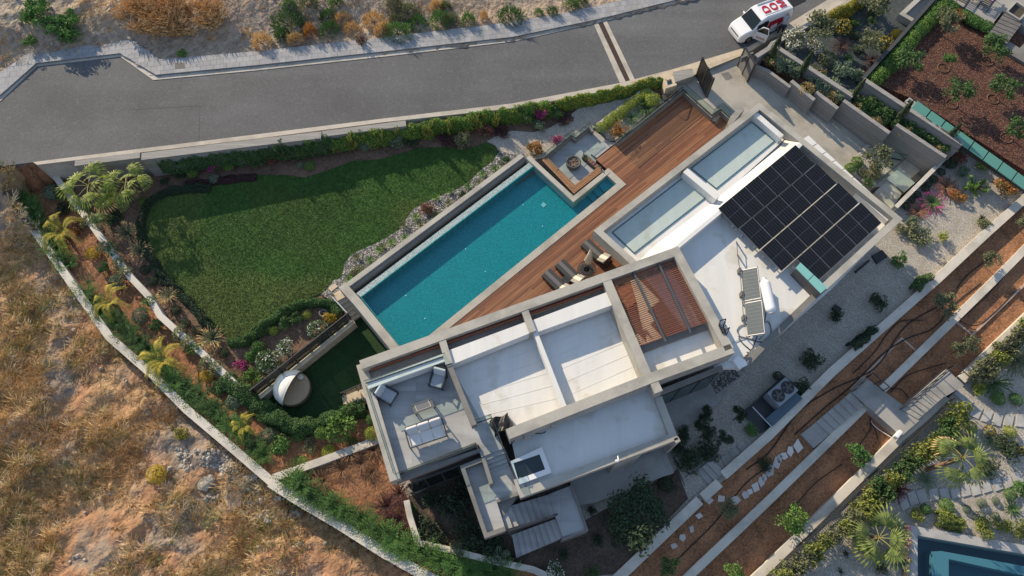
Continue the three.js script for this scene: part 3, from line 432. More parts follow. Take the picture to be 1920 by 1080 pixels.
// ---------- solar panels ----------
{
  T.cells = tex(512, 1, (u, v) => { // one half module: 6 x 12 cells with silver lines
    const x = u * 6, y = v * 10, fx = Math.min(x % 1, 1 - x % 1), fy = Math.min(y % 1, 1 - y % 1), l = 1 - Math.min(ss(.01, .05, fx), ss(.01, .07, fy)); const k = .7 + .6 * fbm(u * 6, v * 6, 6, 3, 131); return [mix(.004 * k, .12, l * .55), mix(.0045 * k, .125, l * .55), mix(.007 * k, .14, l * .55)]; });
  T.cells.repeat.set(1, 1); const cm = new THREE.MeshPhysicalMaterial({ map: T.cells, roughness: .22, specularIntensity: .45 });
  const h = 3.4, tl = P(1490, 273, h), le = P(1345, 392, h), ru = P(1655, 418, h);
  const u = tl.clone().sub(le), n = 6; u.multiplyScalar(1 / n); const w = ru.clone().sub(tl).multiplyScalar(1 / 4);
  const arr = thing('solar_array', 'array of black solar panels on metal rails over the right-wing roof', 'solar panels', V(le.x, 2.7, le.z));
  const fm = mat([.24, .25, .26], .45, { metalness: .3 });
  const mk = (o) => { const y0 = h + .10, y1 = h - .05, Y = b => mix(y0, y1, b), gp = (a, b) => o.clone().addScaledVector(u, a).addScaledVector(w, b);
    const q = (a0, a1, b0, b1, dy) => slab([[a0, b0], [a1, b0], [a1, b1], [a0, b1]].map(([a, b]) => { const p = gp(a, b); return [p.x, p.z]; }), (x, z) => Y(V(x - o.x, 0, z - o.z).dot(w) / w.lengthSq()) + dy, (x, z) => Y(V(x - o.x, 0, z - o.z).dot(w) / w.lengthSq()) + dy - .035);
    const t = part('solar_panel', q(.008, .992, .012, .972, 0), fm, arr);
    for (const [b0, b1] of [[.02, .49], [.498, .966]]) { const g = q(.018, .982, b0, b1, .004); const ps = g.attributes.position, uv = g.attributes.uv; for (let i = 0; i < ps.count; i++) { const d = V(ps.getX(i) - o.x, 0, ps.getZ(i) - o.z); uv.setXY(i, d.dot(u) / u.lengthSq(), (d.dot(w) / w.lengthSq() - b0) / (b1 - b0)); } part('cells', g, cm, t); } };
  for (let r = 0; r < 4; r++) for (let c = r === 3 ? 1 : 0; c < 6; c++) mk(le.clone().addScaledVector(u, c).addScaledVector(w, r));
  const rails = []; for (let r = 0; r < 4; r++) for (const s of [.22, .78]) { const a = le.clone().addScaledVector(w, r + s).addScaledVector(u, r === 3 ? .9 : -.12), b = le.clone().addScaledVector(w, r + s).addScaledVector(u, 6.06); rails.push(bar(a.setY(h - .1), b.setY(h - .1), .05, .05)); for (let i = 0; i < 4; i++) { const p = a.clone().lerp(b, (i + .2) / 3.6); rails.push(bar(p.clone().setY(2.7), p.clone().setY(h - .12), .04)); } }
  part('rack', merge(rails), M.steel, arr);
}
// roof lantern with two teal panes
{ const q = [[1501, 492], [1492, 502], [1539, 550], [1551, 539]], t = thing('roof_lantern', 'narrow dark upstand with two teal glass panes beside the solar panels', 'skylight', P(1520, 520, 3.3)), p = tr(q, 3.6);
  part('upstand', slab(p.map((v, i) => [mix(cen(p)[0], v[0], .97), mix(cen(p)[1], v[1], .97)]), 3.55, 2.6), mat([.10, .095, .09], .7), t);
  const f = (a, b) => [mix(p[a][0], p[b][0], .49), mix(p[a][1], p[b][1], .49)], f2 = (a, b) => [mix(p[a][0], p[b][0], .51), mix(p[a][1], p[b][1], .51)];
  part('pane', slab([p[0], f(0, 3), f(1, 2), p[1]], 3.6, 3.55), mat([.2, .45, .42], .15), t); part('pane', slab([f2(0, 3), p[3], p[2], f2(1, 2)], 3.6, 3.55), mat([.2, .45, .42], .15), t); }
// ---------- left wing (B) ----------
{
  const H = 3.9, outer = [[668, 677], [1271, 463], [1378, 660], [1225, 716], [955, 818], [1050, 770], [1000, 640]];
  const fr = (list, w, h = H, bot = 2.65, name = 'roof_beam', m = M.beam) => part(name, wallGeo(wl(list, h), w, bot), m, house);
  fr([[1368, 655], [1268, 471], [676, 684]], .47); fr([[677, 682], [741, 900]], .5, 3.42, 2.4);                       // outer frame: right, front, left
  fr([[1373, 653], [1222, 708], [952, 814]], .5);                                     // back beam
  fr([[829, 637], [842, 682]], .36, H - .02); fr([[984, 582], [999, 622]], .36, H - .02); fr([[1138, 526], [1214, 704]], .46, H - .01);
  // walls of the upper floor below
  part('wall', slab(tr([[845, 700], [1140, 585], [1205, 660], [1340, 616], [1360, 650], [1220, 700], [950, 800], [905, 800]], 2.6), 2.6, -1), M.beam, house);
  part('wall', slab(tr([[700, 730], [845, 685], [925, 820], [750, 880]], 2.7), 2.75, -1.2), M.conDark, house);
  // roof floors
  rp('roof_floor', [[846, 690], [1002, 622], [1060, 772], [955, 812], [893, 800]], 2.84, 2.6, M.roof);
  rp('roof_floor', [[1008, 622], [1148, 568], [1214, 706], [1065, 768]], 2.84, 2.6, M.roof);
  fr([[1002, 618], [1062, 772]], .22, 3.75, 3.2, 'roof_kerb', M.roof);
  rp('roof_floor', [[1203, 659], [1338, 611], [1362, 654], [1222, 708]], 3.1, 2.7, M.roof);
  // ledge between pergola slots and roof: white inside, lower grey strip outside
  const led = (a, b, c, d, h, m) => rp('ledge', [a, b, c, d], h, 3.0, m);
  led([838, 658], [987, 603], [1000, 622], [846, 684], 3.72, M.roof); led([994, 602], [1142, 546], [1150, 571], [1004, 624], 3.72, M.roof); led([688, 716], [834, 662], [838, 676], [691, 729], 3.72, M.roof);
  led([834, 648], [983, 595], [988, 604], [838, 660], 3.3, M.conDark); led([992, 594], [1137, 541], [1142, 548], [996, 604], 3.3, M.conDark); led([694, 698], [830, 650], [834, 664], [690, 717], 3.3, M.conDark);
  led([1196, 650], [1332, 601], [1338, 613], [1202, 662], 3.3, M.conDark);
  // timber rafters in the front slots
  for (const [a, b] of [[[692, 686], [826, 639]], [[834, 636], [980, 584]], [[990, 581], [1132, 530]]]) for (let i = 0; i < 3; i++) { const o = [i * 1.4, i * 4.1]; part('rafter', bar(P(a[0] + o[0], a[1] + o[1], 3.5), P(b[0] + o[0], b[1] + o[1], 3.5), .07, .16), M.slat[i % 2], house); }
  for (const [a, b] of [[846, 691], [1150, 575], [1022, 616], [999, 628], [1210, 702]]) part('roof_outlet', cyl(.05, .05, .02).translate(...P(a, b, 2.86).toArray()), M.black, house);
  // low seams of the roof coating
  for (let i = 1; i < 6; i++) { const k = i / 6; part('roof_seam', bar(P(mix(1012, 1066, k), mix(625, 768, k), 2.843), P(mix(1150, 1212, k), mix(572, 703, k), 2.843), .05, .008), M.roof, house); part('roof_seam', bar(P(mix(850, 900, k), mix(690, 800, k), 2.843), P(mix(1000, 1056, k), mix(628, 770, k), 2.843), .05, .008), M.roof, house); }
  // pergola of timber slats on two steel beams
  const pg = thing('pergola', 'pergola of red-brown slats on two steel beams in the corner roof frame', 'pergola', P(1240, 560, 3.4)), N = 36;
  for (let i = 0; i < N; i++) { const k = (i + .5) / N, a = P(mix(1143, 1200, k), mix(526, 650, k), 3.62), b = P(mix(1276, 1334, k), mix(477, 602, k), 3.62); part('slat', bar(a, b, .05, .026), M.slat[i % 2], pg); }
  for (const [a, b] of [[[1186, 508], [1248, 641]], [[1233, 491], [1295, 624]]]) part('steel_beam', bar(P(...a, 3.74), P(...b, 3.74), .11, .12), mat([.09, .1, .105], .5, { metalness: .4 }), pg);
  // pale paving under the pergola
  struct('patio', slab(tr([[1180, 520], [1300, 480], [1370, 600], [1230, 680]], .03), .03, -.5), M.conPale);
  // ---------- roof terrace ----------
  rp('terrace_floor', [[688, 727], [840, 676], [893, 772], [926, 832], [742, 893]], 2.85, 2.55, M.terrace);
  fr([[690, 722], [742, 893], [824, 861], [896, 833]], .1, 3.05, 2.5, 'kerb', M.conDark);
  rp('slab_edge', [[738, 893], [897, 833], [902, 846], [744, 905]], 2.85, 2.4, M.conDark);
  fr([[842, 684], [889, 797]], .26, 3.85, 3.2, 'parapet', M.conDark);
  rp('terrace_floor', [[878, 803], [929, 786], [943, 841], [903, 857]], 2.845, 2.55, M.terrace);
  for (let i = 0; i < 4; i++) { const k0 = i / 4, k1 = (i + 1) / 4, h = 2.76 - i * .14; rp('step', [[mix(903, 917, k0), mix(857, 888, k0)], [mix(943, 955, k0), mix(841, 874, k0)], [mix(943, 955, k1), mix(841, 874, k1)], [mix(903, 917, k1), mix(857, 888, k1)]], h, 2.2, M.terrace); }
  rp('terrace_floor', [[917, 887], [955, 873], [977, 923], [931, 941], [920, 910]], 2.3, 1.8, M.terrace);
  fr([[931, 940], [976, 924]], .14, 2.4, 1.6, 'kerb', M.conDark);
  rp('terrace_floor', [[866, 873], [908, 858], [920, 905], [947, 990], [911, 1004]], 2.25, 1.8, M.terrace);
  fr([[903, 862], [867, 876], [911, 1004], [947, 991]], .2, 2.75, 1.8, 'parapet', M.conDark); fr([[906, 858], [921, 907]], .18, 3.2, 2.2, 'parapet', M.conDark);
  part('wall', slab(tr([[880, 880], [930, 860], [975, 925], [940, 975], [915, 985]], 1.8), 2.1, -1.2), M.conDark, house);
  // glass railings of the terrace
  glassRail('glass_railing', 'long glass railing on the pool side of the roof terrace', [P(686, 719, 3.72), P(836, 667, 3.72)], .45);
  glassRail('glass_railing', 'glass railing along the lower left side of the roof terrace', [P(689, 728, 3.05), P(741, 891, 3.05)], .5);
  glassRail('glass_railing', 'glass railing behind the white sofa at the lower terrace edge', [P(743, 892, 3.05), P(822, 862, 3.05), P(893, 834, 3.05), P(899, 850, 3.05)], .5);
  glassRail('glass_railing', 'glass railing at the head of the terrace steps beside the black tarp', [P(884, 797, 2.95), P(921, 784, 2.95), P(942, 838, 2.95), P(957, 872, 2.5), P(976, 921, 2.4)], .75);
  // lower facade of the roof terrace: dark sliding windows
  { const a = P(762, 908, 2.6), b = P(890, 860, 2.6); for (let i = 0; i < 4; i++) { const p = a.clone().lerp(b, i / 4), q = a.clone().lerp(b, (i + .96) / 4), w = part('window', bar(p.clone().setY(1.15), q.clone().setY(1.15), .06, 2.3), M.dark, house); part('pane', bar(p.clone().lerp(q, .04).setY(1.15), p.clone().lerp(q, .96).setY(1.15), .08, 2.15), M.window, w); } }
  solo('window_ledge', slab(tr([[765, 917], [868, 880], [870, 888], [768, 924]], -.5), -.5, -1.2), M.conDark, 'dark stone ledge below the windows under the roof terrace', 'ledge');
}
// ---------- lower roof (C), facades, back terraces ----------
{
  const H = 2.6;
  rp('roof_floor', [[958, 820], [1224, 728], [1262, 822], [980, 925]], 2.3, 2.05, M.roof);
  part('parapet', wallGeo(wl([[1228, 728], [1263, 819], [980, 924], [970, 897]], H), .38, 1.9), M.beam, house);
  part('wall', slab(tr([[965, 825], [1215, 740], [1245, 808], [985, 905]], 2.0), 2.0, -1.2), M.beam, house);
  // skylight
  const sk = [[957, 865], [1016, 838], [1034, 886], [972, 909]], p = tr(sk, 2.7), c = cen(p), t = thing('skylight', 'rectangular skylight with a broad white frame on the lower roof', 'skylight', V(c[0], 2.3, c[1]));
  const inn = tr([[962, 868], [1012, 851], [1023, 880], [971, 899]].map(([a, b]) => [mix(992, a, .98), mix(873, b, .98)]), 2.7);
  part('frame', slab(p, 2.7, 2.25, [inn]), M.whitePaint, t); part('pane', slab(inn, 2.6, 2.28), mat([.02, .032, .04], .06), t);
  // junction stubs and service boxes on the back beam
  for (const [a, b] of [[1036, 793], [987, 815]]) part('roof_stub', box(.3, .75, .36).rotateY(.36).translate(...P(a, b, 3.2).toArray()), M.beam, house);
  part('roof_stub', box(.42, .9, .5).rotateY(.36).translate(...P(1228, 731, 3.45).toArray()), M.beam, house);
  solo('rooftop_pipes', merge([tube([P(962, 826, 3.2), P(972, 820, 3.25), P(985, 815, 3.2)], .04), tube([P(958, 832, 3.0), P(966, 823, 3.1), P(964, 818, 3.2)], .03), tube([P(1000, 806, 3.0), P(1003, 812, 2.9), P(1018, 812, 2.82), P(1024, 809, 2.82)], .03)]), M.dark, 'dark pipes at the corner of the lower roof by the back beam', 'pipes');
  solo('security_camera', merge([cyl(.06, .09, .2).translate(...P(1157, 864, 3.2).toArray()), cyl(.03, .03, .25).rotateX(1).translate(...P(1159, 859, 3.15).toArray())]), M.whitePaint, 'small white camera fitting on the lower roof parapet', 'camera');
  // facade under the right part of B
  part('ledge', slab(tr([[1231, 733], [1353, 684], [1356, 692], [1236, 741]], 2.9), 2.9, 2.6), M.conDark, house);
  { const a = P(1238, 741, 2.7), b = P(1350, 697, 2.7); for (let i = 0; i < 3; i++) { const p = a.clone().lerp(b, i / 3), q = a.clone().lerp(b, (i + .97) / 3), w = part('window', bar(p.clone().setY(1.3), q.clone().setY(1.3), .08, 2.6), M.dark, house); part('pane', bar(p.clone().lerp(q, .06).setY(1.3), p.clone().lerp(q, .94).setY(1.3), .1, 2.4), mat([.02, .05, .05], .05), w); } }
  struct('back_terrace', slab(tr([[1225, 745], [1340, 690], [1392, 700], [1345, 758], [1290, 800], [1255, 800]], -.02), -.02, -1.5), M.concrete);
  struct('stone_paving', slab(tr([[1353, 700], [1377, 689], [1388, 706], [1344, 738], [1334, 720]], .02), .02, -1), tmat(T.river, .8, { bumpMap: T.riverB, bumpScale: .03, color: new THREE.Color().setRGB(.8, .78, .74) }));
  const bt = struct('back_terrace', slab(tr([[1068, 900], [1245, 838], [1264, 886], [1116, 942], [1080, 948]], -.2), -.2, -1.5), M.concrete);
  part('wall', slab(tr([[1140, 870], [1188, 852], [1194, 862], [1146, 882]], .6), 2.3, -.2), M.beam, house); part('column', slab(tr([[1244, 842], [1252, 838], [1256, 846], [1248, 850]], 0), 2.6, -.3), M.beam, house);
  { const a = P(1085, 890, 1), b = P(1230, 838, 1); for (let i = 0; i < 4; i++) { const p = a.clone().lerp(b, i / 4), q = a.clone().lerp(b, (i + .96) / 4), w = part('window', bar(p.setY(1), q.setY(1), .06, 2.2), M.dark, house); part('pane', bar(p.clone().lerp(q, .05), p.clone().lerp(q, .95), .08, 2.05), M.window, w); } }
  // outdoor stair in two flights with a landing
  const s = thing('outdoor_stair', 'grey concrete stair in two flights with a landing behind the house', 'stair', P(1030, 960, 0));
  const flight = (a, b, c, d, n, h0, h1) => { for (let i = 0; i < n; i++) { const k0 = i / n, k1 = (i + 1) / n, h = mix(h0, h1, (i + .5) / n), l = (p, q, k) => [mix(p[0], q[0], k), mix(p[1], q[1], k)]; part('step', slab(tr([l(a, b, k0), l(a, b, k1), l(d, c, k1), l(d, c, k0)], h), h, -1.3), M.terrace, s); } };
  flight([936, 955], [1026, 928], [1040, 966], [950, 992], 8, 2.1, .9);
  part('landing', slab(tr([[1026, 928], [1069, 911], [1099, 993], [1056, 1007]], .82), .82, -1.3), M.terrace, s);
  part('wall', wallGeo(wl([[1071, 909], [1101, 994], [1054, 1011]], .95), .1, -1.3), M.conDark, s);
  flight([1041, 973], [960, 1003], [968, 1046], [1056, 1007], 8, .65, -.6);
  part('rail_wall', bar(P(1040, 967, 1.5), P(950, 998, 2.2), .1, .9), M.dark, s);
  // steps and paths in the shaded garden
  const s2 = thing('garden_steps', 'shaded grey steps in the garden between topiary balls and long wall', 'steps', P(1320, 900, -.9));
  for (let i = 0; i < 6; i++) { const k0 = i / 6, k1 = (i + 1) / 6, h = -.45 - i * .1, l = (p, q, k) => [mix(p[0], q[0], k), mix(p[1], q[1], k)]; part('step', slab(tr([l([1334, 860], [1282, 908], k0), l([1334, 860], [1282, 908], k1), l([1358, 884], [1304, 937], k1), l([1358, 884], [1304, 937], k0)], h), h, -2), M.concrete, s2); }
  struct('back_terrace', slab(tr([[1268, 905], [1282, 908], [1304, 937], [1290, 948], [1284, 936]], -.98), -.98, -2), M.concrete);
  solo('railing', merge([bar(P(1257, 847, .1), P(1284, 910, -.3), .05, .05), bar(P(1262, 858, -.9), P(1286, 916, -1), .1, .4)]), M.dark, 'dark railing beside the shaded garden below the house corner', 'railing');
  solo('railing', bar(P(1284, 895, .0), P(1341, 855, .3), .05, .05), M.dark, 'dark handrail on the upper side of the shaded garden steps', 'railing');
  const gp = struct('stepping_path', slab(tr([[1377, 822], [1392, 808], [1413, 830], [1390, 850]], lift(L.east, .02)), lift(L.east, .02).y, -3), M.white);
  for (const q of [[[1352, 857], [1362, 851], [1372, 868], [1360, 875]], [[1365, 846], [1378, 838], [1388, 850], [1374, 858]], [[1381, 836], [1392, 826], [1403, 838], [1392, 848]], [[1402, 788], [1412, 783], [1421, 798], [1410, 804]]]) part('stone', slab(tr(q, lift(L.east, .06)), lift(L.east, .06).y, -2), M.concrete, gp);
  // sunken plant pit with heat-pump unit
  const pit = thing('plant_pit', 'dark sunken service pit beside the long wall', 'pit', P(1450, 755, -1));
  const y = -.55; part('floor', slab(tr([[1392, 775], [1468, 706], [1510, 742], [1440, 805], [1425, 812]], y), y, -2), M.dark, pit);
  part('rim', wallGeo(wl([[1394, 772], [1410, 760], [1470, 705], [1512, 743]], -.3), .1, -2), M.black, pit); part('cover', slab(tr([[1436, 785], [1492, 735], [1505, 747], [1448, 800]], -.1), -.1, -.16), mat([.05, .09, .12], .35), pit); part('rail', bar(P(1411, 763, -.05), P(1449, 803, -.05), .05, .05), M.steel, pit);
  const hp = thing('heat_pump', 'grey twin-fan heat pump lying in the dark service pit', 'heat pump', P(1468, 734, -.3)); const ang = yaw(P(1447, 747, 0), P(1478, 720, 0));
  { const g0 = new THREE.Group(); const add = (n, g, m) => { g.rotateY(ang); const b = P(1468, 734, .35); g.translate(b.x, b.y, b.z); part(n, g, m, hp); }; add('casing', rbox(1.45, .85, .95, 0, -.43, 0, .05), mat([.22, .25, .28], .5)); for (const s of [-1, 1]) { add('fan_ring', new THREE.TorusGeometry(.32, .035, 6, 24).rotateX(Math.PI / 2).translate(s * .36, .02, 0), M.dark); add('fan_well', cyl(.31, .31, .02, s * .36, .0, 0, 24), M.black); const bl = []; for (let k = 0; k < 5; k++) bl.push(box(.28, .01, .1, .15, 0, 0).rotateX(.3).rotateY(k * 1.257).translate(s * .36, .025, 0)); add('fan', merge(bl), M.grey); const gr = []; for (const r of [.1, .18, .26]) gr.push(new THREE.TorusGeometry(r, .008, 4, 20).rotateX(Math.PI / 2).translate(s * .36, .05, 0)); add('guard', merge(gr), M.grey); } }
}
// ---------- platform and steps across the terraced beds ----------
{
  const LV = lift(L.east, .05), t = thing('garden_stair', 'grey concrete platform with two flights of steps across the terraced beds', 'stair', P(1650, 760, -.5));
  const S = (name, list, dh) => { const lv = lift(L.east, dh); const c = tr(list, lv), h = lv.y(...cen(c)); part(name, slab(tr(list, h), h, -4), M.concrete, t); return h; };
  const hp = S('platform', [[1622, 707], [1655, 732], [1728, 785], [1690, 818], [1596, 735]], .4);
  const fl = (a, b, c, d, n, h0, h1) => { for (let i = 0; i < n; i++) { const k0 = i / n, k1 = (i + 1) / n, h = mix(h0, h1, (i + 1) / n), l = (p, q, k) => [mix(p[0], q[0], k), mix(p[1], q[1], k)]; part('step', slab(tr([l(a, b, k0), l(a, b, k1), l(d, c, k1), l(d, c, k0)], h), h, -4), i > n - 2 ? M.concrete : M.concrete, t); } };
  fl([1595, 736], [1520, 800], [1545, 824], [1619, 760], 7, hp, hp - .42); { const h = hp - .43; part('landing', slab(tr([[1520, 800], [1502, 814], [1526, 840], [1545, 824]], h), h, -4), M.concrete, t); }
  fl([1688, 766], [1745, 718], [1772, 742], [1722, 786], 7, hp, hp + .3); { const h = hp + .31; part('landing', slab(tr([[1745, 718], [1775, 692], [1808, 722], [1772, 744]], h), h, -4), M.concrete, t); }
  const rail = (list, label, ht) => { const r = thing('metal_railing', label, 'railing', list[0].clone()); for (let i = 0; i < list.length - 1; i++) { const a = list[i], b = list[i + 1]; part('top_rail', bar(a.clone().setY(a.y + ht), b.clone().setY(b.y + ht), .045), M.dark, r); part('rail', bar(a.clone().setY(a.y + ht * .15), b.clone().setY(b.y + ht * .15), .03), M.dark, r); const n = Math.max(2, Math.round(a.distanceTo(b) / .9)); for (let k = 0; k <= n; k++) { const p = a.clone().lerp(b, k / n); part('post', bar(p, p.clone().setY(p.y + ht), .035), M.dark, r); } } };
  rail([P(1687, 768, hp), P(1747, 718, hp + .28), P(1776, 692, hp + .31), P(1806, 720, hp + .31)], 'dark metal railing along the right flight and its top landing', .85);
  rail([P(1597, 735, hp), P(1624, 708, hp), P(1655, 733, hp)], 'dark metal railing at the upper left corner of the platform', .8);
}
// ---------- walls and planters along the driveway, gardens beyond (upper right) ----------
{
  struct('dark_gravel', slab(tr([[1448, 88], [1500, 57], [1600, 2], [1760, -90], [1860, -60], [1760, 30], [1625, 150], [1602, 185]], L.slateG), L.slateG.y, -2), M.slate);
  struct('red_mulch', slab(tr([[1632, 152], [1740, 20], [1790, -10], [1880, 40], [1990, 120], [2040, 200], [2040, 430], [1930, 326], [1722, 190]], L.mulchG), L.mulchG.y, -2), M.mulch);
  struct('planter_soil', slab(tr([[1425, 112], [1447, 88], [1600, 180], [1640, 160], [1800, 270], [1772, 292], [1680, 245], [1580, 205]], L.planter), L.planter.y, -2), tmat(T.brown, .95, { color: new THREE.Color().setRGB(.6, .5, .45) }));
  const wa = (list, h, w, label, m = M.boards) => solo('garden_wall', wallGeo(wl(list, h), w, -2), m, label, 'wall');
  wa([[1418, 105], [1442, 90], [1448, 82], [1600, 180]], 1.5, .3, 'grey wall between the driveway planter and the dark gravel garden');
  wa([[1448, 82], [1495, 57], [1594, 3], [1680, -45]], 1.3, .3, 'light wall along the street edge of the dark gravel garden', M.beam);
  wa([[1620, 148], [1702, 202], [1806, 270]], 1.85, .3, 'board-marked wall below the red mulch garden, behind the planter shrubs');
  wa([[1618, 147], [1683, 75], [1758, -10], [1790, -50]], 1.75, .22, 'dark dividing wall between dark gravel and red mulch gardens', mat([.05, .055, .06], .8));
  wa([[1405, 118], [1440, 132], [1482, 163]], .95, .22, 'low grey wall of the driveway planter next to the gate');
  const slabW = (list, h, label) => solo('garden_wall', wallGeo(wl(list, h), .26, -2), M.boards, label, 'wall');
  slabW([[1484, 151], [1527, 187]], 1.15, 'first board-marked wall slab of the driveway planter, counted from the gate'); slabW([[1530, 172], [1571, 203]], 1.2, 'second board-marked wall slab of the driveway planter, counted from the gate');
  slabW([[1582, 188], [1668, 249]], 1.35, 'third board-marked wall slab of the driveway planter, with creepers on its top'); slabW([[1681, 233], [1774, 294]], 1.3, 'fourth board-marked wall slab of the driveway planter, next to the white gravel');
  wallB([[1776, 292], [1814, 269]], .5, .25, 'short pale wall closing the planter at the white gravel', -2);
  wallB([[1772, 296], [1680, 388]], .35, .25, 'thin pale wall between entrance stairs and white gravel', -2);
  // teal panels
  const t = thing('glass_canopy', 'long row of teal panels on a dark ledge below the red mulch garden', 'canopy', P(1815, 250, 1.9));
  part('ledge', wallGeo(wl([[1708, 203], [1800, 268], [1935, 358]], 1.7), .14, 1.35), M.dark, t);
  for (let i = 0; i < 8; i++) { const k0 = i / 8 + .004, k1 = (i + 1) / 8 - .004, a = k => [mix(1719, 1935, k), mix(188, 342, k)], b = k => [mix(1708, 1924, k), mix(202, 358, k)]; part('panel', slab(tr([a(k0), a(k1), b(k1), b(k0)], 1.85), 1.85, 1.79), M.teal, t); }
  const pb = thing('wall_niche', 'open concrete box at the end of the teal panels', 'niche', P(1706, 190, 1.5)); part('rim', wallGeo(wl([[1698, 190], [1706, 184], [1717, 193], [1709, 200], [1698, 190]], 1.8), .1, .5), M.beam, pb); part('floor', slab(tr([[1699, 190], [1706, 185], [1716, 193], [1709, 199]], 1), 1.2, .5), M.black, pb);
  // concrete basin and grey decks at the top right
  const bs = thing('concrete_basin', 'empty pale concrete basin beside the dark dividing wall at the top', 'basin', P(1715, 15, 1.2)); part('floor', slab(tr([[1692, 28], [1735, -20], [1765, 0], [1722, 40]], 1.1), 1.1, .5), M.concrete, bs); part('wall', wallGeo(wl([[1752, -30], [1692, 26], [1718, 41]], 1.5), .3, .5), M.beam, bs);
  struct('patio', slab(tr([[1770, -10], [1860, 47], [1880, 20], [1990, 100], [2080, 60], [2000, -90], [1800, -90]], 1.5), 1.5, 0), M.concrete);
  solo('wooden_walkway', merge([0, 1, 2, 3, 4, 5, 6].map(i => { const f = (s, k) => [mix(mix(1850, 1885, s), mix(1908, 1940, s), k) - s * 0, mix(mix(68, 22, s), mix(90, 46, s), k)]; return slab(tr([f(i / 7 + .01, 0), f(i / 7 + .01, .65), f((i + 1) / 7 - .01, .65), f((i + 1) / 7 - .01, 0)], 1.6), 1.6, 1.2); })), tmat(T.wood, .8, { color: new THREE.Color().setRGB(.2, .19, .18) }), 'weathered grey board walkway at the right edge above the red mulch', 'walkway');
  struct('patio', slab(tr([[1886, 74], [1912, 90], [1940, 60], [1990, 100], [1925, 120], [1878, 92]], 1.35), 1.35, 0), M.conDark);
  const lb = thing('planter_trough', 'dark sunken trough in the patio at the top right corner', 'trough', P(1905, 15, 1.5)); part('rim', wallGeo(wl([[1888, 21], [1906, 2], [1930, 18], [1912, 36], [1888, 21]], 1.72), .12, 1.4), M.beam, lb); part('floor', slab(tr([[1890, 21], [1906, 4], [1928, 18], [1912, 34]], 1.55), 1.55, 1.4), mat([.06, .05, .04], .9), lb);
  const ch = (px, py, label, towel, turn) => { const c = thing('deck_chair', label, 'deck chair', P(px, py, 1.5)); c.rotation.y = turn; const f = []; for (let i = 0; i < 9; i++) local('slat', box(.07, .03, .6, -.75 + i * .17, .34 + Math.max(0, i - 5) * .1, 0), M.dark, c); for (const z of [-.33, .33]) { local('side_rail', box(1.6, .05, .05, 0, .32, z), M.dark, c); for (const x of [-.7, .6]) local('leg', box(.05, .32, .05, x, .16, z), M.dark, c); } local('armrest', box(.6, .03, .06, .2, .55, .36), M.dark, c); if (towel) { const tw = solo('towel', slab([[-.1, -.25], [.75, -.25], [.75, .25], [-.1, .25]], x => .42 + Math.max(0, x - .2) * .45, x => .39 + Math.max(0, x - .2) * .45).rotateY(turn).translate(c.position.x, 1.5, c.position.z), mat([.6, .3, .42], .9), 'pink towel on the right deck chair at the top edge', 'towel'); } };
  ch(1808, -2, 'left black slatted deck chair at the top edge', false, .9); ch(1849, 6, 'right black slatted deck chair under a pink towel at the top edge', true, .9);
  solo('side_table', merge([box(.5, .04, .5, 0, .4, 0), ...[[-1, -1], [1, -1], [1, 1], [-1, 1]].map(([a, b]) => box(.04, .4, .04, a * .22, .2, b * .22))]).rotateY(.9).translate(...P(1830, 4, 1.5).toArray()), M.mid, 'small square table between the two black deck chairs', 'table');
}
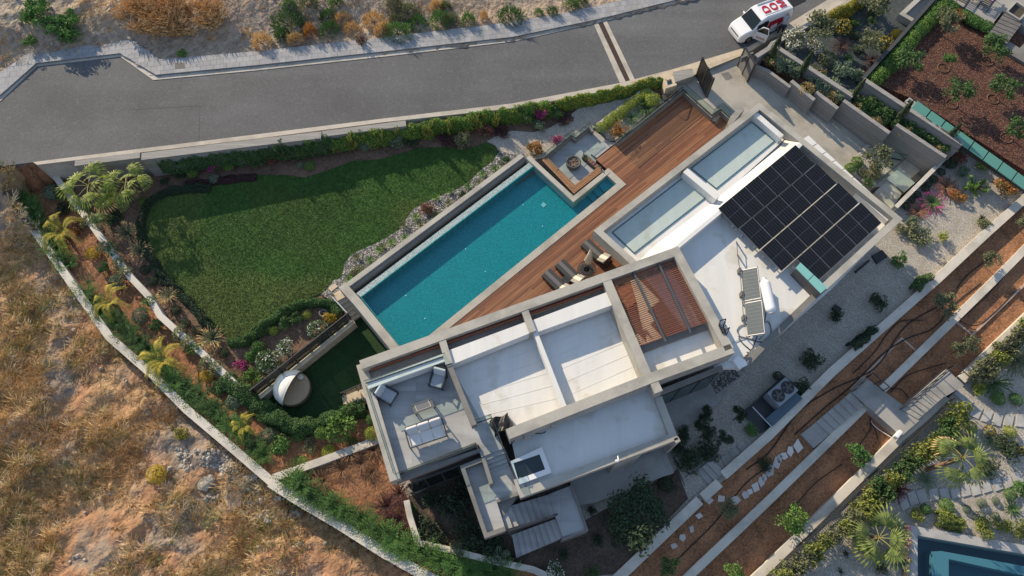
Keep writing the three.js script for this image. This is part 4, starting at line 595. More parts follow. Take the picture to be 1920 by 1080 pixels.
{ // street wall block with a trough, gates, column
  solo('garden_wall', slab(tr([[1262, 134], [1298, 128], [1301, 142], [1266, 154]], .8), .8, -1), M.boards, 'thick concrete wall block beside the black gate', 'wall');
  const t = thing('planter_trough', 'cream box with turquoise inside at the end of the street hedge', 'trough', P(1256, 155, .5)); part('rim', wallGeo(wl([[1247, 149], [1260, 145], [1266, 158], [1250, 163], [1247, 149]], .75), .18, -.5), M.lime, t); part('floor', slab(tr([[1247, 150], [1260, 146], [1266, 158], [1250, 162]], .55), .55, 0), mat([.06, .22, .24], .3), t);
  const g = thing('sliding_gate', 'black sliding gate leaf standing open beside the deck', 'gate', P(1315, 170, .1)); const a = P(1305, 145, .05), b = P(1324, 184, -.05); part('leaf', bar(a.clone().setY(1.0), b.clone().setY(.9), .1, 1.75), M.black, g); for (const k of [0, .5, 1]) { const p = a.clone().lerp(b, k); part('post', bar(p.clone().setY(.05), p.clone().setY(1.9), .12), M.dark, g); } part('track', bar(a.clone().setY(.12).add(V(-.12, 0, .05)), b.clone().setY(.1).add(V(-.12, 0, .05)), .05, .05), M.steel, g);
  const g2 = thing('sliding_gate', 'grey two-panel gate leaf at the driveway entrance below the van', 'gate', P(1390, 130, .1)); const c = P(1384, 122, .15), d = P(1401, 153, .05), m = c.clone().lerp(d, .5); part('panel', bar(c.clone().setY(.95), m.clone().setY(.93), .1, 1.6), M.conDark, g2); part('panel', bar(m.clone().setY(.93), d.clone().setY(.9), .1, 1.6), M.conDark, g2); for (const p of [c, m, d]) part('post', bar(p.clone().setY(.05), p.clone().setY(1.8), .12), M.dark, g2); part('top_rail', bar(c.clone().setY(1.78), d.clone().setY(1.74), .12, .06), M.dark, g2);
  const gp = thing('gate_post', 'dark post and beige box between gate and planter wall', 'gate post', P(1408, 118, .1)); part('post', bar(P(1407, 122, .1), P(1412, 102, 1.5), .08), M.black, gp); part('box', box(.4, .5, .4).translate(...P(1403, 121, .3).toArray()), M.lime, gp); part('arm', bar(P(1389, 112, 1.3), P(1411, 103, 1.4), .1, .5), M.conDark, gp);
  solo('garden_wall', slab(tr([[1369, 219], [1388, 199], [1396, 204], [1373, 232]], 1.1), 1.1, -1), M.boards, 'short thick concrete screen wall between deck corner and driveway', 'wall');
  solo('stair_railing', merge([tube([P(1243, 185, .1), P(1256, 182, .75), P(1268, 170, .7), P(1282, 163, .5)], .03), bar(P(1247, 188, .4), P(1244, 176, .1), .25, .12)]), M.dark, 'dark bent railing between lime shrub planter and street wall', 'railing');
  const mc = tr([[1352, 138], [1366, 135], [1374, 146], [1361, 151]], L.drive); struct('inspection_cover', slab(mc, (x, z) => L.drive.y(x, z) + .006, -.5), M.conDark);
  // driveway stairs with glass, plant bed
  const s = thing('entrance_stair', 'broad pale entrance steps going down from the driveway with glass sides', 'stair', P(1660, 310, -.5));
  for (let i = 0; i < 9; i++) { const k0 = i / 9, k1 = (i + 1) / 9, l = (p, q, k) => [mix(p[0], q[0], k), mix(p[1], q[1], k)], h = -.3 - i * .085; part('step', slab(tr([l([1624, 270], [1698, 294], k0), l([1624, 270], [1698, 294], k1), l([1604, 294], [1676, 322], k1), l([1604, 294], [1676, 322], k0)], h), h, -2), M.conPale, s); }
  part('landing', slab(tr([[1698, 294], [1742, 319], [1715, 344], [1686, 314]], -1.05), -1.05, -2), M.lime, s); part('landing', slab(tr([[1640, 360], [1664, 338], [1692, 362], [1672, 392]], -.5), -.5, -2), M.conPale, s);
  part('glass_roof', slab(tr([[1662, 335], [1687, 314], [1716, 343], [1696, 360]], -.3), -.3, -.34), new THREE.MeshPhysicalMaterial({ color: new THREE.Color().setRGB(.7, .75, .68), roughness: .25, transmission: .6, thickness: 0 }), s); part('void', slab(tr([[1662, 335], [1687, 314], [1716, 343], [1696, 360]], -.7), -.75, -2), M.lime, s);
  glassRail('glass_railing', 'glass railing between entrance steps and the olive tree bed', [P(1633, 353, -.3), P(1697, 298, -.3)], .7); glassRail('glass_railing', 'glass railing over the upper entrance steps', [P(1620, 286, -.2), P(1690, 301, -.5)], .6);
  struct('planter_soil', slab(tr([[1585, 312], [1606, 294], [1622, 296], [1670, 320], [1634, 353], [1600, 328]], -.25), -.22, -2), M.white);
}
// ---------- van ----------
{
  const g = .2, F = P(1383, 66, g + .2), B = P(1470, 22, g + .2), mid = F.clone().lerp(B, .5), turn = yaw(B, F);
  const t = thing('parked_van', 'white delivery van with big red letters on its roof and its front door open', 'van', V(16.5, L.street.y(16.5, -35.4) + .02, -35.4)); t.rotation.y = Math.atan2(-.434, -.901); t.scale.set(.86, .9, .86);
  // body profile along +x (front), extruded across z
  const s = new THREE.Shape(); s.moveTo(-2.2, .35); s.lineTo(-2.22, 1.2); s.lineTo(-2.08, 1.82); s.lineTo(.35, 1.85); s.lineTo(.62, 1.74); s.lineTo(1.22, 1.12); s.quadraticCurveTo(1.9, 1.02, 2.1, .86); s.quadraticCurveTo(2.24, .7, 2.2, .4); s.lineTo(1.95, .25); s.lineTo(1.72, .25); s.absarc(1.38, .3, .34, 0, Math.PI, false); s.lineTo(-1.02, .25); s.absarc(-1.38, .3, .34, 0, Math.PI, false); s.lineTo(-2.1, .25);
  const eg = new THREE.ExtrudeGeometry(s, { depth: 1.5, bevelEnabled: true, bevelThickness: .12, bevelSize: .1, bevelSegments: 4, curveSegments: 10 }).translate(0, 0, -.75);
  { const p = eg.attributes.position; for (let i = 0; i < p.count; i++) { const y = p.getY(i), x = p.getX(i); let k = y > 1 ? 1 - (y - 1) * .12 : 1; if (x > 1.2) k *= 1 - (x - 1.2) * .12; p.setZ(i, p.getZ(i) * k); } eg.computeVertexNormals(); }
  const paint = new THREE.MeshPhysicalMaterial({ color: new THREE.Color().setRGB(.78, .79, .8), roughness: .3, clearcoat: .6 }), red = mat([.42, .01, .03], .4), gl = mat([.012, .018, .02], .05);
  local('body', eg, paint, t);
  const quad = (pts, th = .012) => { const pos = []; const [a, b, c, d] = pts.map(p => V(...p)); const n = b.clone().sub(a).cross(d.clone().sub(a)).normalize().multiplyScalar(th); const A = [a, b, c, d], Bq = A.map(v => v.clone().add(n)); const f = (p, q, r, u) => { for (const v of [p, q, r, p, r, u]) pos.push(v.x, v.y, v.z); }; f(...Bq); for (let i = 0; i < 4; i++) f(A[i], A[(i + 1) % 4], Bq[(i + 1) % 4], Bq[i]); return geo(pos, pos.slice(0, pos.length / 3 * 2).fill(0)); };
  local('windscreen', quad([[.70, 1.80, -.68], [.70, 1.80, .68], [1.33, 1.19, .76], [1.33, 1.19, -.76]], .03).translate(.012, .012, 0), gl, t);
  for (const z of [-1, 1]) { const Y = [[.42, 1.66], [1.05, 1.17], [.05, 1.17], [.05, 1.66]]; local('side_window', quad(Y.map(([x, y]) => [x, y, z * (.885 - Math.max(0, y - 1) * .1)]), .012), gl, t);
    for (const x of [-1.38, 1.38]) { const w = local('wheel', cyl(.32, .32, .22, 0, 0, 0, 24).rotateX(Math.PI / 2).translate(x, .32, z * .76), M.black, t); local('rim', cyl(.19, .19, .24, 0, 0, 0, 10).rotateX(Math.PI / 2).translate(x, .32, z * .76), M.steel, w); }
    local('headlight', rbox(.3, .12, .34, 1.98, .84, z * .58, .05), mat([.35, .36, .38], .1), t); local('wing_mirror', rbox(.12, .16, .22, .92, 1.2, z * 1.0, .04), z < 0 ? M.black : paint, t);
    local('roof_rail', bar(V(-1.95, 1.98, z * .66), V(.25, 1.98, z * .66), .05, .04), paint, t); local('roof_groove', bar(V(-1.95, 1.955, z * .52), V(.25, 1.955, z * .52), .03, .012), M.grey, t); }
  local('grille', box(.05, .08, 1.0, 2.27, .74, 0), M.dark, t); local('bumper', rbox(.16, .2, 1.5, 2.18, .42, 0, .07), paint, t); local('wiper', bar(V(1.25, 1.25, -.5), V(.95, 1.55, -.1), .03, .02), M.black, t);
  // driver's door swung open on the near side (+z)
  const dg = new THREE.Group(); const dr = local('front_door', rbox(1.0, .75, .07, -.5, .72, 0, .03), paint, t); dr.position.set(1.02, 0, -.86); dr.rotation.y = -.95;
  local('window_frame', merge([bar(V(-1, 1.1, 0), V(-.85, 1.62, .03), .06, .05), bar(V(-.85, 1.62, .03), V(-.45, 1.62, .03), .06, .05), bar(V(-.45, 1.62, .03), V(0, 1.1, 0), .06, .05)]), paint, dr); local('pane', quad([[-.96, 1.1, 0], [-.83, 1.58, .03], [-.46, 1.58, .03], [-.06, 1.1, 0]], .008), gl, dr);
  local('door_opening', box(.95, 1.15, .02, .5, 1.02, -.878), M.black, t); local('cargo_panel', quad([[-.1, 1.45, -.85], [-.1, .5, -.885], [-1.0, .62, -.885], [-1.9, 1.5, -.85]], .02), red, t); local('cargo_stripe', quad([[-.35, .95, -.9], [-.35, .55, -.91], [-1.0, .75, -.91], [-.9, 1.1, -.895]], .012), paint, t);
  local('rear_opening', box(.03, 1.3, 1.35, -2.31, 1.1, 0), M.black, t);
  const tg = local('tailgate', rbox(1.15, .06, 1.45, 0, 0, 0, .03), M.black, t); tg.position.set(-2.68, 2.0, 0); tg.rotation.z = -.1;
  const { FontLoader } = await import('three/addons/loaders/FontLoader.js'); const { TextGeometry } = await import('three/addons/geometries/TextGeometry.js');
  const font = await new FontLoader().loadAsync('fonts/droid/droid_sans_bold.typeface.json');
  [['D', -.10], ['O', -.80], ['M', -1.5]].forEach(([c, x]) => { const g = new TextGeometry(c, { font, size: .56, depth: .012, curveSegments: 6 }); g.computeBoundingBox(); const bb = g.boundingBox; g.translate(-(bb.min.x + bb.max.x) / 2, -(bb.min.y + bb.max.y) / 2, 0); g.scale(.5 / (bb.max.x - bb.min.x) * 1.5, 1, 1); // letters stand with their tops towards the front
    g.rotateX(-Math.PI / 2); g.rotateY(-Math.PI / 2); g.translate(x, 1.962, 0); local('letter', g, red, t); });
  { const g = new TextGeometry('DOME', { font, size: .17, depth: .01 }); g.computeBoundingBox(); g.translate(-g.boundingBox.max.x / 2, 0, 0).rotateY(Math.PI).translate(-.5, .55, -.036); local('lettering', g, red, dr); }
}
// ---------- a person bending at the van ----------
function person(name, label, joints, bones, mats, at, turn) {
  const t = thing(name, label, 'person', at); t.rotation.y = turn;
  const xs = Object.values(joints), lo = [0, 1, 2].map(i => Math.min(...xs.map(j => j[i] - j[3])) - .06), hi = [0, 1, 2].map(i => Math.max(...xs.map(j => j[i] + j[3])) + .06), size = Math.max(...[0, 1, 2].map(i => hi[i] - lo[i])), n = 72;
  const field = (x, y, z, bs) => { let r = 9; for (const [a, b] of bs) { const A = joints[a], Bq = joints[b], dx = Bq[0] - A[0], dy = Bq[1] - A[1], dz = Bq[2] - A[2], L2 = dx * dx + dy * dy + dz * dz || 1e-6, k = sat(((x - A[0]) * dx + (y - A[1]) * dy + (z - A[2]) * dz) / L2), d = Math.hypot(x - A[0] - dx * k, y - A[1] - dy * k, z - A[2] - dz * k) - mix(A[3], Bq[3], k); const h = Math.max(.05 - Math.abs(r - d), 0) / .05; r = Math.min(r, d) - h * h * .05 / 4; } return r; };
  const mk = (nm, bs, m, grow, parent) => { const mc = new MarchingCubes(n, m, false, false, 120000); mc.isolation = 0; for (let k = 0; k < n; k++) for (let j = 0; j < n; j++) for (let i = 0; i < n; i++) mc.field[i + j * n + k * n * n] = -(field(lo[0] + size * (i / n), lo[1] + size * (j / n), lo[2] + size * (k / n), bs) - grow); mc.update(); const c = mc.count, pos = [], nor = [];
    for (let i = 0; i < c; i++) pos.push(lo[0] + size * (mc.positionArray[i * 3] + 1) / 2, lo[1] + size * (mc.positionArray[i * 3 + 1] + 1) / 2, lo[2] + size * (mc.positionArray[i * 3 + 2] + 1) / 2); const g = geo(pos, pos.slice(0, c * 2).fill(0)); const q = local(nm, g, m, parent ?? t); return q; };
  const body = mk('body', bones, mats.skin, 0); for (const [nm, bs, m, gr] of mats.clothes) mk(nm, bs, m, gr, t); return t;
}
{ // facing the cargo door, bending forward (+x is forward)
  const j = { hip: [-.12, .95, 0, .13], waist: [0, 1.08, 0, .13], chest: [.22, 1.27, 0, .15], neck: [.36, 1.42, 0, .06], head: [.45, 1.5, 0, .095], crown: [.5, 1.53, 0, .1],
    hl: [-.12, .92, .09, .1], kl: [-.02, .5, .11, .062], al: [-.1, .08, .12, .045], tl: [.1, .035, .14, .04], hr: [-.12, .92, -.09, .1], kr: [.05, .5, -.12, .062], ar: [-.02, .08, -.13, .045], tr: [.18, .035, -.15, .04],
    sl: [.27, 1.34, .19, .065], el: [.45, 1.1, .24, .045], wl: [.66, 1.12, .18, .033], fl: [.75, 1.12, .16, .02], sr: [.27, 1.34, -.19, .065], er: [.45, 1.1, -.24, .045], wr: [.66, 1.1, -.18, .033], fr: [.75, 1.1, -.16, .02],
    f1: [.82, 1.13, .19, .011], f2: [.83, 1.125, .165, .011], f3: [.82, 1.115, .14, .011], g1: [.82, 1.11, -.19, .011], g2: [.83, 1.1, -.165, .011], g3: [.82, 1.09, -.14, .011], th: [.74, 1.14, .11, .012], th2: [.74, 1.12, -.11, .012] };
  const torso = [['hip', 'waist'], ['waist', 'chest'], ['chest', 'sl'], ['chest', 'sr'], ['hip', 'hl'], ['hip', 'hr']], legs = [['hl', 'kl'], ['kl', 'al'], ['hr', 'kr'], ['kr', 'ar']], feet = [['al', 'tl'], ['ar', 'tr']], arms = [['sl', 'el'], ['el', 'wl'], ['wl', 'fl'], ['fl', 'f1'], ['fl', 'f2'], ['fl', 'f3'], ['wl', 'th'], ['sr', 'er'], ['er', 'wr'], ['wr', 'fr'], ['fr', 'g1'], ['fr', 'g2'], ['fr', 'g3'], ['wr', 'th2']];
  const at = P(1472, 40, 1.3), van = P(1462, 36, .2);
  person('person', 'person in grey shirt and dark trousers bending at the open van', j, [...torso, ...legs, ...feet, ...arms, ['chest', 'neck'], ['neck', 'head'], ['head', 'crown']], { skin: mat([.42, .24, .16], .6), clothes: [['shirt', [['waist', 'chest'], ['chest', 'sl'], ['chest', 'sr'], ['sl', 'el'], ['sr', 'er'], ['hip', 'waist']], mat([.38, .38, .4], .9), .014], ['trousers', [['hip', 'hl'], ['hip', 'hr'], ...legs], mat([.05, .05, .06], .9), .012], ['hair', [['head', 'crown']], mat([.02, .017, .015], .9), .006], ['shoes', feet, M.black, .01]] }, V(at.x, L.street.y(at.x, at.z), at.z), yaw(at, van));
}
// ---------- deck furniture ----------
{
  const mk = (a, b, label) => { const A = P(...a, .3), B = P(...b, .3), t = thing('sun_lounger', label, 'sun lounger', V(A.x, 0, A.z)); t.rotation.y = yaw(A, B); // +x from foot to head, origin at the foot end
    local('frame', merge([box(2.0, .07, .06, 1.0, .22, .31), box(2.0, .07, .06, 1.0, .22, -.31), box(.06, .07, .66, .04, .22, 0), box(.06, .07, .66, 1.97, .22, 0)]), M.dark, t); for (const x of [.12, 1.85]) for (const z of [-.3, .3]) local('leg', box(.06, .22, .06, x, .11, z), M.dark, t);
    local('mattress', rbox(1.28, .13, .7, .64, .32, 0, .05, 3), M.char, t); const st = local('stripe', box(1.275, .012, .22, .64, .388, 0), M.mid, t);
    const bk = local('backrest', rbox(.62, .13, .7, .31, 0, 0, .05, 3), mat([.26, .25, .22], .9), t); bk.position.set(1.3, .34, 0); bk.rotation.z = .62; local('stripe', box(.615, .014, .24, .31, .068, 0), M.cream, bk); local('backrest_frame', box(.6, .04, .6, .31, -.09, 0), M.dark, bk); return t; };
  mk([1023, 510], [1063, 549], 'leftmost striped sun lounger, its head end under the roof edge'); mk([1048, 492], [1090, 533], 'middle striped sun lounger between small table and parasol'); mk([1096, 454], [1142, 496], 'rightmost striped sun lounger, beside the roof corner of the right wing');
  const t = thing('side_table', 'round dark slatted table under the folded parasol', 'table', P(1100, 505, 0)); for (let i = 0; i < 30; i++) { const a = i / 30 * Math.PI * 2; part('slat', bar(P(1100, 505, .5).add(V(Math.cos(a) * .07, 0, Math.sin(a) * .07)), P(1100, 505, .5).add(V(Math.cos(a) * .5, 0, Math.sin(a) * .5)), .05, .02), M.dark, t); }
  part('rim', new THREE.TorusGeometry(.52, .02, 6, 32).rotateX(Math.PI / 2).translate(...P(1100, 505, .5).toArray()), M.black, t); part('base', cyl(.32, .36, .06, 0, .03, 0).translate(...P(1100, 506, 0).toArray()), M.black, t);
  const u = thing('parasol', 'folded cream parasol beside the right sun lounger', 'parasol', P(1100, 504, 0)); const b = P(1100, 504, 0); part('pole', bar(b, b.clone().setY(2.6), .045), M.steel, u);
  { const pts = []; const N = 16, g = []; for (let i = 0; i < 9; i++) { const k = i / 8, r = mix(.05, .19, Math.pow(k, .8)); pts.push([r, 2.55 - k * 1.55]); } const lg = lathe(pts, 32), p = lg.attributes.position; for (let i = 0; i < p.count; i++) { const a = Math.atan2(p.getZ(i), p.getX(i)), r = 1 + .3 * Math.sin(a * 8) * ss(2.5, 1.2, p.getY(i)); p.setX(i, p.getX(i) * r); p.setZ(i, p.getZ(i) * r); } lg.computeVertexNormals(); part('canopy', lg.translate(b.x, 0, b.z), M.cream, u); part('finial', cyl(.03, .05, .1).translate(b.x, 2.62, b.z), M.steel, u); for (const d of [-.14, .16]) part('rib', bar(V(b.x + d * .3, 2.5, b.z - .06), V(b.x + d * 1.7, 1.5, b.z - .3), .02), M.steel, u); }
  const m = P(1060, 530, 0), t2 = thing('side_table', 'small dark square table between left and middle sun loungers', 'table', m); t2.rotation.y = .7; for (let i = 0; i < 6; i++) local('slat', box(.45, .03, .065, 0, .38, -.19 + i * .076), M.dark, t2); for (const x of [-.2, .2]) for (const z of [-.2, .2]) local('leg', box(.04, .38, .04, x, .19, z), M.dark, t2);
}
{ // fire bowl and log rack
  const c = P(1075, 306, -.1), t = thing('fire_bowl', 'round grey fire bowl with gravel inside on the sunken patio', 'fire bowl', V(c.x, -.35, c.z)); local('bowl', lathe([[0, 0], [.38, 0], [.45, .12], [.47, .4], [.4, .42], [.36, .36], [.3, .3], [0, .29]], 40), mat([.085, .085, .085], .8), t);
  const st = []; for (let i = 0; i < 60; i++) { const a = rr(0, 6.28), r = Math.sqrt(R()) * .3; st.push(new THREE.DodecahedronGeometry(rr(.025, .05)).translate(Math.cos(a) * r, .32 + rr(0, .03), Math.sin(a) * r)); } const g = local('gravel', merge(st), mat([.3, .2, .14], .8), t); g.userData.kind = 'stuff';
  const a = P(1094, 291, -.05), b = P(1127, 318, -.05), k = thing('log_rack', 'long black rack stacked with firewood beside the bench', 'log rack', V((a.x + b.x) / 2, -.35, (a.z + b.z) / 2)); const n = V(-(b.z - a.z), 0, b.x - a.x).normalize().multiplyScalar(.13);
  part('tray', bar(a.clone().setY(-.28), b.clone().setY(-.28), .3, .04), M.black, k); for (const p of [a, b]) part('end_plate', bar(p.clone().setY(-.3), p.clone().setY(.18), .28, .03), M.black, k); for (let i = 0; i < 44; i++) { const p = a.clone().lerp(b, (i % 22 + .5) / 22).setY(-.2 + Math.floor(i / 22) * .13 + rr(-.02, .03)); part('log', bar(p.clone().sub(n).add(V(0, rr(-.02, .02), 0)), p.clone().add(n), .075, .075), mat([.2, .13, .09].map(q => q * rr(.5, 1.4)), .9), k); }
}
// ---------- roof terrace furniture ----------
{
  const y = 2.85, chair = (px, py, fx, fy, label) => { const A = P(px, py, y + .35), B = P(fx, fy, y + .35), t = thing('armchair', label, 'armchair', V(A.x, y, A.z)); t.rotation.y = yaw(A, B);
    local('seat', rbox(.62, .14, .6, .05, .36, 0, .05), M.fabricG, t); const bk = local('back_cushion', rbox(.15, .5, .62, 0, .22, 0, .06), mat([.5, .52, .54], .9), t); bk.position.set(-.3, .42, 0); bk.rotation.z = .35; for (const z of [-.36, .36]) { local('armrest', box(.78, .05, .05, -.02, .56, z), M.dark, t); for (const x of [-.36, .34]) local('leg', box(.05, .56, .05, x, .28, z), M.dark, t); local('side_rail', box(.74, .05, .04, -.02, .28, z), M.dark, t); } local('rail', box(.05, .05, .7, .36, .28, 0), M.dark, t); local('back_frame', bar(V(-.4, .3, 0), V(-.58, .82, 0), .66, .03), M.dark, t); return t; };
  chair(727, 741, 744, 750, 'left grey armchair on the roof terrace, turned towards the table'); chair(821, 713, 816, 728, 'right grey armchair on the roof terrace, beside the parapet wall');
  const t = thing('coffee_table', 'low dark coffee table with an inset frame on the roof terrace', 'table', P(793, 762, y)); const c = P(791, 764, y + .42), q = tr([[770, 759], [807, 746], [815, 762], [778, 776]], y + .45); part('top', slab(q, y + .45, y + .4), M.grey, t); { const cc = cen(q), k = s => q.map(v => [mix(cc[0], v[0], s), mix(cc[1], v[1], s)]); part('inlay', slab(k(.72), y + .462, y + .45, [k(.66)]), M.cream, t); part('inset', slab(k(.65), y + .458, y + .45), mat([.16, .16, .165], .5), t); } q.forEach(v => { const cc = cen(q), x = mix(cc[0], v[0], .93), z = mix(cc[1], v[1], .93); part('leg', bar(V(x, y, z), V(x, y + .4, z), .05), M.dark, t); });
  const A = P(765, 823, y + .3), B = P(833, 800, y + .3), s = thing('sofa', 'white three-seat sofa at the lower end of the roof terrace', 'sofa', V((A.x + B.x) / 2, y, (A.z + B.z) / 2)); s.rotation.y = yaw(A, B); const W = A.distanceTo(B) - .08;
  // +x along the sofa, +z its front
  for (let i = 0; i < 3; i++) { const x = -W / 2 + W * (i + .5) / 3; local('seat_cushion', rbox(W / 3 - .015, .16, .58, x, .4, .18, .06, 3), mat([.66, .64, .6], .9), s); const b = local('back_cushion', rbox(W / 3 - .02, .5, .17, 0, .24, 0, .07, 3), mat([.56, .56, .57], .9), s); b.position.set(x, .44, -.16); b.rotation.x = -.42; }
  for (const x of [-W / 2 - .05, W / 2 + .05]) { local('armrest', box(.06, .05, .86, x, .62, .05), M.dark, s); for (const z of [-.36, .46]) local('leg', box(.05, .62, .05, x, .31, z), M.dark, s); } local('rail', box(W + .1, .06, .05, 0, .28, .46), M.dark, s); local('rail', box(W + .1, .06, .05, 0, .28, -.34), M.dark, s); local('back_frame', bar(V(-W / 2, .72, -.46), V(W / 2, .72, -.46), .04, .05), M.dark, s);
  const bag = P(940, 797, 3.05); const tg = new THREE.BoxGeometry(.95, .5, .75, 10, 4, 8), tp = tg.attributes.position; for (let i = 0; i < tp.count; i++) { const x = tp.getX(i), z = tp.getZ(i); tp.setXYZ(i, x + .05 * Math.sin(z * 9), tp.getY(i) * (.8 + .5 * fbm(x * 5 + 9, z * 5 + 9, 4096, 2, 3)) + (tp.getY(i) > 0 ? .08 * Math.sin(x * 11 + z * 7) : 0), z + .04 * Math.sin(x * 8)); } tg.computeVertexNormals(); solo('tarp_bundle', tg.rotateY(.35).translate(bag.x, 3.08, bag.z), M.black, 'crumpled black tarp bundle beside the head of the terrace steps', 'tarp');
}
// ---------- solar water heater, ladder, hoses on the right-wing roof ----------
{
  const t = thing('solar_water_heater', 'solar water heater with two grey collectors and a white tank on the roof', 'water heater', P(1415, 565, 2.7)); const coll = (a, b, c, d) => { const p = [P(...a, 3.0), P(...b, 3.6), P(...c, 3.6), P(...d, 3.0)];
    const mk = (s, dy, th) => { const cc = p.reduce((q, v) => q.add(v), V()).multiplyScalar(.25), v = p.map(w => cc.clone().lerp(w, s)); const nrm = v[1].clone().sub(v[0]).cross(v[3].clone().sub(v[0])).normalize(); if (nrm.y < 0) nrm.negate(); const A = v.map(w => w.clone().addScaledVector(nrm, dy)), Bq = A.map(w => w.clone().addScaledVector(nrm, -th)), pos = []; const f = (i, j, k, l) => { for (const w of [i, j, k, i, k, l]) pos.push(w.x, w.y, w.z); }; f(...A); f(...Bq); for (let i = 0; i < 4; i++) f(A[i], A[(i + 1) % 4], Bq[(i + 1) % 4], Bq[i]); return geo(pos, pos.slice(0, pos.length / 3 * 2).fill(0)); };
    const col = part('collector', mk(1, 0, .09), mat([.5, .5, .49], .4, { metalness: .5 }), t); part('pane', mk(.95, .006, .02), mat([.10, .12, .13], .22), col); for (let i = 1; i < 9; i++) { const k = i / 9; part('absorber_line', bar(p[0].clone().lerp(p[3], k).lerp(p[1].clone().lerp(p[2], k), .05).add(V(0, .012, 0)), p[0].clone().lerp(p[3], k).lerp(p[1].clone().lerp(p[2], k), .95).add(V(0, .012, 0)), .018, .012), mat([.135, .155, .165], .4), col); } for (const v of [p[1], p[2]]) part('leg', bar(v.clone(), v.clone().setY(2.7), .05), M.steel, t); for (const v of [p[0], p[3]]) part('leg', bar(v.clone(), v.clone().setY(2.7), .05), M.steel, t); };
  coll([1390, 506], [1420, 500], [1427, 559], [1395, 565]); coll([1396, 568], [1428, 562], [1434, 625], [1401, 630]);
  const a = P(1435, 531, 3.75), b = P(1446, 580, 3.75), ax = b.clone().sub(a), Ln = ax.length(), tk = part('tank', new THREE.CapsuleGeometry(.27, Ln - .1, 6, 24).rotateZ(Math.PI / 2).rotateY(yaw(a, b)).translate((a.x + b.x) / 2, 3.7, (a.z + b.z) / 2), M.whitePaint, t); const e = b.clone().addScaledVector(ax.clone().normalize(), .2); part('end_cap', new THREE.TorusGeometry(.14, .025, 6, 20).rotateY(Math.PI / 2).rotateY(yaw(a, b)).translate(e.x - .0, 3.7, e.z), mat([.5, .5, .5], .5), tk); part('flange', cyl(.12, .12, .12).rotateZ(Math.PI / 2).rotateY(yaw(a, b)).translate(a.x - ax.x / Ln * .26, 3.7, a.z - ax.z / Ln * .26), M.whitePaint, tk);
  for (const k of [.2, .8]) { const p = a.clone().lerp(b, k); part('stand', bar(p.clone().setY(3.45), p.clone().setY(2.7).add(V(.15, 0, 0)), .05), M.steel, t); part('stand', bar(p.clone().setY(3.45), p.clone().setY(2.7).add(V(-.2, 0, .05)), .05), M.steel, t); }
  part('pipe', tube([P(1436, 585, 3.5), P(1434, 600, 3.1), P(1428, 612, 2.8), P(1404, 632, 2.8)], .03), M.dark, t); part('pipe', tube([P(1430, 545, 3.5), P(1427, 560, 3.4), P(1430, 588, 3.1)], .025), M.steel, t);
  // black supports along the left side
  solo('fall_protection_rail', merge([tube([P(1381, 452, 3.1), P(1384, 485, 3.1), P(1387, 505, 3.1), P(1390, 540, 3.1), P(1395, 612, 3.1)], .02), ...[[1381, 455], [1383, 478], [1386, 512], [1390, 555], [1394, 600]].map(([x, y]) => bar(P(x, y, 2.7), P(x, y, 3.15), .06)), ...[[1386, 508], [1390, 552], [1394, 596]].map(([x, y]) => box(.12, .4, .22).translate(...P(x, y, 2.9).toArray()))]), M.grey, 'thin rail on posts left of the solar collectors', 'rail');
  // loops of hose
  const ring = (pts, r, m, label) => solo('hose', tube(pts, r, 60, 6), m, label, 'hose'); const W = (x, y) => P(x, y, 2.74);
  ring([W(1386, 628), W(1382, 620), W(1388, 611), W(1400, 609), W(1420, 612), W(1440, 603), W(1446, 620), W(1440, 636), W(1425, 641), W(1405, 635), W(1384, 630)], .025, M.grey, 'grey hose looped on the roof below the collectors');
  ring([W(1385, 634), W(1392, 643), W(1402, 652), W(1408, 656), W(1414, 645), W(1420, 630)], .025, M.black, 'black hose running to the roof corner below the collectors'); ring([W(1408, 656), W(1403, 664), W(1397, 668), W(1395, 672), W(1400, 668), W(1404, 662), W(1400, 660)], .022, M.black, 'small black loop of hose at the lower roof corner');
  ring([W(1374, 652), W(1372, 646), W(1384, 638), W(1404, 632)], .02, M.steel, 'pale pipe from the roof corner to the collectors');
  { const Y = 3.95, l = [P(1348, 610, Y), P(1351, 601, Y), P(1361, 598, Y), P(1356, 612, Y), P(1360, 620, Y), P(1368, 614, Y), P(1362, 628, Y), P(1355, 625, Y), P(1357, 618, Y)]; const g = thing('roof_ladder', 'black folding ladder hanging over the corner roof edge', 'ladder', P(1358, 612, 3.3)); for (const [i, j] of [[0, 1], [1, 2], [0, 7], [2, 3], [3, 6], [4, 5], [5, 6], [7, 4]]) part('rail', bar(l[i], l[j], .05), M.black, g); for (let i = 1; i < 5; i++) part('rung', bar(l[0].clone().lerp(l[7], i / 5), l[2].clone().lerp(l[6], i / 5), .03), M.black, g); }
  solo('roof_hatch', slab(tr([[1374, 675], [1384, 667], [1398, 676], [1402, 684], [1386, 692]], 3.0), 3.0, 2.6), M.whitePaint, 'pale grey cover plate at the lowest corner of the right-wing roof', 'cover');
  // black covers on the gravel
  const bp = (list, label) => solo('access_cover', slab(tr(list, lift(L.east, .12)), (x, z) => L.east.y(x, z) + .12, -2), M.black, label, 'cover'); bp([[1635, 479], [1654, 468], [1665, 481], [1645, 494]], 'black square cover on the white gravel beside the right-wing roof edge'); bp([[1560, 577], [1567, 570], [1579, 579], [1572, 587]], 'small black cover on the shaded gravel above a shrub'); bp([[1603, 508], [1630, 486], [1631, 490], [1606, 511]], 'long dark strip on the gravel under the roof edge');
}
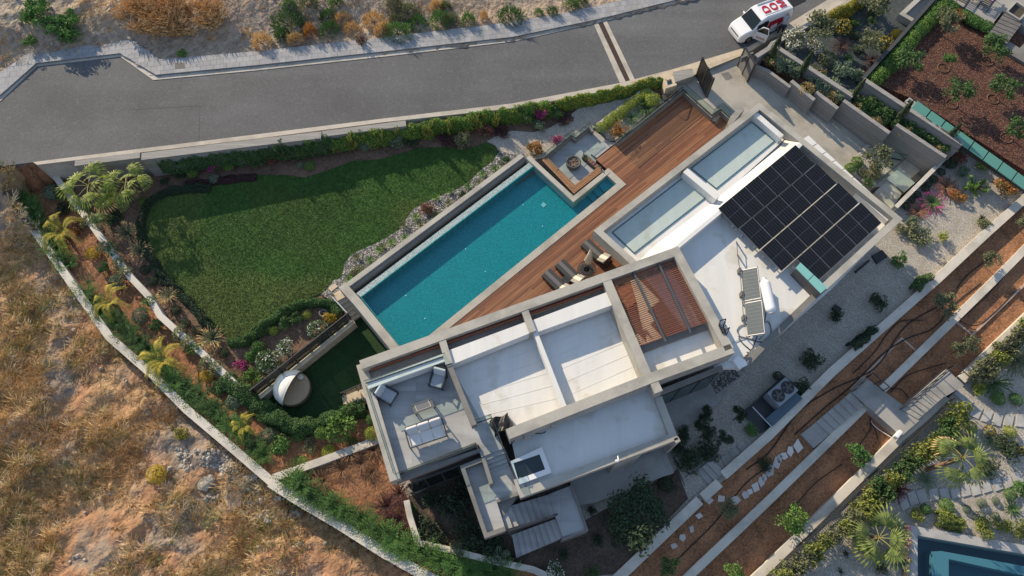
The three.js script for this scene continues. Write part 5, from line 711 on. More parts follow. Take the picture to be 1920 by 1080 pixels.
// ---------- daybed on the turf ----------
{
  const c = P(549, 729, -1.3), t = thing('daybed', 'round outdoor daybed with a cream half-dome canopy on the sunken turf', 'daybed', V(c.x, -1.7, c.z)); t.rotation.y = yaw(P(560, 735, -1.3), P(530, 722, -1.3)); const r = 1.0;
  local('base', lathe([[.0, 0], [.9, 0], [1.0, .1], [1.02, .34], [.98, .4], [0, .4]], 40), mat([.09, .07, .055], .9), t); local('mattress', lathe([[0, .4], [.93, .4], [.98, .46], [.95, .54], [.85, .57], [0, .58]], 40), mat([.38, .28, .18], .9), t);
  // hood: half sphere towards +x, ribbed
  const pos = [], uv = [], N = 28, K = 14; const pt = (i, k) => { const a = i / N * Math.PI, b = k / K * Math.PI * .56; const rib = 1 + .012 * Math.sin(k / K * Math.PI * 5); // arcs hinged on the z axis
    const y = Math.sin(a) * Math.cos(b + .25 - .56 * 0), x = Math.sin(a) * Math.sin(b - .12), z = Math.cos(a); return [x * 1.05 * rib, .45 + Math.abs(Math.sin(a) * Math.cos(b - .12)) * 1.0 * rib, z * 1.05]; };
  for (let i = 0; i < N; i++) for (let k = 0; k < K; k++) for (const q of [pt(i, k), pt(i + 1, k), pt(i + 1, k + 1), pt(i, k), pt(i + 1, k + 1), pt(i, k + 1)]) { pos.push(...q); uv.push(q[0], q[2]); } let g = geo(pos, uv); local('canopy', g, mat([.8, .77, .7], .85), t); const arc = []; for (let i = 0; i <= 24; i++) arc.push(V(...pt(i / 24 * N, 0))); local('hoop', tube(arc, .025, 48), M.cream, t);
  const cu = local('cushion', new THREE.SphereGeometry(.2, 14, 10).scale(1, .45, .8).translate(-.15, .66, .72), M.cream, t);
}
// ---------- slatted fence on the outer wall ----------
{
  const f = (list, label) => { const a = list[0], b = list[1], t = thing('slatted_fence', label, 'fence', a.clone()); const d = a.distanceTo(b), n = Math.min(290, Math.floor(d / .125)); const sl = bar(V(0, 0, 0), V(0, .85, 0), .02, .045); for (let i = 0; i <= n; i++) { const p = a.clone().lerp(b, i / n); const m = shade(new THREE.Mesh(sl, M.dark)); m.name = 'slat'; m.position.set(p.x - a.x, p.y - a.y, p.z - a.z); m.rotation.y = yaw(a, b); t.add(m); } part('rail', bar(a.clone().setY(a.y + .1), b.clone().setY(b.y + .1), .04), M.dark, t); part('rail', bar(a.clone().setY(a.y + .8), b.clone().setY(b.y + .8), .04), M.dark, t); };
  const Q = (x, y) => { const p = L.east.at(x, y, .2); return V(p.x, p.y + .2, p.z); };
  f([Q(1778, 752), Q(1415, 1100)], 'dark slatted metal fence on the outer wall below the right steps'); f([Q(1925, 604), Q(1812, 712)], 'dark slatted metal fence on the outer wall above the right steps');
  // lantern box on the wall, white pipe, drip hoses
  const lp = P(1685, 815, 0); solo('utility_box', rbox(.5, .35, .22, 0, 0, 0, .05).rotateY(.75).translate(lp.x - .05, .0, lp.z), M.whitePaint, 'white box at the end of the outer wall by the platform', 'box'); const H = (l, r, m, label) => solo('hose', tube(l.map(([x, y]) => { const p = L.east.at(x, y, -.05); p.y -= .09; return p; }), r, 90, 5), m, label, 'hose');
  H([[1633, 788], [1636, 794], [1650, 806], [1672, 820]], .025, M.whitePaint, 'thin white pipe on the soil below the platform'); const dk = mat([.02, .018, .016], .8);
  H([[1632, 782], [1633, 800], [1614, 832], [1608, 840]], .03, dk, 'dark hose left of the white pipe below the platform'); H([[1633, 790], [1645, 815], [1647, 840], [1640, 860]], .03, dk, 'dark hose curving right below the platform');
  H([[1860, 480], [1810, 520], [1780, 560], [1700, 610], [1640, 690], [1560, 730], [1500, 770], [1440, 850], [1400, 880]], .035, dk, 'long black drip hose winding down the first soil bed'); H([[1840, 530], [1790, 570], [1750, 615], [1700, 635], [1660, 660], [1600, 720], [1540, 770], [1490, 815]], .035, dk, 'second black drip hose beside the middle wall'); H([[1730, 600], [1690, 602], [1665, 625], [1640, 660], [1600, 700]], .03, dk, 'black drip hose in a bow near the first olive tree');
  H([[1775, 680], [1740, 690], [1700, 705], [1670, 735]], .03, dk, 'black drip hose crossing the second bed above the platform'); H([[1668, 728], [1690, 730], [1704, 745]], .03, dk, 'short curved drip hose beside the right flight'); H([[1580, 870], [1530, 905], [1490, 950], [1470, 975]], .03, dk, 'black drip hose between the two citrus trees'); H([[1440, 875], [1400, 905], [1340, 980], [1290, 1030], [1240, 1080]], .03, dk, 'black drip hose beside the flat stepping stones'); H([[1905, 545], [1860, 590], [1830, 610], [1800, 600], [1795, 590]], .03, dk, 'black drip hose inside the thin edging of the second bed');
  H([[1960, 430], [1890, 510], [1850, 555], [1800, 600]], .03, dk, 'black drip hose along the middle wall, upper right'); H([[1470, 720], [1480, 695], [1500, 690], [1510, 710], [1498, 722], [1486, 712], [1505, 700], [1530, 702], [1540, 715], [1525, 722], [1508, 712]], .02, mat([.03, .06, .05], .7), 'tangle of green garden hose on the shaded gravel');
  // flat stones laid in the first bed
  const sp = struct('stepping_path', slab(tr([[1365, 930], [1378, 928], [1508, 840], [1496, 832]], lift(L.east, -.13)), (x, z) => L.east.y(x, z) - .112, -3), M.soil); const stones = [[1497, 836, 9, 15], [1482, 846, 6, 12], [1462, 860, 6, 10], [1470, 855, 8, 8], [1456, 868, 8, 14], [1443, 882, 9, 14], [1428, 903, 6, 12], [1417, 913, 8, 12], [1398, 928, 7, 9], [1406, 922, 6, 8], [1378, 938, 11, 10], [1352, 935, 8, 9], [1330, 938, 8, 9], [1311, 967, 7, 7], [1297, 992, 5, 9], [1280, 1008, 6, 9], [1264, 1024, 7, 7], [1433, 896, 5, 10]];
  for (const [x, y, w, h] of stones) { const r = rng(x * 7 + y), n = r() > .5 ? 4 : 5, a0 = r() * 6, q = []; for (let i = 0; i < n; i++) { const a = a0 + i / n * 6.283 + (r() - .5) * .4; q.push([x + Math.cos(a) * w * 1.08, y + Math.sin(a) * h * .92]); } const lv = lift(L.east, -.06); part('stone', slab(tr(q, lv), (X, Z) => L.east.y(X, Z) - .06, -2), mat((k => [.5 * k, .46 * k, .43 * k])(mix(.8, 1.25, r())), .85), sp); }
}
// ---------- neighbour's pool and slabs (lower right) ----------
{
  const y = -.45, t = thing('swimming_pool', 'dark blue neighbouring pool with a pale rim in the lower right corner', 'pool', P(1800, 1050, y)); const ins = [[1720, 1002], [1935, 1040], [2080, 1066], [2080, 1300], [1720, 1300]];
  part('floor', slab(tr(ins, y - .9), y - .95, y - 1.4), mat([.02, .06, .09], .5), t); const ip = tr(ins, y - .02); for (let i = 0; i < 5; i++) { const a = ip[i], b = ip[(i + 1) % 5]; part('pool_wall', bar(V(a[0], y - .5, a[1]), V(b[0], y - .5, b[1]), .06, .95), mat([.02, .07, .1], .5), t); }
  part('coping', wallGeo(wl([[1712, 1330], [1712, 994], [1930, 1032], [2100, 1062]], y + .02), .44, -2), M.pave, t);
  part('bench', slab(tr([[1748, 1034], [1766, 1033], [1935, 1064], [2070, 1090], [2070, 1112], [1780, 1048], [1780, 1300], [1748, 1300]], y - .2), y - .25, y - 1.2), mat([.10, .19, .23], .5), t);
  const c = ip, pos = [], uv = []; for (const f of [[0, 1, 2], [0, 2, 3], [0, 3, 4]]) for (const i of [...f].reverse()) { pos.push(c[i][0], y - .12, c[i][1]); uv.push(c[i][0], -c[i][1]); } part('water', geo(pos, uv), M.water, t);
  const sw = thing('stone_wall', 'low wall of rough tan stones along the left side of the neighbouring pool', 'wall', P(1700, 1030, -.6)); for (let i = 0; i < 46; i++) { const k = i / 46, p = P(mix(1700, 1699, k) + rr(-4, 4), mix(988, 1130, k), -.5); const g = new THREE.DodecahedronGeometry(rr(.08, .15), 0).scale(1.2, .8, 1).rotateY(rr(0, 6)).translate(p.x, -.5 + rr(0, .15), p.z); part('stone', g, mat([.36, .26, .17].map(q => q * rr(.6, 1.3)), .9), sw); }
  const path = (list, label) => { const s = struct('stepping_path', slab(tr(label, lift(L.se, .004)), L.se.y(0, 0) + .006, -2), M.white); for (const [x, yy, w, h, a] of list) { const q = [[-w, -h], [w, -h], [w, h], [-w, h]].map(([u, v]) => [x + u * Math.cos(a) - v * Math.sin(a), yy + u * Math.sin(a) + v * Math.cos(a)]); part('stone', slab(tr(q, -.54), -.54, -1), M.pave, s); } };
  path([[1695, 942, 8, 13, -.35], [1712, 934, 8, 13, -.35], [1729, 930, 8, 13, -.33], [1751, 927, 8, 11, -.2], [1771, 926, 8, 11, -.18], [1791, 923, 8, 11, -.2], [1811, 919, 8, 11, -.25], [1830, 917, 8, 11, -.3], [1850, 912, 8, 11, -.3], [1871, 908, 8, 11, -.35], [1890, 903, 8, 11, -.35], [1909, 895, 8, 11, -.35]], [[1690, 935], [1920, 885], [1922, 905], [1700, 955]]);
  path([[1802, 742, 13, 6, .75], [1814, 757, 8, 9, .5], [1831, 772, 9, 11, .45], [1851, 781, 8, 11, .35], [1871, 787, 8, 11, .25], [1892, 788, 8, 11, .2], [1914, 788, 8, 12, .1]], [[1800, 735], [1840, 765], [1920, 780], [1920, 796], [1850, 790], [1810, 762]]);
}
// ---------- plants ----------
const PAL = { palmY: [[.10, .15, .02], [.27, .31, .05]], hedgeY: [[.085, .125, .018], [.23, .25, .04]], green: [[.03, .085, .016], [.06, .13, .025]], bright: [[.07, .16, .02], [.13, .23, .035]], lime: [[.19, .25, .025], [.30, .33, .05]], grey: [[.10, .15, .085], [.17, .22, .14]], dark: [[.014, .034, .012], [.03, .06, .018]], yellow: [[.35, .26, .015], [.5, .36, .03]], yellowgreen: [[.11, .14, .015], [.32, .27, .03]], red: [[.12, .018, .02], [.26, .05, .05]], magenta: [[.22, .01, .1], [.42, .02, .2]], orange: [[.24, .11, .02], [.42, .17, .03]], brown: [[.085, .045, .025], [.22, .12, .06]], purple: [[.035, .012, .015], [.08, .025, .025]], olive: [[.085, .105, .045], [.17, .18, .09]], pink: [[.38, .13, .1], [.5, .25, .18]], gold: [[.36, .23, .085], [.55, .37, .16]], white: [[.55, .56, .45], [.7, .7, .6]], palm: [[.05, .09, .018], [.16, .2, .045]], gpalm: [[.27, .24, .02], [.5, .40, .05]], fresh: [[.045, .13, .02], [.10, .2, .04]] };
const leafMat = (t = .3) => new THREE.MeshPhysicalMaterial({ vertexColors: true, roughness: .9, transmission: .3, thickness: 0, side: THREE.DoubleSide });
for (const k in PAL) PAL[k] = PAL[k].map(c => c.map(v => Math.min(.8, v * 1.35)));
const LEAF = leafMat(), STEM = M.trunk;
function leaves(list, pal, r, mixIn) { // list of {p, n, s, a}: position, normal, length, aspect -> rhombic leaves, slightly folded
  const n = list.length, pos = new Float32Array(n * 18), col = new Float32Array(n * 18), uv = new Float32Array(n * 12), d = V(), b = V(), q = V(); let o = 0;
  for (const l of list) {
    const nn = l.n.clone().normalize(); if (l.d) d.copy(l.d).normalize(); else { d.set(r() - .5, r() - .5, r() - .5).cross(nn); if (d.lengthSq() < 1e-6) d.set(1, 0, 0); d.normalize(); } b.copy(nn).cross(d).normalize();
    const s = l.s, w = s * (l.a ?? .5), P0 = l.p, f = s * (l.f ?? .12);
    const A = [P0.x - d.x * s * .5, P0.y - d.y * s * .5, P0.z - d.z * s * .5], C = [P0.x + d.x * s * .5 - nn.x * f, P0.y + d.y * s * .5 - nn.y * f, P0.z + d.z * s * .5 - nn.z * f], B1 = [P0.x + b.x * w * .5 + nn.x * f * .4, P0.y + b.y * w * .5 + nn.y * f * .4, P0.z + b.z * w * .5 + nn.z * f * .4], B2 = [P0.x - b.x * w * .5 + nn.x * f * .4, P0.y - b.y * w * .5 + nn.y * f * .4, P0.z - b.z * w * .5 + nn.z * f * .4];
    const c = mix3(l.c ? PAL[l.c][0] : pal[0], l.c ? PAL[l.c][1] : pal[1], sat(r() * .8 + (l.k ?? .1))); const tri = [A, B1, C, A, C, B2];
    for (const v of tri) { pos[o] = v[0]; pos[o + 1] = v[1]; pos[o + 2] = v[2]; col[o] = c[0]; col[o + 1] = c[1]; col[o + 2] = c[2]; o += 3; }
  }
  const g = new THREE.BufferGeometry(); g.setAttribute('position', new THREE.BufferAttribute(pos, 3)); g.setAttribute('color', new THREE.BufferAttribute(col, 3)); g.setAttribute('uv', new THREE.BufferAttribute(uv, 2)); g.computeVertexNormals(); return g;
}
const dirRnd = (r, up = -.2) => { let v; do { v = V(r() * 2 - 1, r() * 2 - 1, r() * 2 - 1); } while (v.lengthSq() > 1 || v.lengthSq() < .01 || v.clone().normalize().y < up); return v.normalize(); };
// all shapes fill a unit: radius 1, height about 1
const SHAPE = {
  ball(r, n = 800, s = .19) { const o = []; for (let i = 0; i < n; i++) { const d = dirRnd(r, -.35), q = .82 + .2 * r() - .12 * vn(d.x * 3 + 5, d.z * 3 + d.y * 3 + 5, 0, 3); o.push({ p: V(d.x * q, .48 + d.y * q * .5, d.z * q), n: d.clone().add(dirRnd(r, -1).multiplyScalar(.7)), s: s * (.7 + .6 * r()), k: d.y * .15 }); } return o; },
  bush(r, n = 620, s = .2) { const cl = []; const m = 9 + Math.floor(r() * 5); for (let i = 0; i < m; i++) { const a = i / m * 6.28 + r(), q = .2 + .5 * r(); cl.push([Math.cos(a) * q, .3 + .42 * r(), Math.sin(a) * q, .28 + .2 * r(), r()]); } const o = []; for (let i = 0; i < n; i++) { const c = cl[i % m], d = dirRnd(r, -.5), q = c[3] * (.55 + .55 * r()); o.push({ p: V(c[0] + d.x * q, Math.max(.04, c[1] + d.y * q * .8), c[2] + d.z * q), n: d.clone().add(dirRnd(r, -1).multiplyScalar(.8)), s: s * (.6 + .8 * r()), k: c[4] * .3 - .05 }); } return o; },
  loose(r, n = 330, s = .2) { const o = []; for (let b = 0; b < 16; b++) { const d = dirRnd(r, .05), L = .55 + .5 * r(); for (let i = 0; i < n / 16; i++) { const k = .25 + .75 * r(); o.push({ p: V(d.x * L * k + (r() - .5) * .16, .1 + d.y * L * k * .9 + (r() - .5) * .14, d.z * L * k + (r() - .5) * .16), n: d.clone().add(dirRnd(r, -1)), s: s * (.6 + .8 * r()), k: k * .2 }); } } return o; },
  spray(r, n = 44) { const o = []; for (let i = 0; i < n; i++) { const a = r() * 6.28, e = .3 + .6 * r(), L = .55 + .55 * r(); for (let k = 1; k < 9; k++) { const t = k / 8, x = Math.cos(a) * L * t * (.4 + e), y = .15 + L * t * 1.1 * (1 - .55 * t * e), z = Math.sin(a) * L * t * (.4 + e); for (const sd of [-1, 1]) o.push({ p: V(x - Math.sin(a) * sd * .08, y, z + Math.cos(a) * sd * .08), d: V(Math.cos(a) * .8 - Math.sin(a) * sd, .1, Math.sin(a) * .8 + Math.cos(a) * sd), n: V(0, 1, 0).add(dirRnd(r, -1).multiplyScalar(.4)), s: .19, a: .3, k: t * .3 - .1 }); } } return o; },
  blades(r, n = 130, e0 = .2, tip) { const o = []; for (let i = 0; i < n; i++) { const a = r() * 6.28, e = e0 + r() * (1.25 - e0), L = .7 + .5 * r(), S = 4; let px = Math.cos(a) * .06, py = 0, pz = Math.sin(a) * .06; for (let k = 0; k < S; k++) { const th = e + (1 - k / S) * 0 - k * .28, dx = Math.cos(a) * Math.cos(1.35 - (1.35 - th) * .9), dy = Math.sin(Math.max(-.5, th)), dz = Math.sin(a) * Math.cos(1.35 - (1.35 - th) * .9), st = L / S, d = V(dx, dy, dz).normalize(); o.push({ p: V(px + d.x * st / 2, Math.max(.01, py + d.y * st / 2), pz + d.z * st / 2), d, n: V(-Math.sin(a) * .3, 1, Math.cos(a) * .3).addScaledVector(d, -d.y), s: st * 1.25, a: .13, f: .02, k: k * .12, c: k === S - 1 ? tip : undefined }); px += d.x * st; py += d.y * st; pz += d.z * st; } } return o; },
  rosette(r, n = 26) { const o = []; for (let i = 0; i < n; i++) { const a = i * 2.4, e = .15 + 1.1 * (i / n), d = V(Math.cos(a) * Math.cos(e), Math.sin(e), Math.sin(a) * Math.cos(e)); for (let k = 0; k < 2; k++) o.push({ p: d.clone().multiplyScalar(.3 + .35 * k).add(V(0, .08 - k * .05, 0)), d, n: V(-d.x * d.y, 1 - d.y * d.y, -d.z * d.y), s: .55, a: .26, f: .03, k: r() * .3 }); } return o; },
  crown(r, n = 900, s = .16) { const cl = [], m = 15; for (let i = 0; i < m; i++) { const d = dirRnd(r, -.6), q = .35 + .42 * r(); cl.push([d.x * q, .55 + d.y * q * .5, d.z * q, .2 + .22 * r(), r()]); } const o = []; for (let i = 0; i < n; i++) { const c = cl[i % m], d = dirRnd(r, -1), q = c[3] * (.35 + .75 * r()); o.push({ p: V(c[0] + d.x * q, c[1] + d.y * q * .75, c[2] + d.z * q), n: d.clone().add(dirRnd(r, -1)), s: s * (.6 + .8 * r()), k: c[4] * .35 - .1 }); } return o; },
  mound(r, n = 900) { const o = []; for (let i = 0; i < n; i++) { const d = dirRnd(r, .02), lob = .72 + .4 * vn(d.x * 2.5 + 7, d.z * 2.5 + 7 + d.y * 2, 0, 4), q = lob * (.6 + .45 * r()), dd = d.clone().add(V((r() - .5) * .6, .35 + .4 * r(), (r() - .5) * .6)).normalize(); o.push({ p: V(d.x * q, .05 + d.y * q * .8, d.z * q), d: dd, n: dirRnd(r, -1).cross(dd), s: .2 * (.6 + .8 * r()), a: .22, f: .04, k: (lob - .9) * .6 }); } return o; },
  crownBig(r, n = 3200, s = .1) { const cl = [], m = 26; for (let i = 0; i < m; i++) { const d = dirRnd(r, -.2), q = .3 + .5 * r(); cl.push([d.x * q, .5 + d.y * q * .45, d.z * q, .17 + .17 * r(), r()]); } const o = []; for (let i = 0; i < n; i++) { const c = cl[i % m], d = dirRnd(r, -.6), q = c[3] * (.5 + .6 * r()); o.push({ p: V(c[0] + d.x * q, c[1] + d.y * q * .7, c[2] + d.z * q), n: d.clone().add(dirRnd(r, -1)), s: s * (.6 + .8 * r()), k: c[4] * .35 - .1 }); } return o; },
  vine(r, n = 260, s = .2) { const o = []; for (let i = 0; i < n; i++) { const a = r() * 6.28, q = Math.pow(r(), .7); o.push({ p: V(Math.cos(a) * q, .25 + .5 * (1 - q) * r() - .25 * q, Math.sin(a) * q * .75), n: V(0, .8, 0).add(dirRnd(r, -1).multiplyScalar(.9)), s: s * (.6 + .8 * r()), k: r() * .3, c: r() < .12 ? 'lime' : undefined }); } return o; },
  column(r, n = 420, s = .5) { const o = []; for (let i = 0; i < n; i++) { const y = r(), a = r() * 6.28, q = (.35 + .75 * r()) * Math.pow(Math.sin(Math.PI * Math.min(1, y * .93 + .06)), .6); o.push({ p: V(Math.cos(a) * q, y, Math.sin(a) * q), d: V(Math.cos(a) * .2, 1, Math.sin(a) * .2), n: V(Math.cos(a), .3, Math.sin(a)), s: .16 + s * .02, a: 1.6, k: r() * .2 }); } return o; },
};
const FLOWER = { wflower: ['bush', 'green', 'white', .30], wball: ['ball', 'green', 'white', .16], pinkbush: ['bush', 'green', 'pink', .22], magenta: ['bush', 'green', 'magenta', .6], redbush: ['bush', 'green', 'red', .55], topyellow: ['ball', 'dark', 'yellow', .4], oliveTop: ['ball', 'dark', 'olive', .55], orange: ['bush', 'green', 'orange', .6], cream: ['bush', 'olive', 'white', .3] };
const gcache = {};
function plantGeo(kind, pal, v) {
  const key = kind + pal + v; if (gcache[key]) return gcache[key]; const r = rng(kind.length * 1000 + pal.charCodeAt(0) * 31 + pal.length * 7 + v * 977 + kind.charCodeAt(1));
  let list; if (FLOWER[kind]) { const [k2, p2, fc, am] = FLOWER[kind]; list = SHAPE[k2](r, 640, .19); list.forEach(l => { if (r() < am * (l.p.y > .35 ? 1.3 : .5)) { l.c = fc; l.s *= .8; l.a = .8; } }); return gcache[key] = leaves(list, PAL[p2], r); }
  if (kind === 'redgrass') list = SHAPE.blades(r, 150, .25, 'red'); else if (kind === 'pinkgrass') list = SHAPE.blades(r, 170, .2, 'magenta'); else if (kind === 'plume') list = SHAPE.blades(r, 130, .5, 'gold'); else list = SHAPE[kind](r);
  return gcache[key] = leaves(list, PAL[pal], r);
}
const stemG = [0, 1].map(v => { const r = rng(50 + v), gs = []; for (let i = 0; i < 5; i++) { const a = i * 1.3 + r(), q = .35 + .2 * r(); gs.push(tube([V(0, 0, 0), V(Math.cos(a) * q * .4, .25, Math.sin(a) * q * .4), V(Math.cos(a) * q, .55, Math.sin(a) * q)], .03, 5, 4)); } return merge(gs); });
const trunkG = [0, 1, 2].map(v => { const r = rng(80 + v), gs = []; const tp = [V(0, 0, 0), V(.05 * (r() - .5), .2, .05 * (r() - .5)), V(.1 * (r() - .5), .45, .1 * (r() - .5))]; gs.push(tube(tp, .045, 6, 6)); for (let i = 0; i < 5; i++) { const a = i * 1.26 + r(), q = .3 + .25 * r(), e = V(Math.cos(a) * q, .62 + .25 * r(), Math.sin(a) * q); gs.push(tube([tp[2], tp[2].clone().lerp(e, .5).add(V(0, -.03, 0)), e], .022, 5, 4)); } return merge(gs); });
let pv = 0;
const NAMES = { mound: 'tussock', ball: 'round_shrub', bush: 'shrub', loose: 'shrub', spray: 'hedge_plant', blades: 'grass_clump', redgrass: 'grass_clump', pinkgrass: 'grass_clump', plume: 'grass_clump', rosette: 'rosette_plant', vine: 'creeper', column: 'cypress' };
const CAT = { tussock: 'tussock', round_shrub: 'shrub', shrub: 'shrub', hedge_plant: 'shrub', grass_clump: 'grass clump', rosette_plant: 'plant', creeper: 'creeper', cypress: 'cypress' };
// plant(kind, palette, x, y in the photograph, level, radius, height, label)
function plant(kind, pal, px, py, lv, rad, h, label, group, upk = .5, dy = 0) {
  if (typeof lv === 'number') lv = flat(lv); const p = lv.at(px, py, h * upk); p.y += dy; const name = NAMES[kind] ?? 'shrub', v = pv++ % 3, turn = R() * 6.28;
  const t = thing(name, label, CAT[name], p, group); t.rotation.y = turn; const f = local('foliage', plantGeo(kind, pal, v % 2), LEAF, t); rad *= 1.12; f.scale.set(rad, h, rad * rr(.88, 1.12)); if (rad > .42 && !['blades', 'redgrass', 'pinkgrass', 'plume', 'rosette', 'vine', 'spray'].includes(kind)) { const s = local('stem', stemG[v % 2], STEM, t); s.scale.set(rad, h, rad); } return t;
}
function tree(pal, px, py, lv, rad, h, label, group, name = 'small_tree', shape = 'crown') { if (typeof lv === 'number') lv = flat(lv); const p = lv.at(px, py, h * .72), v = pv++ % 3, t = thing(name, label, 'tree', p, group); t.rotation.y = R() * 6.28; const c = local('crown', plantGeo(shape, pal, v), LEAF, t); c.scale.set(rad * 1.3, h * .66, rad * 1.3); c.position.y = h * .42; const k = local('trunk', trunkG[v], STEM, t); k.scale.set(rad, h, rad); return t; }
function row(kind, pal, pts, step, lv, rad, h, label, group, upk = .5, jit = .12) { if (typeof lv === 'number') lv = flat(lv); const w = pts.map(([a, b]) => lv.at(a, b, h * upk)); for (let i = 0; i < w.length - 1; i++) { const L = w[i].distanceTo(w[i + 1]), n = Math.max(1, Math.round(L / step)); for (let k = 0; k < n; k++) { const p = w[i].clone().lerp(w[i + 1], (k + .5) / n), name = NAMES[kind], s = rr(.82, 1.2), pl = Array.isArray(pal) ? pal[Math.floor(R() * pal.length)] : pal; const t = thing(name, label, CAT[name], V(p.x + rr(-jit, jit), p.y, p.z + rr(-jit, jit)), group); t.rotation.y = R() * 6.28; const f = local('foliage', plantGeo(kind, pl, pv++ % 3), LEAF, t); f.scale.set(rad * s, h * rr(.85, 1.15), rad * s); } } }
function hedge(pts, w, h, lv, pal, label, dens = 900, s = .13, fl) { // one clipped or grown-together hedge along a line
  if (typeof lv === 'number') lv = flat(lv); dens *= 1.7; s *= .74; const r = rng(pts[0][0] * 3 + pts.length), q = pts.map(([a, b]) => lv.at(a, b, h * .8)), cv = new THREE.CatmullRomCurve3(q), L = cv.getLength(), n = Math.round(L * dens), list = []; const t = thing('hedge', label, 'hedge', cv.getPoint(.5)); const b = t.position;
  const tg = V(); for (let i = 0; i < n; i++) { const k = r(), p = cv.getPointAt(k); cv.getTangentAt(k, tg); const a = (r() - .5) * Math.PI * 1.25, q2 = .78 + .35 * r(), bump = .45 + 1.05 * fbm(p.x * 1.9 + 50, p.z * 1.9 + 50 + a, 4096, 3, 7), sx = Math.sin(a) * w * .5 * q2 * bump, y = Math.cos(a) * h * q2 * bump; const nx = -tg.z, nz = tg.x; const yy = Math.max(.03, y * .95); list.push({ p: V(p.x + nx * sx - b.x, p.y + yy - b.y, p.z + nz * sx - b.z), n: V(nx * Math.sin(a), Math.cos(a), nz * Math.sin(a)).add(dirRnd(r, -1).multiplyScalar(.8)), s: s * (.6 + .8 * r()), k: (bump - 1) * .5, c: fl && r() < fl[1] ? fl[0] : undefined }); }
  local('foliage', leaves(list, PAL[pal], r), LEAF, t); local('stems', bar(cv.getPointAt(.02).sub(b).setY(.05 + cv.getPointAt(.02).y - b.y), cv.getPointAt(.98).sub(b).setY(.05 + cv.getPointAt(.98).y - b.y), .05), STEM, t); const st = t.children[1]; const tb = []; for (let i = 0; i < L / .5; i++) { const p = cv.getPointAt((i + .5) / (L / .5 + 1)).sub(b); tb.push(cyl(.02, .03, h * .7, p.x, p.y + h * .35, p.z, 5)); } st.geometry = merge(tb); return t;
}
// fan palms and feather palms
function fanPalm(px, py, lv, trunkH, rad, label, lean = V(0, 0, 0), pal = 'palm', seed = 1, nf = 13) {
  if (typeof lv === 'number') lv = flat(lv); const p = lv.at(px, py, trunkH), r = rng(seed * 91), t = thing('fan_palm', label, 'palm', p); p; const top = V(lean.x, trunkH, lean.z); t.position.x -= lean.x; t.position.z -= lean.z;
  local('trunk', (() => { const g = tube([V(0, 0, 0), V(lean.x * .4, trunkH * .5, lean.z * .4), top], .12, 14, 9); const q = g.attributes.position; for (let i = 0; i < q.count; i++) { const k = 1 + .12 * Math.sin(q.getY(i) * 40); q.setX(i, q.getX(i) * k); } return g; })(), mat([.2, .12, .08], .95), t);
  for (let i = 0; i < nf; i++) { const a = i * 2.4 + r() * .5, e = 1.0 - 1.5 * (i / nf) + (r() - .5) * .3, L = rad * ((seed < 10 ? .46 : .34) + .16 * r()), d = V(Math.cos(a) * Math.cos(e), Math.sin(e), Math.sin(a) * Math.cos(e)); const hub = top.clone().addScaledVector(d, L).add(V(0, -.06 * L, 0)); const list = [], side = V(-Math.sin(a), 0, Math.cos(a)), upv = side.clone().cross(d).negate(); const fr = rad * (.62 + .12 * r());
    for (let k = 0; k < 15; k++) { const ang = (k / 14 - .5) * 2.9, dd = d.clone().multiplyScalar(Math.cos(ang)).addScaledVector(side, Math.sin(ang)).addScaledVector(upv, .18); let q = hub.clone(); const fl = fr * (.75 + .25 * Math.cos(ang * .5)); for (let s = 0; s < 3; s++) { const d2 = dd.clone().add(V(0, -.1 - s * (.3 + .25 * r()), 0)).normalize(); const nx = q.clone().addScaledVector(d2, fl / 3); list.push({ p: q.clone().lerp(nx, .5), d: d2, n: upv.clone().add(V((r() - .5) * .5, .3, (r() - .5) * .5)), s: fl / 3 * 1.3, a: s === 0 ? .32 : s === 1 ? .3 : .2, f: .03, k: s * .22 - .05, c: i > nf - 2 && s > 1 ? 'gold' : undefined }); q = nx; } }
    const f = local('frond', leaves(list, PAL[pal], r), LEAF, t); local('stalk', tube([top, top.clone().lerp(hub, .5).add(V(0, .05, 0)), hub], .022, 5, 5), mat([.25, .24, .08], .7), f); }
  return t;
}
function featherPalm(px, py, lv, rad, h, label, seed = 1, nf = 9, pal = 'gpalm') {
  if (typeof lv === 'number') lv = flat(lv); const p = lv.at(px, py, h * .6), r = rng(seed * 57), t = thing('feather_palm', label, 'palm', p); local('trunk', lathe([[0, 0], [.13, 0], [.1, h * .25], [.05, h * .42], [0, h * .42]], 9), STEM, t);
  for (let i = 0; i < nf; i++) { const a = i / nf * 6.28 + r() * .6, L = rad * (.85 + .3 * r()), list = [], pts = []; const n = 24; for (let k = 0; k <= n; k++) { const s = k / n; pts.push(V(Math.cos(a) * L * s, h * .38 + h * .95 * (Math.sin(Math.min(1, s * 1.15) * 2.2) * .62) - s * s * h * .45, Math.sin(a) * L * s)); }
    for (let k = 3; k <= n; k++) { const tg = pts[k].clone().sub(pts[k - 1]).normalize(), side = V(-Math.sin(a), 0, Math.cos(a)); for (const sd of [-1, 1]) { const d = tg.clone().multiplyScalar(.75).addScaledVector(side, sd).add(V(0, -.25, 0)).normalize(), s = L * .26 * (1 - .55 * Math.abs(k / n - .45)); list.push({ p: pts[k].clone().addScaledVector(d, s * .45), d, n: V(0, 1, 0).add(dirRnd(r, -1).multiplyScalar(.4)), s, a: .14, f: .05, k: r() * .35 }); } }
    const f = local('frond', leaves(list, PAL[pal], r), LEAF, t); local('rib', tube(pts.filter((q, k) => k % 4 === 0), .015, 12, 4), mat([.3, .28, .06], .7), f); }
  return t;
}
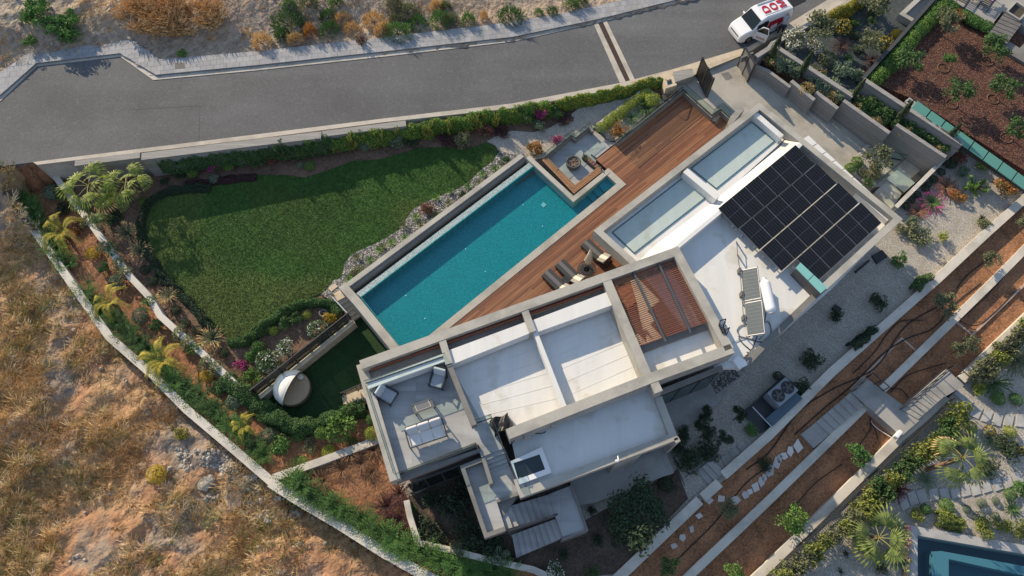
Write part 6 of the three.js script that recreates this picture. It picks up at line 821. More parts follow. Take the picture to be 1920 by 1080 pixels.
// ---------- planting: strip along the outer wall ----------
{
  const S = -1.3, G = L.garden, E_ = L.east, SE = L.se, SL = L.slateG, MU = L.mulchG, PL = L.planter;
  row('spray', ['fresh', 'green'], [[26, 347], [68, 400], [100, 455], [133, 500]], .66, S, .68, .85, 'feathery green plant in the row inside the outer wall, above the first feather palm', 'row of feathery plants inside the outer wall, upper stretch');
  row('spray', ['fresh', 'green'], [[158, 540], [213, 600], [254, 634], [309, 694], [379, 753], [438, 805], [498, 856]], .62, S, .7, .85, 'feathery green plant in the row inside the outer wall, between feather palms', 'row of feathery plants inside the outer wall, middle stretch');
  row('spray', ['fresh', 'green'], [[538, 898], [598, 932], [668, 969], [738, 1010], [798, 1042], [866, 1066], [966, 1078]], .62, L.tri, .76, .9, 'feathery green plant in the row along the lower outer wall', 'row of feathery plants along the lower outer wall');
  const A = (...a) => plant(...a);
  A('ball', 'grey', 97, 361, S, .5, .75, 'grey-green round shrub, the topmost one beside the creeper wall'); A('ball', 'grey', 218, 528, S, .45, .7, 'grey-green round shrub beside the wall, just above the arching yellow palm'); A('ball', 'grey', 263, 592, S, .45, .7, 'grey-green round shrub right below the arching yellow palm'); A('ball', 'grey', 438, 754, S, .45, .7, 'grey-green round shrub beside the clipped turf hedge'); A('ball', 'grey', 504, 816, S, .4, .6, 'grey-green round shrub left of the bright green bush, near the boundary corner');
  A('ball', 'green', 58, 320, S + .4, .6, .9, 'dark blue-green domed shrub at the street end of the path'); A('yellowgreen' && 'bush', 'yellowgreen', 82, 318, S + .3, .4, .7, 'yellow-green bush at the top end of the creeper wall'); A('plume', 'gold', 36, 326, S + .5, .6, .5, 'dry golden grass at the top of the boundary path');
  A('ball', 'yellow', 174, 474, S, .38, .6, 'yellow flowering bush left of the creeper wall, upper one'); A('ball', 'yellow', 387, 705, S, .38, .6, 'yellow flowering bush left of the creeper wall, lower one');
  A('bush', 'dark', 118, 392, S, .5, .6, 'dark leafy shrub below the topmost grey-green ball'); A('bush', 'brown', 145, 422, S, .45, .5, 'brownish shrub right of the first feather palm'); A('bush', 'green', 196, 503, S, .42, .6, 'green shrub between yellow bush and grey-green ball'); A('bush', 'green', 410, 728, S, .55, .6, 'dark green shrub under the lower yellow bush'); A('bush', 'green', 294, 610, S, .42, .7, 'green shrub against the creeper wall by the arching palms'); A('bush', 'orange', 142, 432, S, .3, .35, 'small rusty shrub on the soil path'); A('bush', 'red', 350, 655, S, .3, .4, 'small reddish plant by the creeper wall near the lower yellow bush');
  featherPalm(112, 432, S, 1.5, 1.6, 'large golden feather palm by the upper boundary wall', 1, 6); featherPalm(204, 563, S, 1.2, 1.5, 'golden feather palm with arching fronds, second along the boundary', 2, 6); featherPalm(302, 672, S, 1.4, 1.4, 'golden feather palm with broad fronds, third along the boundary', 3, 6); featherPalm(456, 797, S, .8, 1.2, 'small golden feather palm, lowest along the boundary', 4, 6);
  const vines = [[120, 362], [160, 412], [194, 460], [207, 468], [218, 492], [232, 508], [276, 566], [333, 622], [350, 640], [364, 652], [384, 678], [402, 688], [446, 726]]; vines.forEach(([x, y], i) => A('vine', i % 3 ? 'olive' : 'green', x, y, -.62, .5, .55, 'pale creeper hanging over the narrow wall beside the lawn', 'creepers hanging over the narrow wall', .3));
  hedge([[418, 706], [455, 738], [492, 768], [530, 792], [556, 802], [590, 793], [635, 775], [684, 762]], 1.0, .85, S, 'green', 'dense clipped hedge curving round the lower end of the sunken turf', 1500);
  hedge([[425, 640], [460, 634], [505, 600], [550, 572], [590, 563], [622, 570], [636, 588]], .55, .55, G, 'green', 'low hedge along the lower edge of the lawn above the flower bed', 1100);
  hedge([[392, 352], [335, 352], [298, 364], [272, 384], [263, 420], [266, 455], [288, 492], [302, 518], [335, 548], [375, 592], [405, 626]], .5, .4, G, 'dark', 'low dark hedge round the left end of the lawn', 800);
  hedge([[295, 304], [400, 292], [480, 282], [560, 271], [625, 261]], .8, 1.0, -.35, 'green', 'dark leafy hedge in front of the tall street wall', 900, .16);
  hedge([[618, 263], [700, 252], [780, 239], [860, 226], [960, 209], [1040, 196]], .8, .95, -.4, 'bright', 'yellow-green hedge along the street, left part', 1200, .17, ['yellow', .09]); hedge([[1040, 192], [1100, 181], [1160, 168], [1210, 155], [1243, 149]], .55, .8, -.2, 'bright', 'yellow-green hedge along the street, right part near the cream box', 1300, .17, ['yellow', .22]);
  [[655, 256], [712, 248], [742, 243], [800, 235], [838, 228], [893, 219], [930, 213], [575, 268], [520, 276]].forEach(([x, y], i) => A('loose', i < 7 ? 'hedgeY' : 'green', x, y, -.35, rr(.3, .5), rr(1.5, 2.1), 'taller loose shoots standing up out of the hedge along the street wall', 'taller shoots in the street hedge', .7));
  // bed between lawn and street
  A('magenta', 'green', 396, 311, G, .5, .8, 'bright magenta flowering bush in the bed below the dark hedge'); A('ball', 'bright', 360, 322, G, .36, .6, 'lime-green shrub left of the magenta bush'); A('ball', 'bright', 428, 310, G, .38, .65, 'lime-green shrub right of the magenta bush'); A('ball', 'grey', 401, 334, G, .33, .4, 'grey-green shrub under the magenta bush'); A('bush', 'bright', 566, 279, G, .6, .9, 'yellow-green bush left in the street bed, below the hedge'); A('ball', 'bright', 580, 310, G, .33, .4, 'small round lime shrub at the upper lawn edge'); A('ball', 'grey', 563, 309, G, .25, .35, 'small grey shrub beside the round lime shrub'); A('ball', 'grey', 685, 270, G, .45, .7, 'grey-leaved round shrub in the middle of the street bed'); A('redbush', 'green', 636, 273, G, .5, .7, 'dark red bush in the street bed left of the grey-leaved shrub'); A('magenta', 'green', 729, 251, G, .45, .8, 'pink-red flowering bush in the street bed beside the blue-green shrub'); A('bush', 'grey', 745, 263, G, .55, .8, 'blue-green bush right of the pink-red bush'); A('redbush', 'green', 507, 300, G, .45, .6, 'dark reddish shrub above the upper lawn edge'); A('bush', 'green', 481, 301, G, .5, .7, 'dark green shrub left of the reddish shrub'); A('bush', 'olive', 866, 264, G, .55, .8, 'yellowish loose shrub at the top of the lawn near the gravel path'); A('loose', 'gold', 876, 243, G, .35, .7, 'straw-coloured plant above the yellowish loose shrub'); A('bush', 'purple', 838, 262, G, .55, .6, 'purple-brown ground shrub left of the yellowish shrub'); A('redbush', 'green', 908, 238, G, .8, .7, 'large dark red bush below the yellow-green hedge'); A('bush', 'purple', 940, 245, G, .6, .5, 'dark purple shrub beside the white gravel path'); A('bush', 'green', 991, 222, G, .55, .8, 'green bush left of the magenta bush by the gravel path'); A('magenta', 'green', 1012, 212, G, .55, .9, 'magenta bush between two green bushes by the gravel path'); A('bush', 'green', 1043, 214, G, .5, .8, 'green bush right of the magenta bush by the gravel path'); A('bush', 'grey', 1014, 237, G, .45, .6, 'blue-green bush at the edge of the gravel path'); A('bush', 'purple', 1060, 222, G, .6, .4, 'dark ground-cover at the right tip of the street bed'); A('bush', 'dark', 770, 262, G, .6, .5, 'dark shrub right of the blue-green bush'); A('wflower', 'green', 270, 334, G, .5, .6, 'dark shrub with white dots left in the street bed'); A('bush', 'dark', 334, 327, G, .42, .5, 'dark shrub left of the lime shrub in the street bed'); A('bush', 'dark', 308, 340, G, .3, .3, 'small dark shrub below the dark shrub in the street bed');
  hedge([[345, 345], [400, 338], [450, 332], [480, 330]], .5, .3, G, 'purple', 'low dark flowering ground-cover on the upper lawn edge', 700); A('ball', 'bright', 268, 378, G, .3, .3, 'small bright green cushion left of the lawn');
  fanPalm(166, 348, G, 2.0, 1.55, 'fan palm left of its twin at the top of the creeper wall', V(0, 0, 0), 'palmY', 1, 9); fanPalm(236, 344, G, 1.8, 1.35, 'fan palm right of its twin, in front of the street wall', V(0, 0, 0), 'palmY', 2, 8); fanPalm(190, 387, G, 1.2, 1.3, 'darker fan palm below the pair at the creeper wall', V(0, 0, 0), 'palm', 3, 8);
  A('plume', 'olive', 236, 434, G, .65, .9, 'tufted pampas-like grass clump, uppermost left of the lawn'); A('plume', 'olive', 260, 468, G, .6, .8, 'tufted grass clump, second left of the lawn'); A('plume', 'olive', 313, 552, G, .6, .8, 'tufted grass clump beside the lower left lawn edge'); A('plume', 'olive', 394, 632, G, .7, 1.0, 'tall pale grass clump at the lower tip of the lawn');
  [[272, 506], [288, 527], [330, 582], [347, 607], [372, 620], [420, 662]].forEach(([x, y]) => A('ball', 'dark', x, y, G, .3, .4, 'small dark round shrub in the bed left of the lawn', 'small dark round shrubs left of the lawn')); A('bush', 'dark', 215, 410, G, .6, .5, 'dark shrub in the bed below the fan palms');
  // flower bed between lawn and turf
  A('ball', 'lime', 576, 590, G, .26, .45, 'small yellow-lime ball in the flower bed below the lawn hedge'); A('bush', 'yellow', 620, 597, G, .42, .8, 'golden-yellow bush at the right end of the flower bed'); A('wball', 'green', 595, 617, G, .55, .8, 'round green shrub dotted with white flowers by the turf railing'); A('wflower', 'green', 533, 656, G, .6, .8, 'bush covered in white flowers in the middle of the flower bed'); A('wball', 'green', 502, 678, G, .65, .9, 'larger white-dotted bush by the lower turf railing'); A('bush', 'bright', 474, 706, G, .55, .7, 'pale green bush at the lower end of the turf railing'); A('ball', 'fresh', 484, 650, G, .38, .6, 'green ball left of the white flowering bush'); A('bush', 'fresh', 470, 668, G, .42, .6, 'green bush left of the white-dotted bush'); A('magenta', 'green', 451, 684, G, .4, .5, 'dark magenta bush at the lower left of the flower bed'); A('ball', 'lime', 513, 620, G, .27, .4, 'small yellowish ball just below the lawn hedge'); A('bush', 'green', 535, 605, G, .5, .6, 'green shrub against the lawn hedge'); A('bush', 'green', 556, 597, G, .45, .6, 'green shrub left of the small yellow-lime ball');
  { const p = P(605, 586, -.9); solo('hose', tube([0, 1, 2, 3, 4, 5, 6, 7].map(i => V(p.x + Math.cos(i * .785) * .2, -.98, p.z + Math.sin(i * .785) * .2)), .05, 40, 6, true), M.grey, 'coil of grey hose in the flower bed below the hedge', 'hose'); }
  // corner beds below the turf
  A('bush', 'bright', 636, 800, L.tri, .85, 1.0, 'large light green bush below the clipped turf hedge'); A('ball', 'bright', 602, 812, L.tri, .33, .5, 'small light green ball left of the large light green bush'); A('ball', 'fresh', 697, 787, L.tri, .33, .5, 'green ball beside the roof terrace edge, upper one'); A('ball', 'lime', 697, 813, L.tri, .38, .6, 'yellow-lime ball beside the roof terrace edge, lower one'); A('bush', 'fresh', 527, 836, S, .7, .9, 'bright green bush beside the lowest grey-green ball'); A('bush', 'olive', 583, 837, S, .42, .5, 'olive-green shrub above the corner wall'); A('ball', 'lime', 616, 846, S, .35, .4, 'lime cushion next to the corner wall'); A('ball', 'fresh', 561, 817, S, .36, .5, 'green ball above the olive-green shrub'); A('ball', 'bright', 566, 866, S, .33, .4, 'small bright green ball in the angle of the corner wall'); A('ball', 'fresh', 658, 830, S, .3, .35, 'small green ball by the corner wall near the terrace'); A('bush', 'grey', 486, 822, S, .3, .4, 'small grey shrub by the boundary corner'); 
  [[604, 902, .6], [640, 880, .65], [676, 868, .6], [700, 842, .5], [655, 850, .55], [695, 885, .45]].forEach(([x, y, r]) => A('blades', 'brown', x, y, L.tri, r, .55, 'dry brown grass clump in the red soil triangle beside the corner wall', 'dry grass clumps in the upper part of the soil triangle')); [[722, 950, .7], [748, 925, .6], [745, 975, .6], [762, 1000, .65], [730, 985, .5]].forEach(([x, y, r]) => A('blades', 'purple', x, y, L.tri, r, .7, 'dark strappy grass clump at the low bent wall', 'dark strappy clumps along the low bent wall')); 
  // shaded garden west and south of the house
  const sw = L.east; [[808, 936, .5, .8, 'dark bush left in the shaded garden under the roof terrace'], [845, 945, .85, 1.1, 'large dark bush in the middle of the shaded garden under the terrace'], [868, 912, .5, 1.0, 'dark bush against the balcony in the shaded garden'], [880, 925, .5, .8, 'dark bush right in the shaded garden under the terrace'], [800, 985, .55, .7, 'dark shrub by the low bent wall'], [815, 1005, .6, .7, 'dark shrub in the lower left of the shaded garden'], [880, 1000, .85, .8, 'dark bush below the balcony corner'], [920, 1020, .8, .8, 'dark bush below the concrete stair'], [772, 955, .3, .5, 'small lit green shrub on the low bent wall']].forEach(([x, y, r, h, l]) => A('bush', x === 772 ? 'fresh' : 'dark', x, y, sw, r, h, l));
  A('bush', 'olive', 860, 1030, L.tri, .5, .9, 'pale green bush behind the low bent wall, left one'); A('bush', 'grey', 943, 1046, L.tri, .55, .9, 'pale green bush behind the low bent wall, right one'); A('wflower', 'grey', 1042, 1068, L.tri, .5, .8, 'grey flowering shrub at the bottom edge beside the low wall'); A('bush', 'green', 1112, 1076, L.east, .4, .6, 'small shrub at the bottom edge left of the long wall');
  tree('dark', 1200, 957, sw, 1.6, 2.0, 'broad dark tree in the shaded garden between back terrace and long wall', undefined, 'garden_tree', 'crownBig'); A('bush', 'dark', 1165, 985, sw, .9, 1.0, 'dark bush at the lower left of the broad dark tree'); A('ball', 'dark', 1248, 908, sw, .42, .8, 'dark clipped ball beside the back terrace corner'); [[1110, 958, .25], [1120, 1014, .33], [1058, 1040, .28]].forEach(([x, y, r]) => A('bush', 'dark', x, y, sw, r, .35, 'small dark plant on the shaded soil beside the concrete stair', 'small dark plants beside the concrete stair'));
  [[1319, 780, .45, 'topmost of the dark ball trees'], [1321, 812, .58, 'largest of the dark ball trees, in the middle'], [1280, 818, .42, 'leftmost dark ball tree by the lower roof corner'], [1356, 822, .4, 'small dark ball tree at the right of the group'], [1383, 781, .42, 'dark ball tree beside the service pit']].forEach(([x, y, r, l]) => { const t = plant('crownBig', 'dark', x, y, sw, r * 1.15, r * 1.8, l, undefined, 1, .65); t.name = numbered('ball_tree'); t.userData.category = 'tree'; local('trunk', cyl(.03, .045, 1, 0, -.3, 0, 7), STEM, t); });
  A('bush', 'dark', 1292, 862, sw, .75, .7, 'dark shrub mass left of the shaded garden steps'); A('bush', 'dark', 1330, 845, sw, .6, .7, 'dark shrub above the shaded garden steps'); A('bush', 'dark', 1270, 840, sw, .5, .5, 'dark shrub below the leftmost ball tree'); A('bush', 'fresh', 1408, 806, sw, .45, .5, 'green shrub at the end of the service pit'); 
  // gravel garden on the right
  A('bush', 'dark', 1523, 675, E_, .6, .7, 'dark shrub on the shaded gravel above the green hose'); A('bush', 'dark', 1569, 592, E_, .4, .6, 'dark shrub under the small black cover'); A('bush', 'dark', 1648, 565, E_, .55, .6, 'dark spreading shrub alone on the shaded gravel'); hedge([[1600, 652], [1620, 638], [1645, 615]], .6, .6, E_, 'dark', 'dark shrubs grown together along the long wall', 900); A('bush', 'fresh', 1687, 488, E_, .5, .7, 'lit green shrub beside the black square cover'); hedge([[1720, 540], [1732, 526], [1748, 515]], .6, .7, E_, 'green', 'green shrub against the long wall near the first bed', 1100); A('bush', 'dark', 1505, 725, E_, .5, .5, 'dark shrub beside the service pit near the long wall'); A('ball', 'dark', 1459, 705, E_, .26, .4, 'small dark ball at the upper corner of the service pit');
  A('redbush', 'dark', 1795, 292, E_, .62, .8, 'dark bronze shrub in the corner by the teal panels'); A('ball', 'dark', 1782, 305, E_, .4, .5, 'dark green ball below the bronze shrub'); [[1765, 322, .26], [1751, 336, .27], [1741, 346, .22], [1735, 353, .26], [1720, 365, .23], [1709, 375, .24], [1698, 386, .24]].forEach(([x, y, r]) => A('ball', 'dark', x, y, E_, r, .35, 'small dark round shrub in the line along the thin pale wall', 'small dark shrubs along the thin pale wall')); A('bush', 'grey', 1805, 323, E_, .45, .6, 'grey-green shrub near the teal panels'); A('pinkgrass', 'green', 1750, 377, E_, .72, .6, 'bright pink-red spiky grass clump on the lit gravel'); A('redgrass', 'brown', 1723, 393, E_, .6, .6, 'brown-red spiky grass clump left of the pink-red one'); A('redgrass', 'brown', 1777, 347, E_, .7, .7, 'large bronze grass clump above the pink-red one'); A('orange', 'green', 1794, 367, E_, .55, .5, 'orange-tinged shrub right of the pink-red grass'); A('loose', 'bright', 1833, 346, E_, .85, 1.1, 'large light green airy bush on the lit gravel'); A('bush', 'bright', 1840, 312, E_, .36, .5, 'small yellow-green shrub near the teal panels'); A('orange', 'green', 1889, 346, E_, .75, .6, 'spreading orange-red shrub at the right edge by the teal panels'); A('loose', 'lime', 1770, 444, E_, .45, .7, 'sparse yellow-green shrub alone on the lit gravel'); A('bush', 'olive', 1722, 441, E_, .75, .8, 'large yellow-olive bush by the roof corner'); A('bush', 'grey', 1710, 415, E_, .42, .6, 'grey-green shrub left of the olive bush at the roof corner'); A('bush', 'olive', 1846, 420, E_, .45, .5, 'brownish green shrub against the long wall, upper right'); A('loose', 'dark', 1840, 408, E_, .3, .4, 'thin dark plant above the brownish green shrub'); A('bush', 'olive', 1690, 428, E_, .4, .5, 'dull green shrub under the roof corner'); 
  // trees in the terraced beds
  tree('olive', 1756, 584, bedL[0], .72, 1.3, 'round olive tree in the first bed, above the thin edging', undefined, 'olive_tree'); tree('olive', 1845, 499, bedL[0], .5, 1.2, 'slim olive tree in the first bed, second from the right edge', undefined, 'olive_tree'); tree('olive', 1908, 430, bedL[0], .55, 1.2, 'olive tree in the first bed at the right edge', undefined, 'olive_tree'); tree('olive', 1782, 664, bedL[1], .42, 1.0, 'left of the two small olive trees above the right steps', undefined, 'olive_tree'); tree('olive', 1808, 651, bedL[1], .48, 1.0, 'right of the two small olive trees above the right steps', undefined, 'olive_tree'); tree('fresh', 1590, 858, bedL[1], .66, 1.3, 'small citrus tree in the outer bed below the platform', undefined, 'citrus_tree'); tree('bright', 1475, 976, bedL[1], .72, 1.3, 'bright citrus tree in the outer bed near the bottom', undefined, 'citrus_tree'); tree('olive', 1355, 957, bedL[0], .52, 1.1, 'thin tree among the flat stepping stones', undefined, 'olive_tree'); tree('green', 1249, 1060, bedL[0], .5, 1.0, 'small green tree at the bottom of the first bed', undefined, 'citrus_tree'); tree('bright', 1367, 1078, bedL[1], .55, 1.0, 'bright green shrub tree cut by the bottom edge', undefined, 'citrus_tree'); A('bush', 'dark', 1432, 872, bedL[0], .4, .5, 'dark shrub beside the stepping stones below the long wall');
  // neighbour's garden: hedge shrubs along the slatted fence
  row('bush', ['hedgeY', 'hedgeY', 'green', 'olive'], [[1930, 610], [1890, 650], [1850, 695], [1838, 720]], .72, SE, .66, 1.4, 'leafy shrub in the hedge inside the slatted fence, above the slab path', 'hedge shrubs inside the slatted fence, upper stretch'); row('bush', ['hedgeY', 'hedgeY', 'olive', 'green'], [[1806, 768], [1770, 812], [1711, 866], [1662, 912], [1608, 962], [1556, 1008], [1502, 1053], [1452, 1092]], .66, SE, .66, 1.4, 'leafy yellow-green shrub in the long hedge inside the slatted fence', 'hedge shrubs inside the slatted fence, lower stretch');
  fanPalm(1806, 858, SE, 3.0, 1.45, 'tall fan palm with a shaggy leaning trunk on the white gravel', V(.25, 0, -.1), 'palm', 11, 8); fanPalm(1648, 1008, SE, 1.2, 1.6, 'broad fan palm on the gravel beside the neighbouring pool', V(0, 0, 0), 'palm', 12, 10);
  const O = (k, p, zx, zy, r, h, l) => A(k, p, 1440 + zx / 3.6, 780 + zy / 3.6, SE, r, h, l); O('ball', 'lime', 1370, 75, .33, .4, 'lime cushion left of the slab row, below the fence hedge'); O('topyellow', 'green', 1500, 98, .3, .4, 'yellow-topped ball left of its twin near the upper slab path'); O('ball', 'lime', 1636, 108, .33, .4, 'yellow-lime ball right of the yellow-topped ball'); O('redgrass', 'purple', 1272, 92, .36, .35, 'small dark red grass tuft near the fence hedge'); O('bush', 'dark', 1620, 215, .8, .7, 'large dark green bush right of the tall palm crown'); O('redgrass', 'purple', 1362, 158, .34, .35, 'dark red tuft above the tall palm crown'); O('blades', 'grey', 1500, 150, .45, .4, 'grey spiky plant above the large dark green bush'); O('blades', 'grey', 1072, 420, .55, .4, 'grey-green spiky plant under the tall palm trunk'); O('redgrass', 'purple', 880, 485, .6, .6, 'dark reddish grass clump at the start of the lower slab path'); O('topyellow', 'green', 735, 515, .65, .9, 'yellow-topped bush beside the fence hedge near the lower slab path'); O('redbush', 'dark', 700, 605, .55, .7, 'reddish shrub below the yellow-topped bush'); O('bush', 'grey', 880, 965, .4, .5, 'grey shrub beside the rough stone wall'); O('bush', 'dark', 772, 1032, .33, .4, 'dark shrub below the broad fan palm'); O('loose', 'dark', 497, 1045, .2, .3, 'tiny dark plant near the bottom edge of the gravel'); O('loose', 'dark', 530, 932, .2, .3, 'tiny dark plant left of the broad fan palm'); O('bush', 'hedgeY', 1005, 668, .42, .5, 'yellow-green shrub at the corner of the neighbouring pool'); O('ball', 'fresh', 1066, 630, .27, .4, 'green ball above the yellow-green corner shrub'); O('ball', 'bright', 1207, 612, .38, .45, 'bright green ball below the lower slab path'); hedge([[1440 + 1150 / 3.6, 780 + 680 / 3.6], [1440 + 1240 / 3.6, 780 + 700 / 3.6], [1440 + 1340 / 3.6, 780 + 735 / 3.6]], .75, .55, SE, 'hedgeY', 'yellow-green low hedge along the neighbouring pool rim', 1300); O('bush', 'hedgeY', 1455, 752, .6, .6, 'yellow-green bush right of the low pool hedge'); O('bush', 'hedgeY', 1594, 745, .45, .5, 'yellow-green bush near the right end of the pool rim'); O('bush', 'hedgeY', 1705, 770, .5, .6, 'yellow-green bush cut by the right edge above the pool'); O('ball', 'grey', 1446, 590, .26, .3, 'small grey-green ball, second row above the pool'); O('ball', 'grey', 1538, 572, .2, .25, 'smallest grey-green ball above the pool'); O('ball', 'grey', 1344, 630, .22, .28, 'small grey-green ball left of the second row above the pool'); O('wball', 'green', 1433, 686, .3, .35, 'dark ball with white dots above the pool bush'); O('ball', 'grey', 1537, 680, .23, .3, 'small grey-green ball near the pool rim'); O('rosette', 'green', 1656, 626, .5, .4, 'spiky dark rosette above the right part of the pool'); O('ball', 'fresh', 1635, 530, .32, .35, 'green ball below the lower slab path on the right'); O('bush', 'fresh', 1715, 490, .5, .6, 'green bush cut by the right edge below the lower slab path'); O('blades', 'green', 1540, -240, .85, .7, 'large green grass clump right of the fence hedge, upper'); O('blades', 'olive', 1700, -390, 1.0, .8, 'pale green grass clump at the right edge beside the hedge'); O('bush', 'lime', 1425, -180, .36, .4, 'lime shrub beside the upper slab path, left'); O('ball', 'bright', 1556, -120, .38, .4, 'green cushion above the upper slab path'); O('ball', 'fresh', 1676, -112, .36, .4, 'dark green cushion above the upper slab path, right'); O('blades', 'olive', 1170, 220, .5, .4, 'olive tuft beside the tall palm trunk, upper side'); O('blades', 'olive', 1290, 210, .5, .4, 'olive tuft right of the palm trunk'); O('bush', 'dark', 1490, 340, .6, .5, 'dark bush in the shade of the tall palm crown'); O('yellowgreen' && 'bush', 'yellow', 1722, 235, .3, .35, 'yellow cushion at the right edge beside the large dark bush');
  // rock strip along the pool
  [[662, 518], [655, 540 - 15], [670, 497 - 14], [712, 466 + 4], [694, 489], [717, 463], [734, 456], [760, 447], [788, 421], [780, 408], [845, 360], [841, 382], [818, 372], [878, 350], [898, 343], [905, 328], [928, 318], [757, 424]].forEach(([x, y], i) => A('rosette', ['bright', 'fresh', 'olive'][i % 3], x, y, lift(G, .1), .34, .35, 'small green rosette plant among the grey stones beside the pool', 'rosette plants among the stones beside the pool')); A('bush', 'olive', 672, 510, G, .5, .6, 'larger green shrub at the lower end of the stone strip'); A('redbush', 'olive', 800, 391, G, .48, .7, 'red and orange shrub in the middle of the stone strip'); A('bush', 'green', 950, 304, G, .42, .6, 'green shrub at the upper end of the stone strip'); A('bush', 'dark', 870, 366, G, .35, .4, 'dark shrub in the stone strip by the pool wall'); A('bush', 'olive', 815, 402, G, .3, .4, 'dull shrub below the red shrub in the stone strip');
  A('orange', 'green', 1005, 276, G, .55, .8, 'orange shrub at the top corner of the pool'); A('magenta', 'green', 1045, 263, G, .42, .7, 'magenta shrub at the patio wall'); 
  // planter by the deck
  [[1128, 239], [1142, 228], [1156, 217], [1169, 207], [1182, 195], [1197, 185], [1212, 175]].forEach(([x, y]) => A('ball', 'lime', x, y, -.1, .38, .5, 'lime-yellow ball in the row along the planter wall beside the deck', 'lime balls along the planter wall')); A('ball', 'lime', 1222, 186, -.1, .5, .6, 'larger lime bush at the right end of the planter'); A('blades', 'green', 1214, 200, -.1, .7, .6, 'large green grass clump in the right part of the planter'); A('bush', 'green', 1203, 192, -.1, .4, .5, 'dark green shrub left of the large grass clump'); A('blades', 'green', 1185, 218, -.1, .55, .5, 'dark green tuft in the middle of the white planter'); A('orange', 'green', 1160, 244, -.1, .52, .9, 'orange and green shrub at the lower end of the planter');
  // driveway planter
  const D = (k, p, zx, zy, r, h, l, g, dy) => A(k, p, 1440 + zx / 3.6, zy / 3.6, PL, r * 1.35, h * 1.3, l, g, .5, dy); [[90, 430], [150, 450], [200, 470], [330, 540], [385, 585], [440, 600], [495, 650], [430, 560], [540, 650]].forEach(([x, y]) => D('bush', 'grey', x, y, .48, .6, 'grey-green shrub in the driveway planter, between gate and third wall slab', 'grey-green shrubs in the upper driveway planter')); [[650, 715], [710, 735], [770, 770], [830, 800], [720, 700], [950, 845], [1000, 880], [1060, 910], [1120, 950], [1180, 985], [1240, 965], [1285, 945]].forEach(([x, y]) => D('bush', 'green', x, y, .5, .65, 'green leafy shrub in the driveway planter behind the long wall slabs', 'green shrubs in the lower driveway planter')); D('pinkbush', 'green', 20, 412, .4, .5, 'pink-leaved shrub at the gate end of the planter'); D('pinkbush', 'green', 330, 500, .4, .6, 'pink-leaved shrub behind the first wall slab'); D('pinkbush', 'green', 405, 630, .3, .5, 'pale pink shrub behind the second wall slab'); [[262, 600], [425, 655], [610, 730], [725, 825], [940, 892], [1135, 1020]].forEach(([x, y]) => D('vine', 'gold', x, y, .42, .5, 'straw-yellow creeper hanging over the driveway wall slabs', 'straw-yellow creepers on the driveway wall slabs', .35)); 
  [[45, 335, 'by the gate'], [252, 440, 'behind the first slab'], [600, 620, 'at the mulch garden corner'], [912, 765, 'behind the third slab'], [1230, 915, 'near the white gravel']].forEach(([x, y, w]) => D('column', 'dark', x, y, .16, 1.7, 'slender dark cypress in the driveway planter, ' + w));
  // dark gravel garden
  const N = (k, p, zx, zy, r, h, l) => A(k, p, 1440 + zx / 3.6, zy / 3.6, SL, r, h, l); tree('olive', 1440 + 350 / 3.6, 190 / 3.6, SL, 1.05, 1.7, 'spreading olive tree nearest the street hedge in the dark gravel', undefined, 'olive_tree'); tree('olive', 1440 + 715 / 3.6, 5, SL, 1.0, 1.7, 'olive tree at the top edge in the dark gravel', undefined, 'olive_tree'); tree('olive', 1440 + 690 / 3.6, 275 / 3.6, SL, .8, 1.5, 'small olive tree with a leaning stem near the dividing wall', undefined, 'olive_tree'); N('topyellow', 'green', 500, 175, .58, .8, 'yellow-topped ball in the upper part of the dark gravel'); N('topyellow', 'green', 788, 290, .58, .8, 'yellow-topped ball beside the dividing wall'); N('ball', 'yellow', 868, 228, .36, .5, 'small bright yellow ball beside the dividing wall'); N('oliveTop', 'green', 405, 400, .6, .8, 'pale-topped round shrub near the lower grey wall'); N('blades', 'purple', 502, 298, .62, .6, 'dark red spiky clump in the centre of the dark gravel'); N('blades', 'purple', 708, 388, .52, .6, 'dark red spiky clump right, by the dividing wall'); N('blades', 'purple', 652, 472, .48, .5, 'dark red spiky clump at the lower corner of the dark gravel'); N('ball', 'dark', 590, 238, .36, .4, 'black-green ball above the small olive tree'); N('ball', 'dark', 607, 332, .36, .4, 'black-green ball below the small olive tree'); N('cream', 'olive', 185, 270, .85, 1.0, 'large cream-flowering bush at the street corner of the dark gravel'); N('cream', 'olive', 318, 322, .55, .8, 'smaller cream-flowering bush beside the large one'); N('bush', 'grey', 530, 470, .85, .9, 'grey-leaved sprawling bush above the lower corner'); N('bush', 'grey', 600, 500, .5, .6, 'grey-leaved bush at the corner wall'); N('loose', 'bright', 545, 385, .45, .5, 'airy green plant left of the right red clump'); N('bush', 'green', 700, 140, .36, .4, 'small green shrub in the upper dark gravel'); N('bush', 'green', 580, 152, .45, .5, 'green shrub right of the yellow-topped ball'); N('bush', 'green', 715, 65, .5, .5, 'green shrub under the top-edge olive tree'); hedge([[1548, 37], [1570, 22], [1595, 10], [1625, -8]], .7, .8, SL, 'yellowgreen', 'yellow-green hedge on the street edge of the dark gravel garden', 1300, .16, ['yellow', .15]);
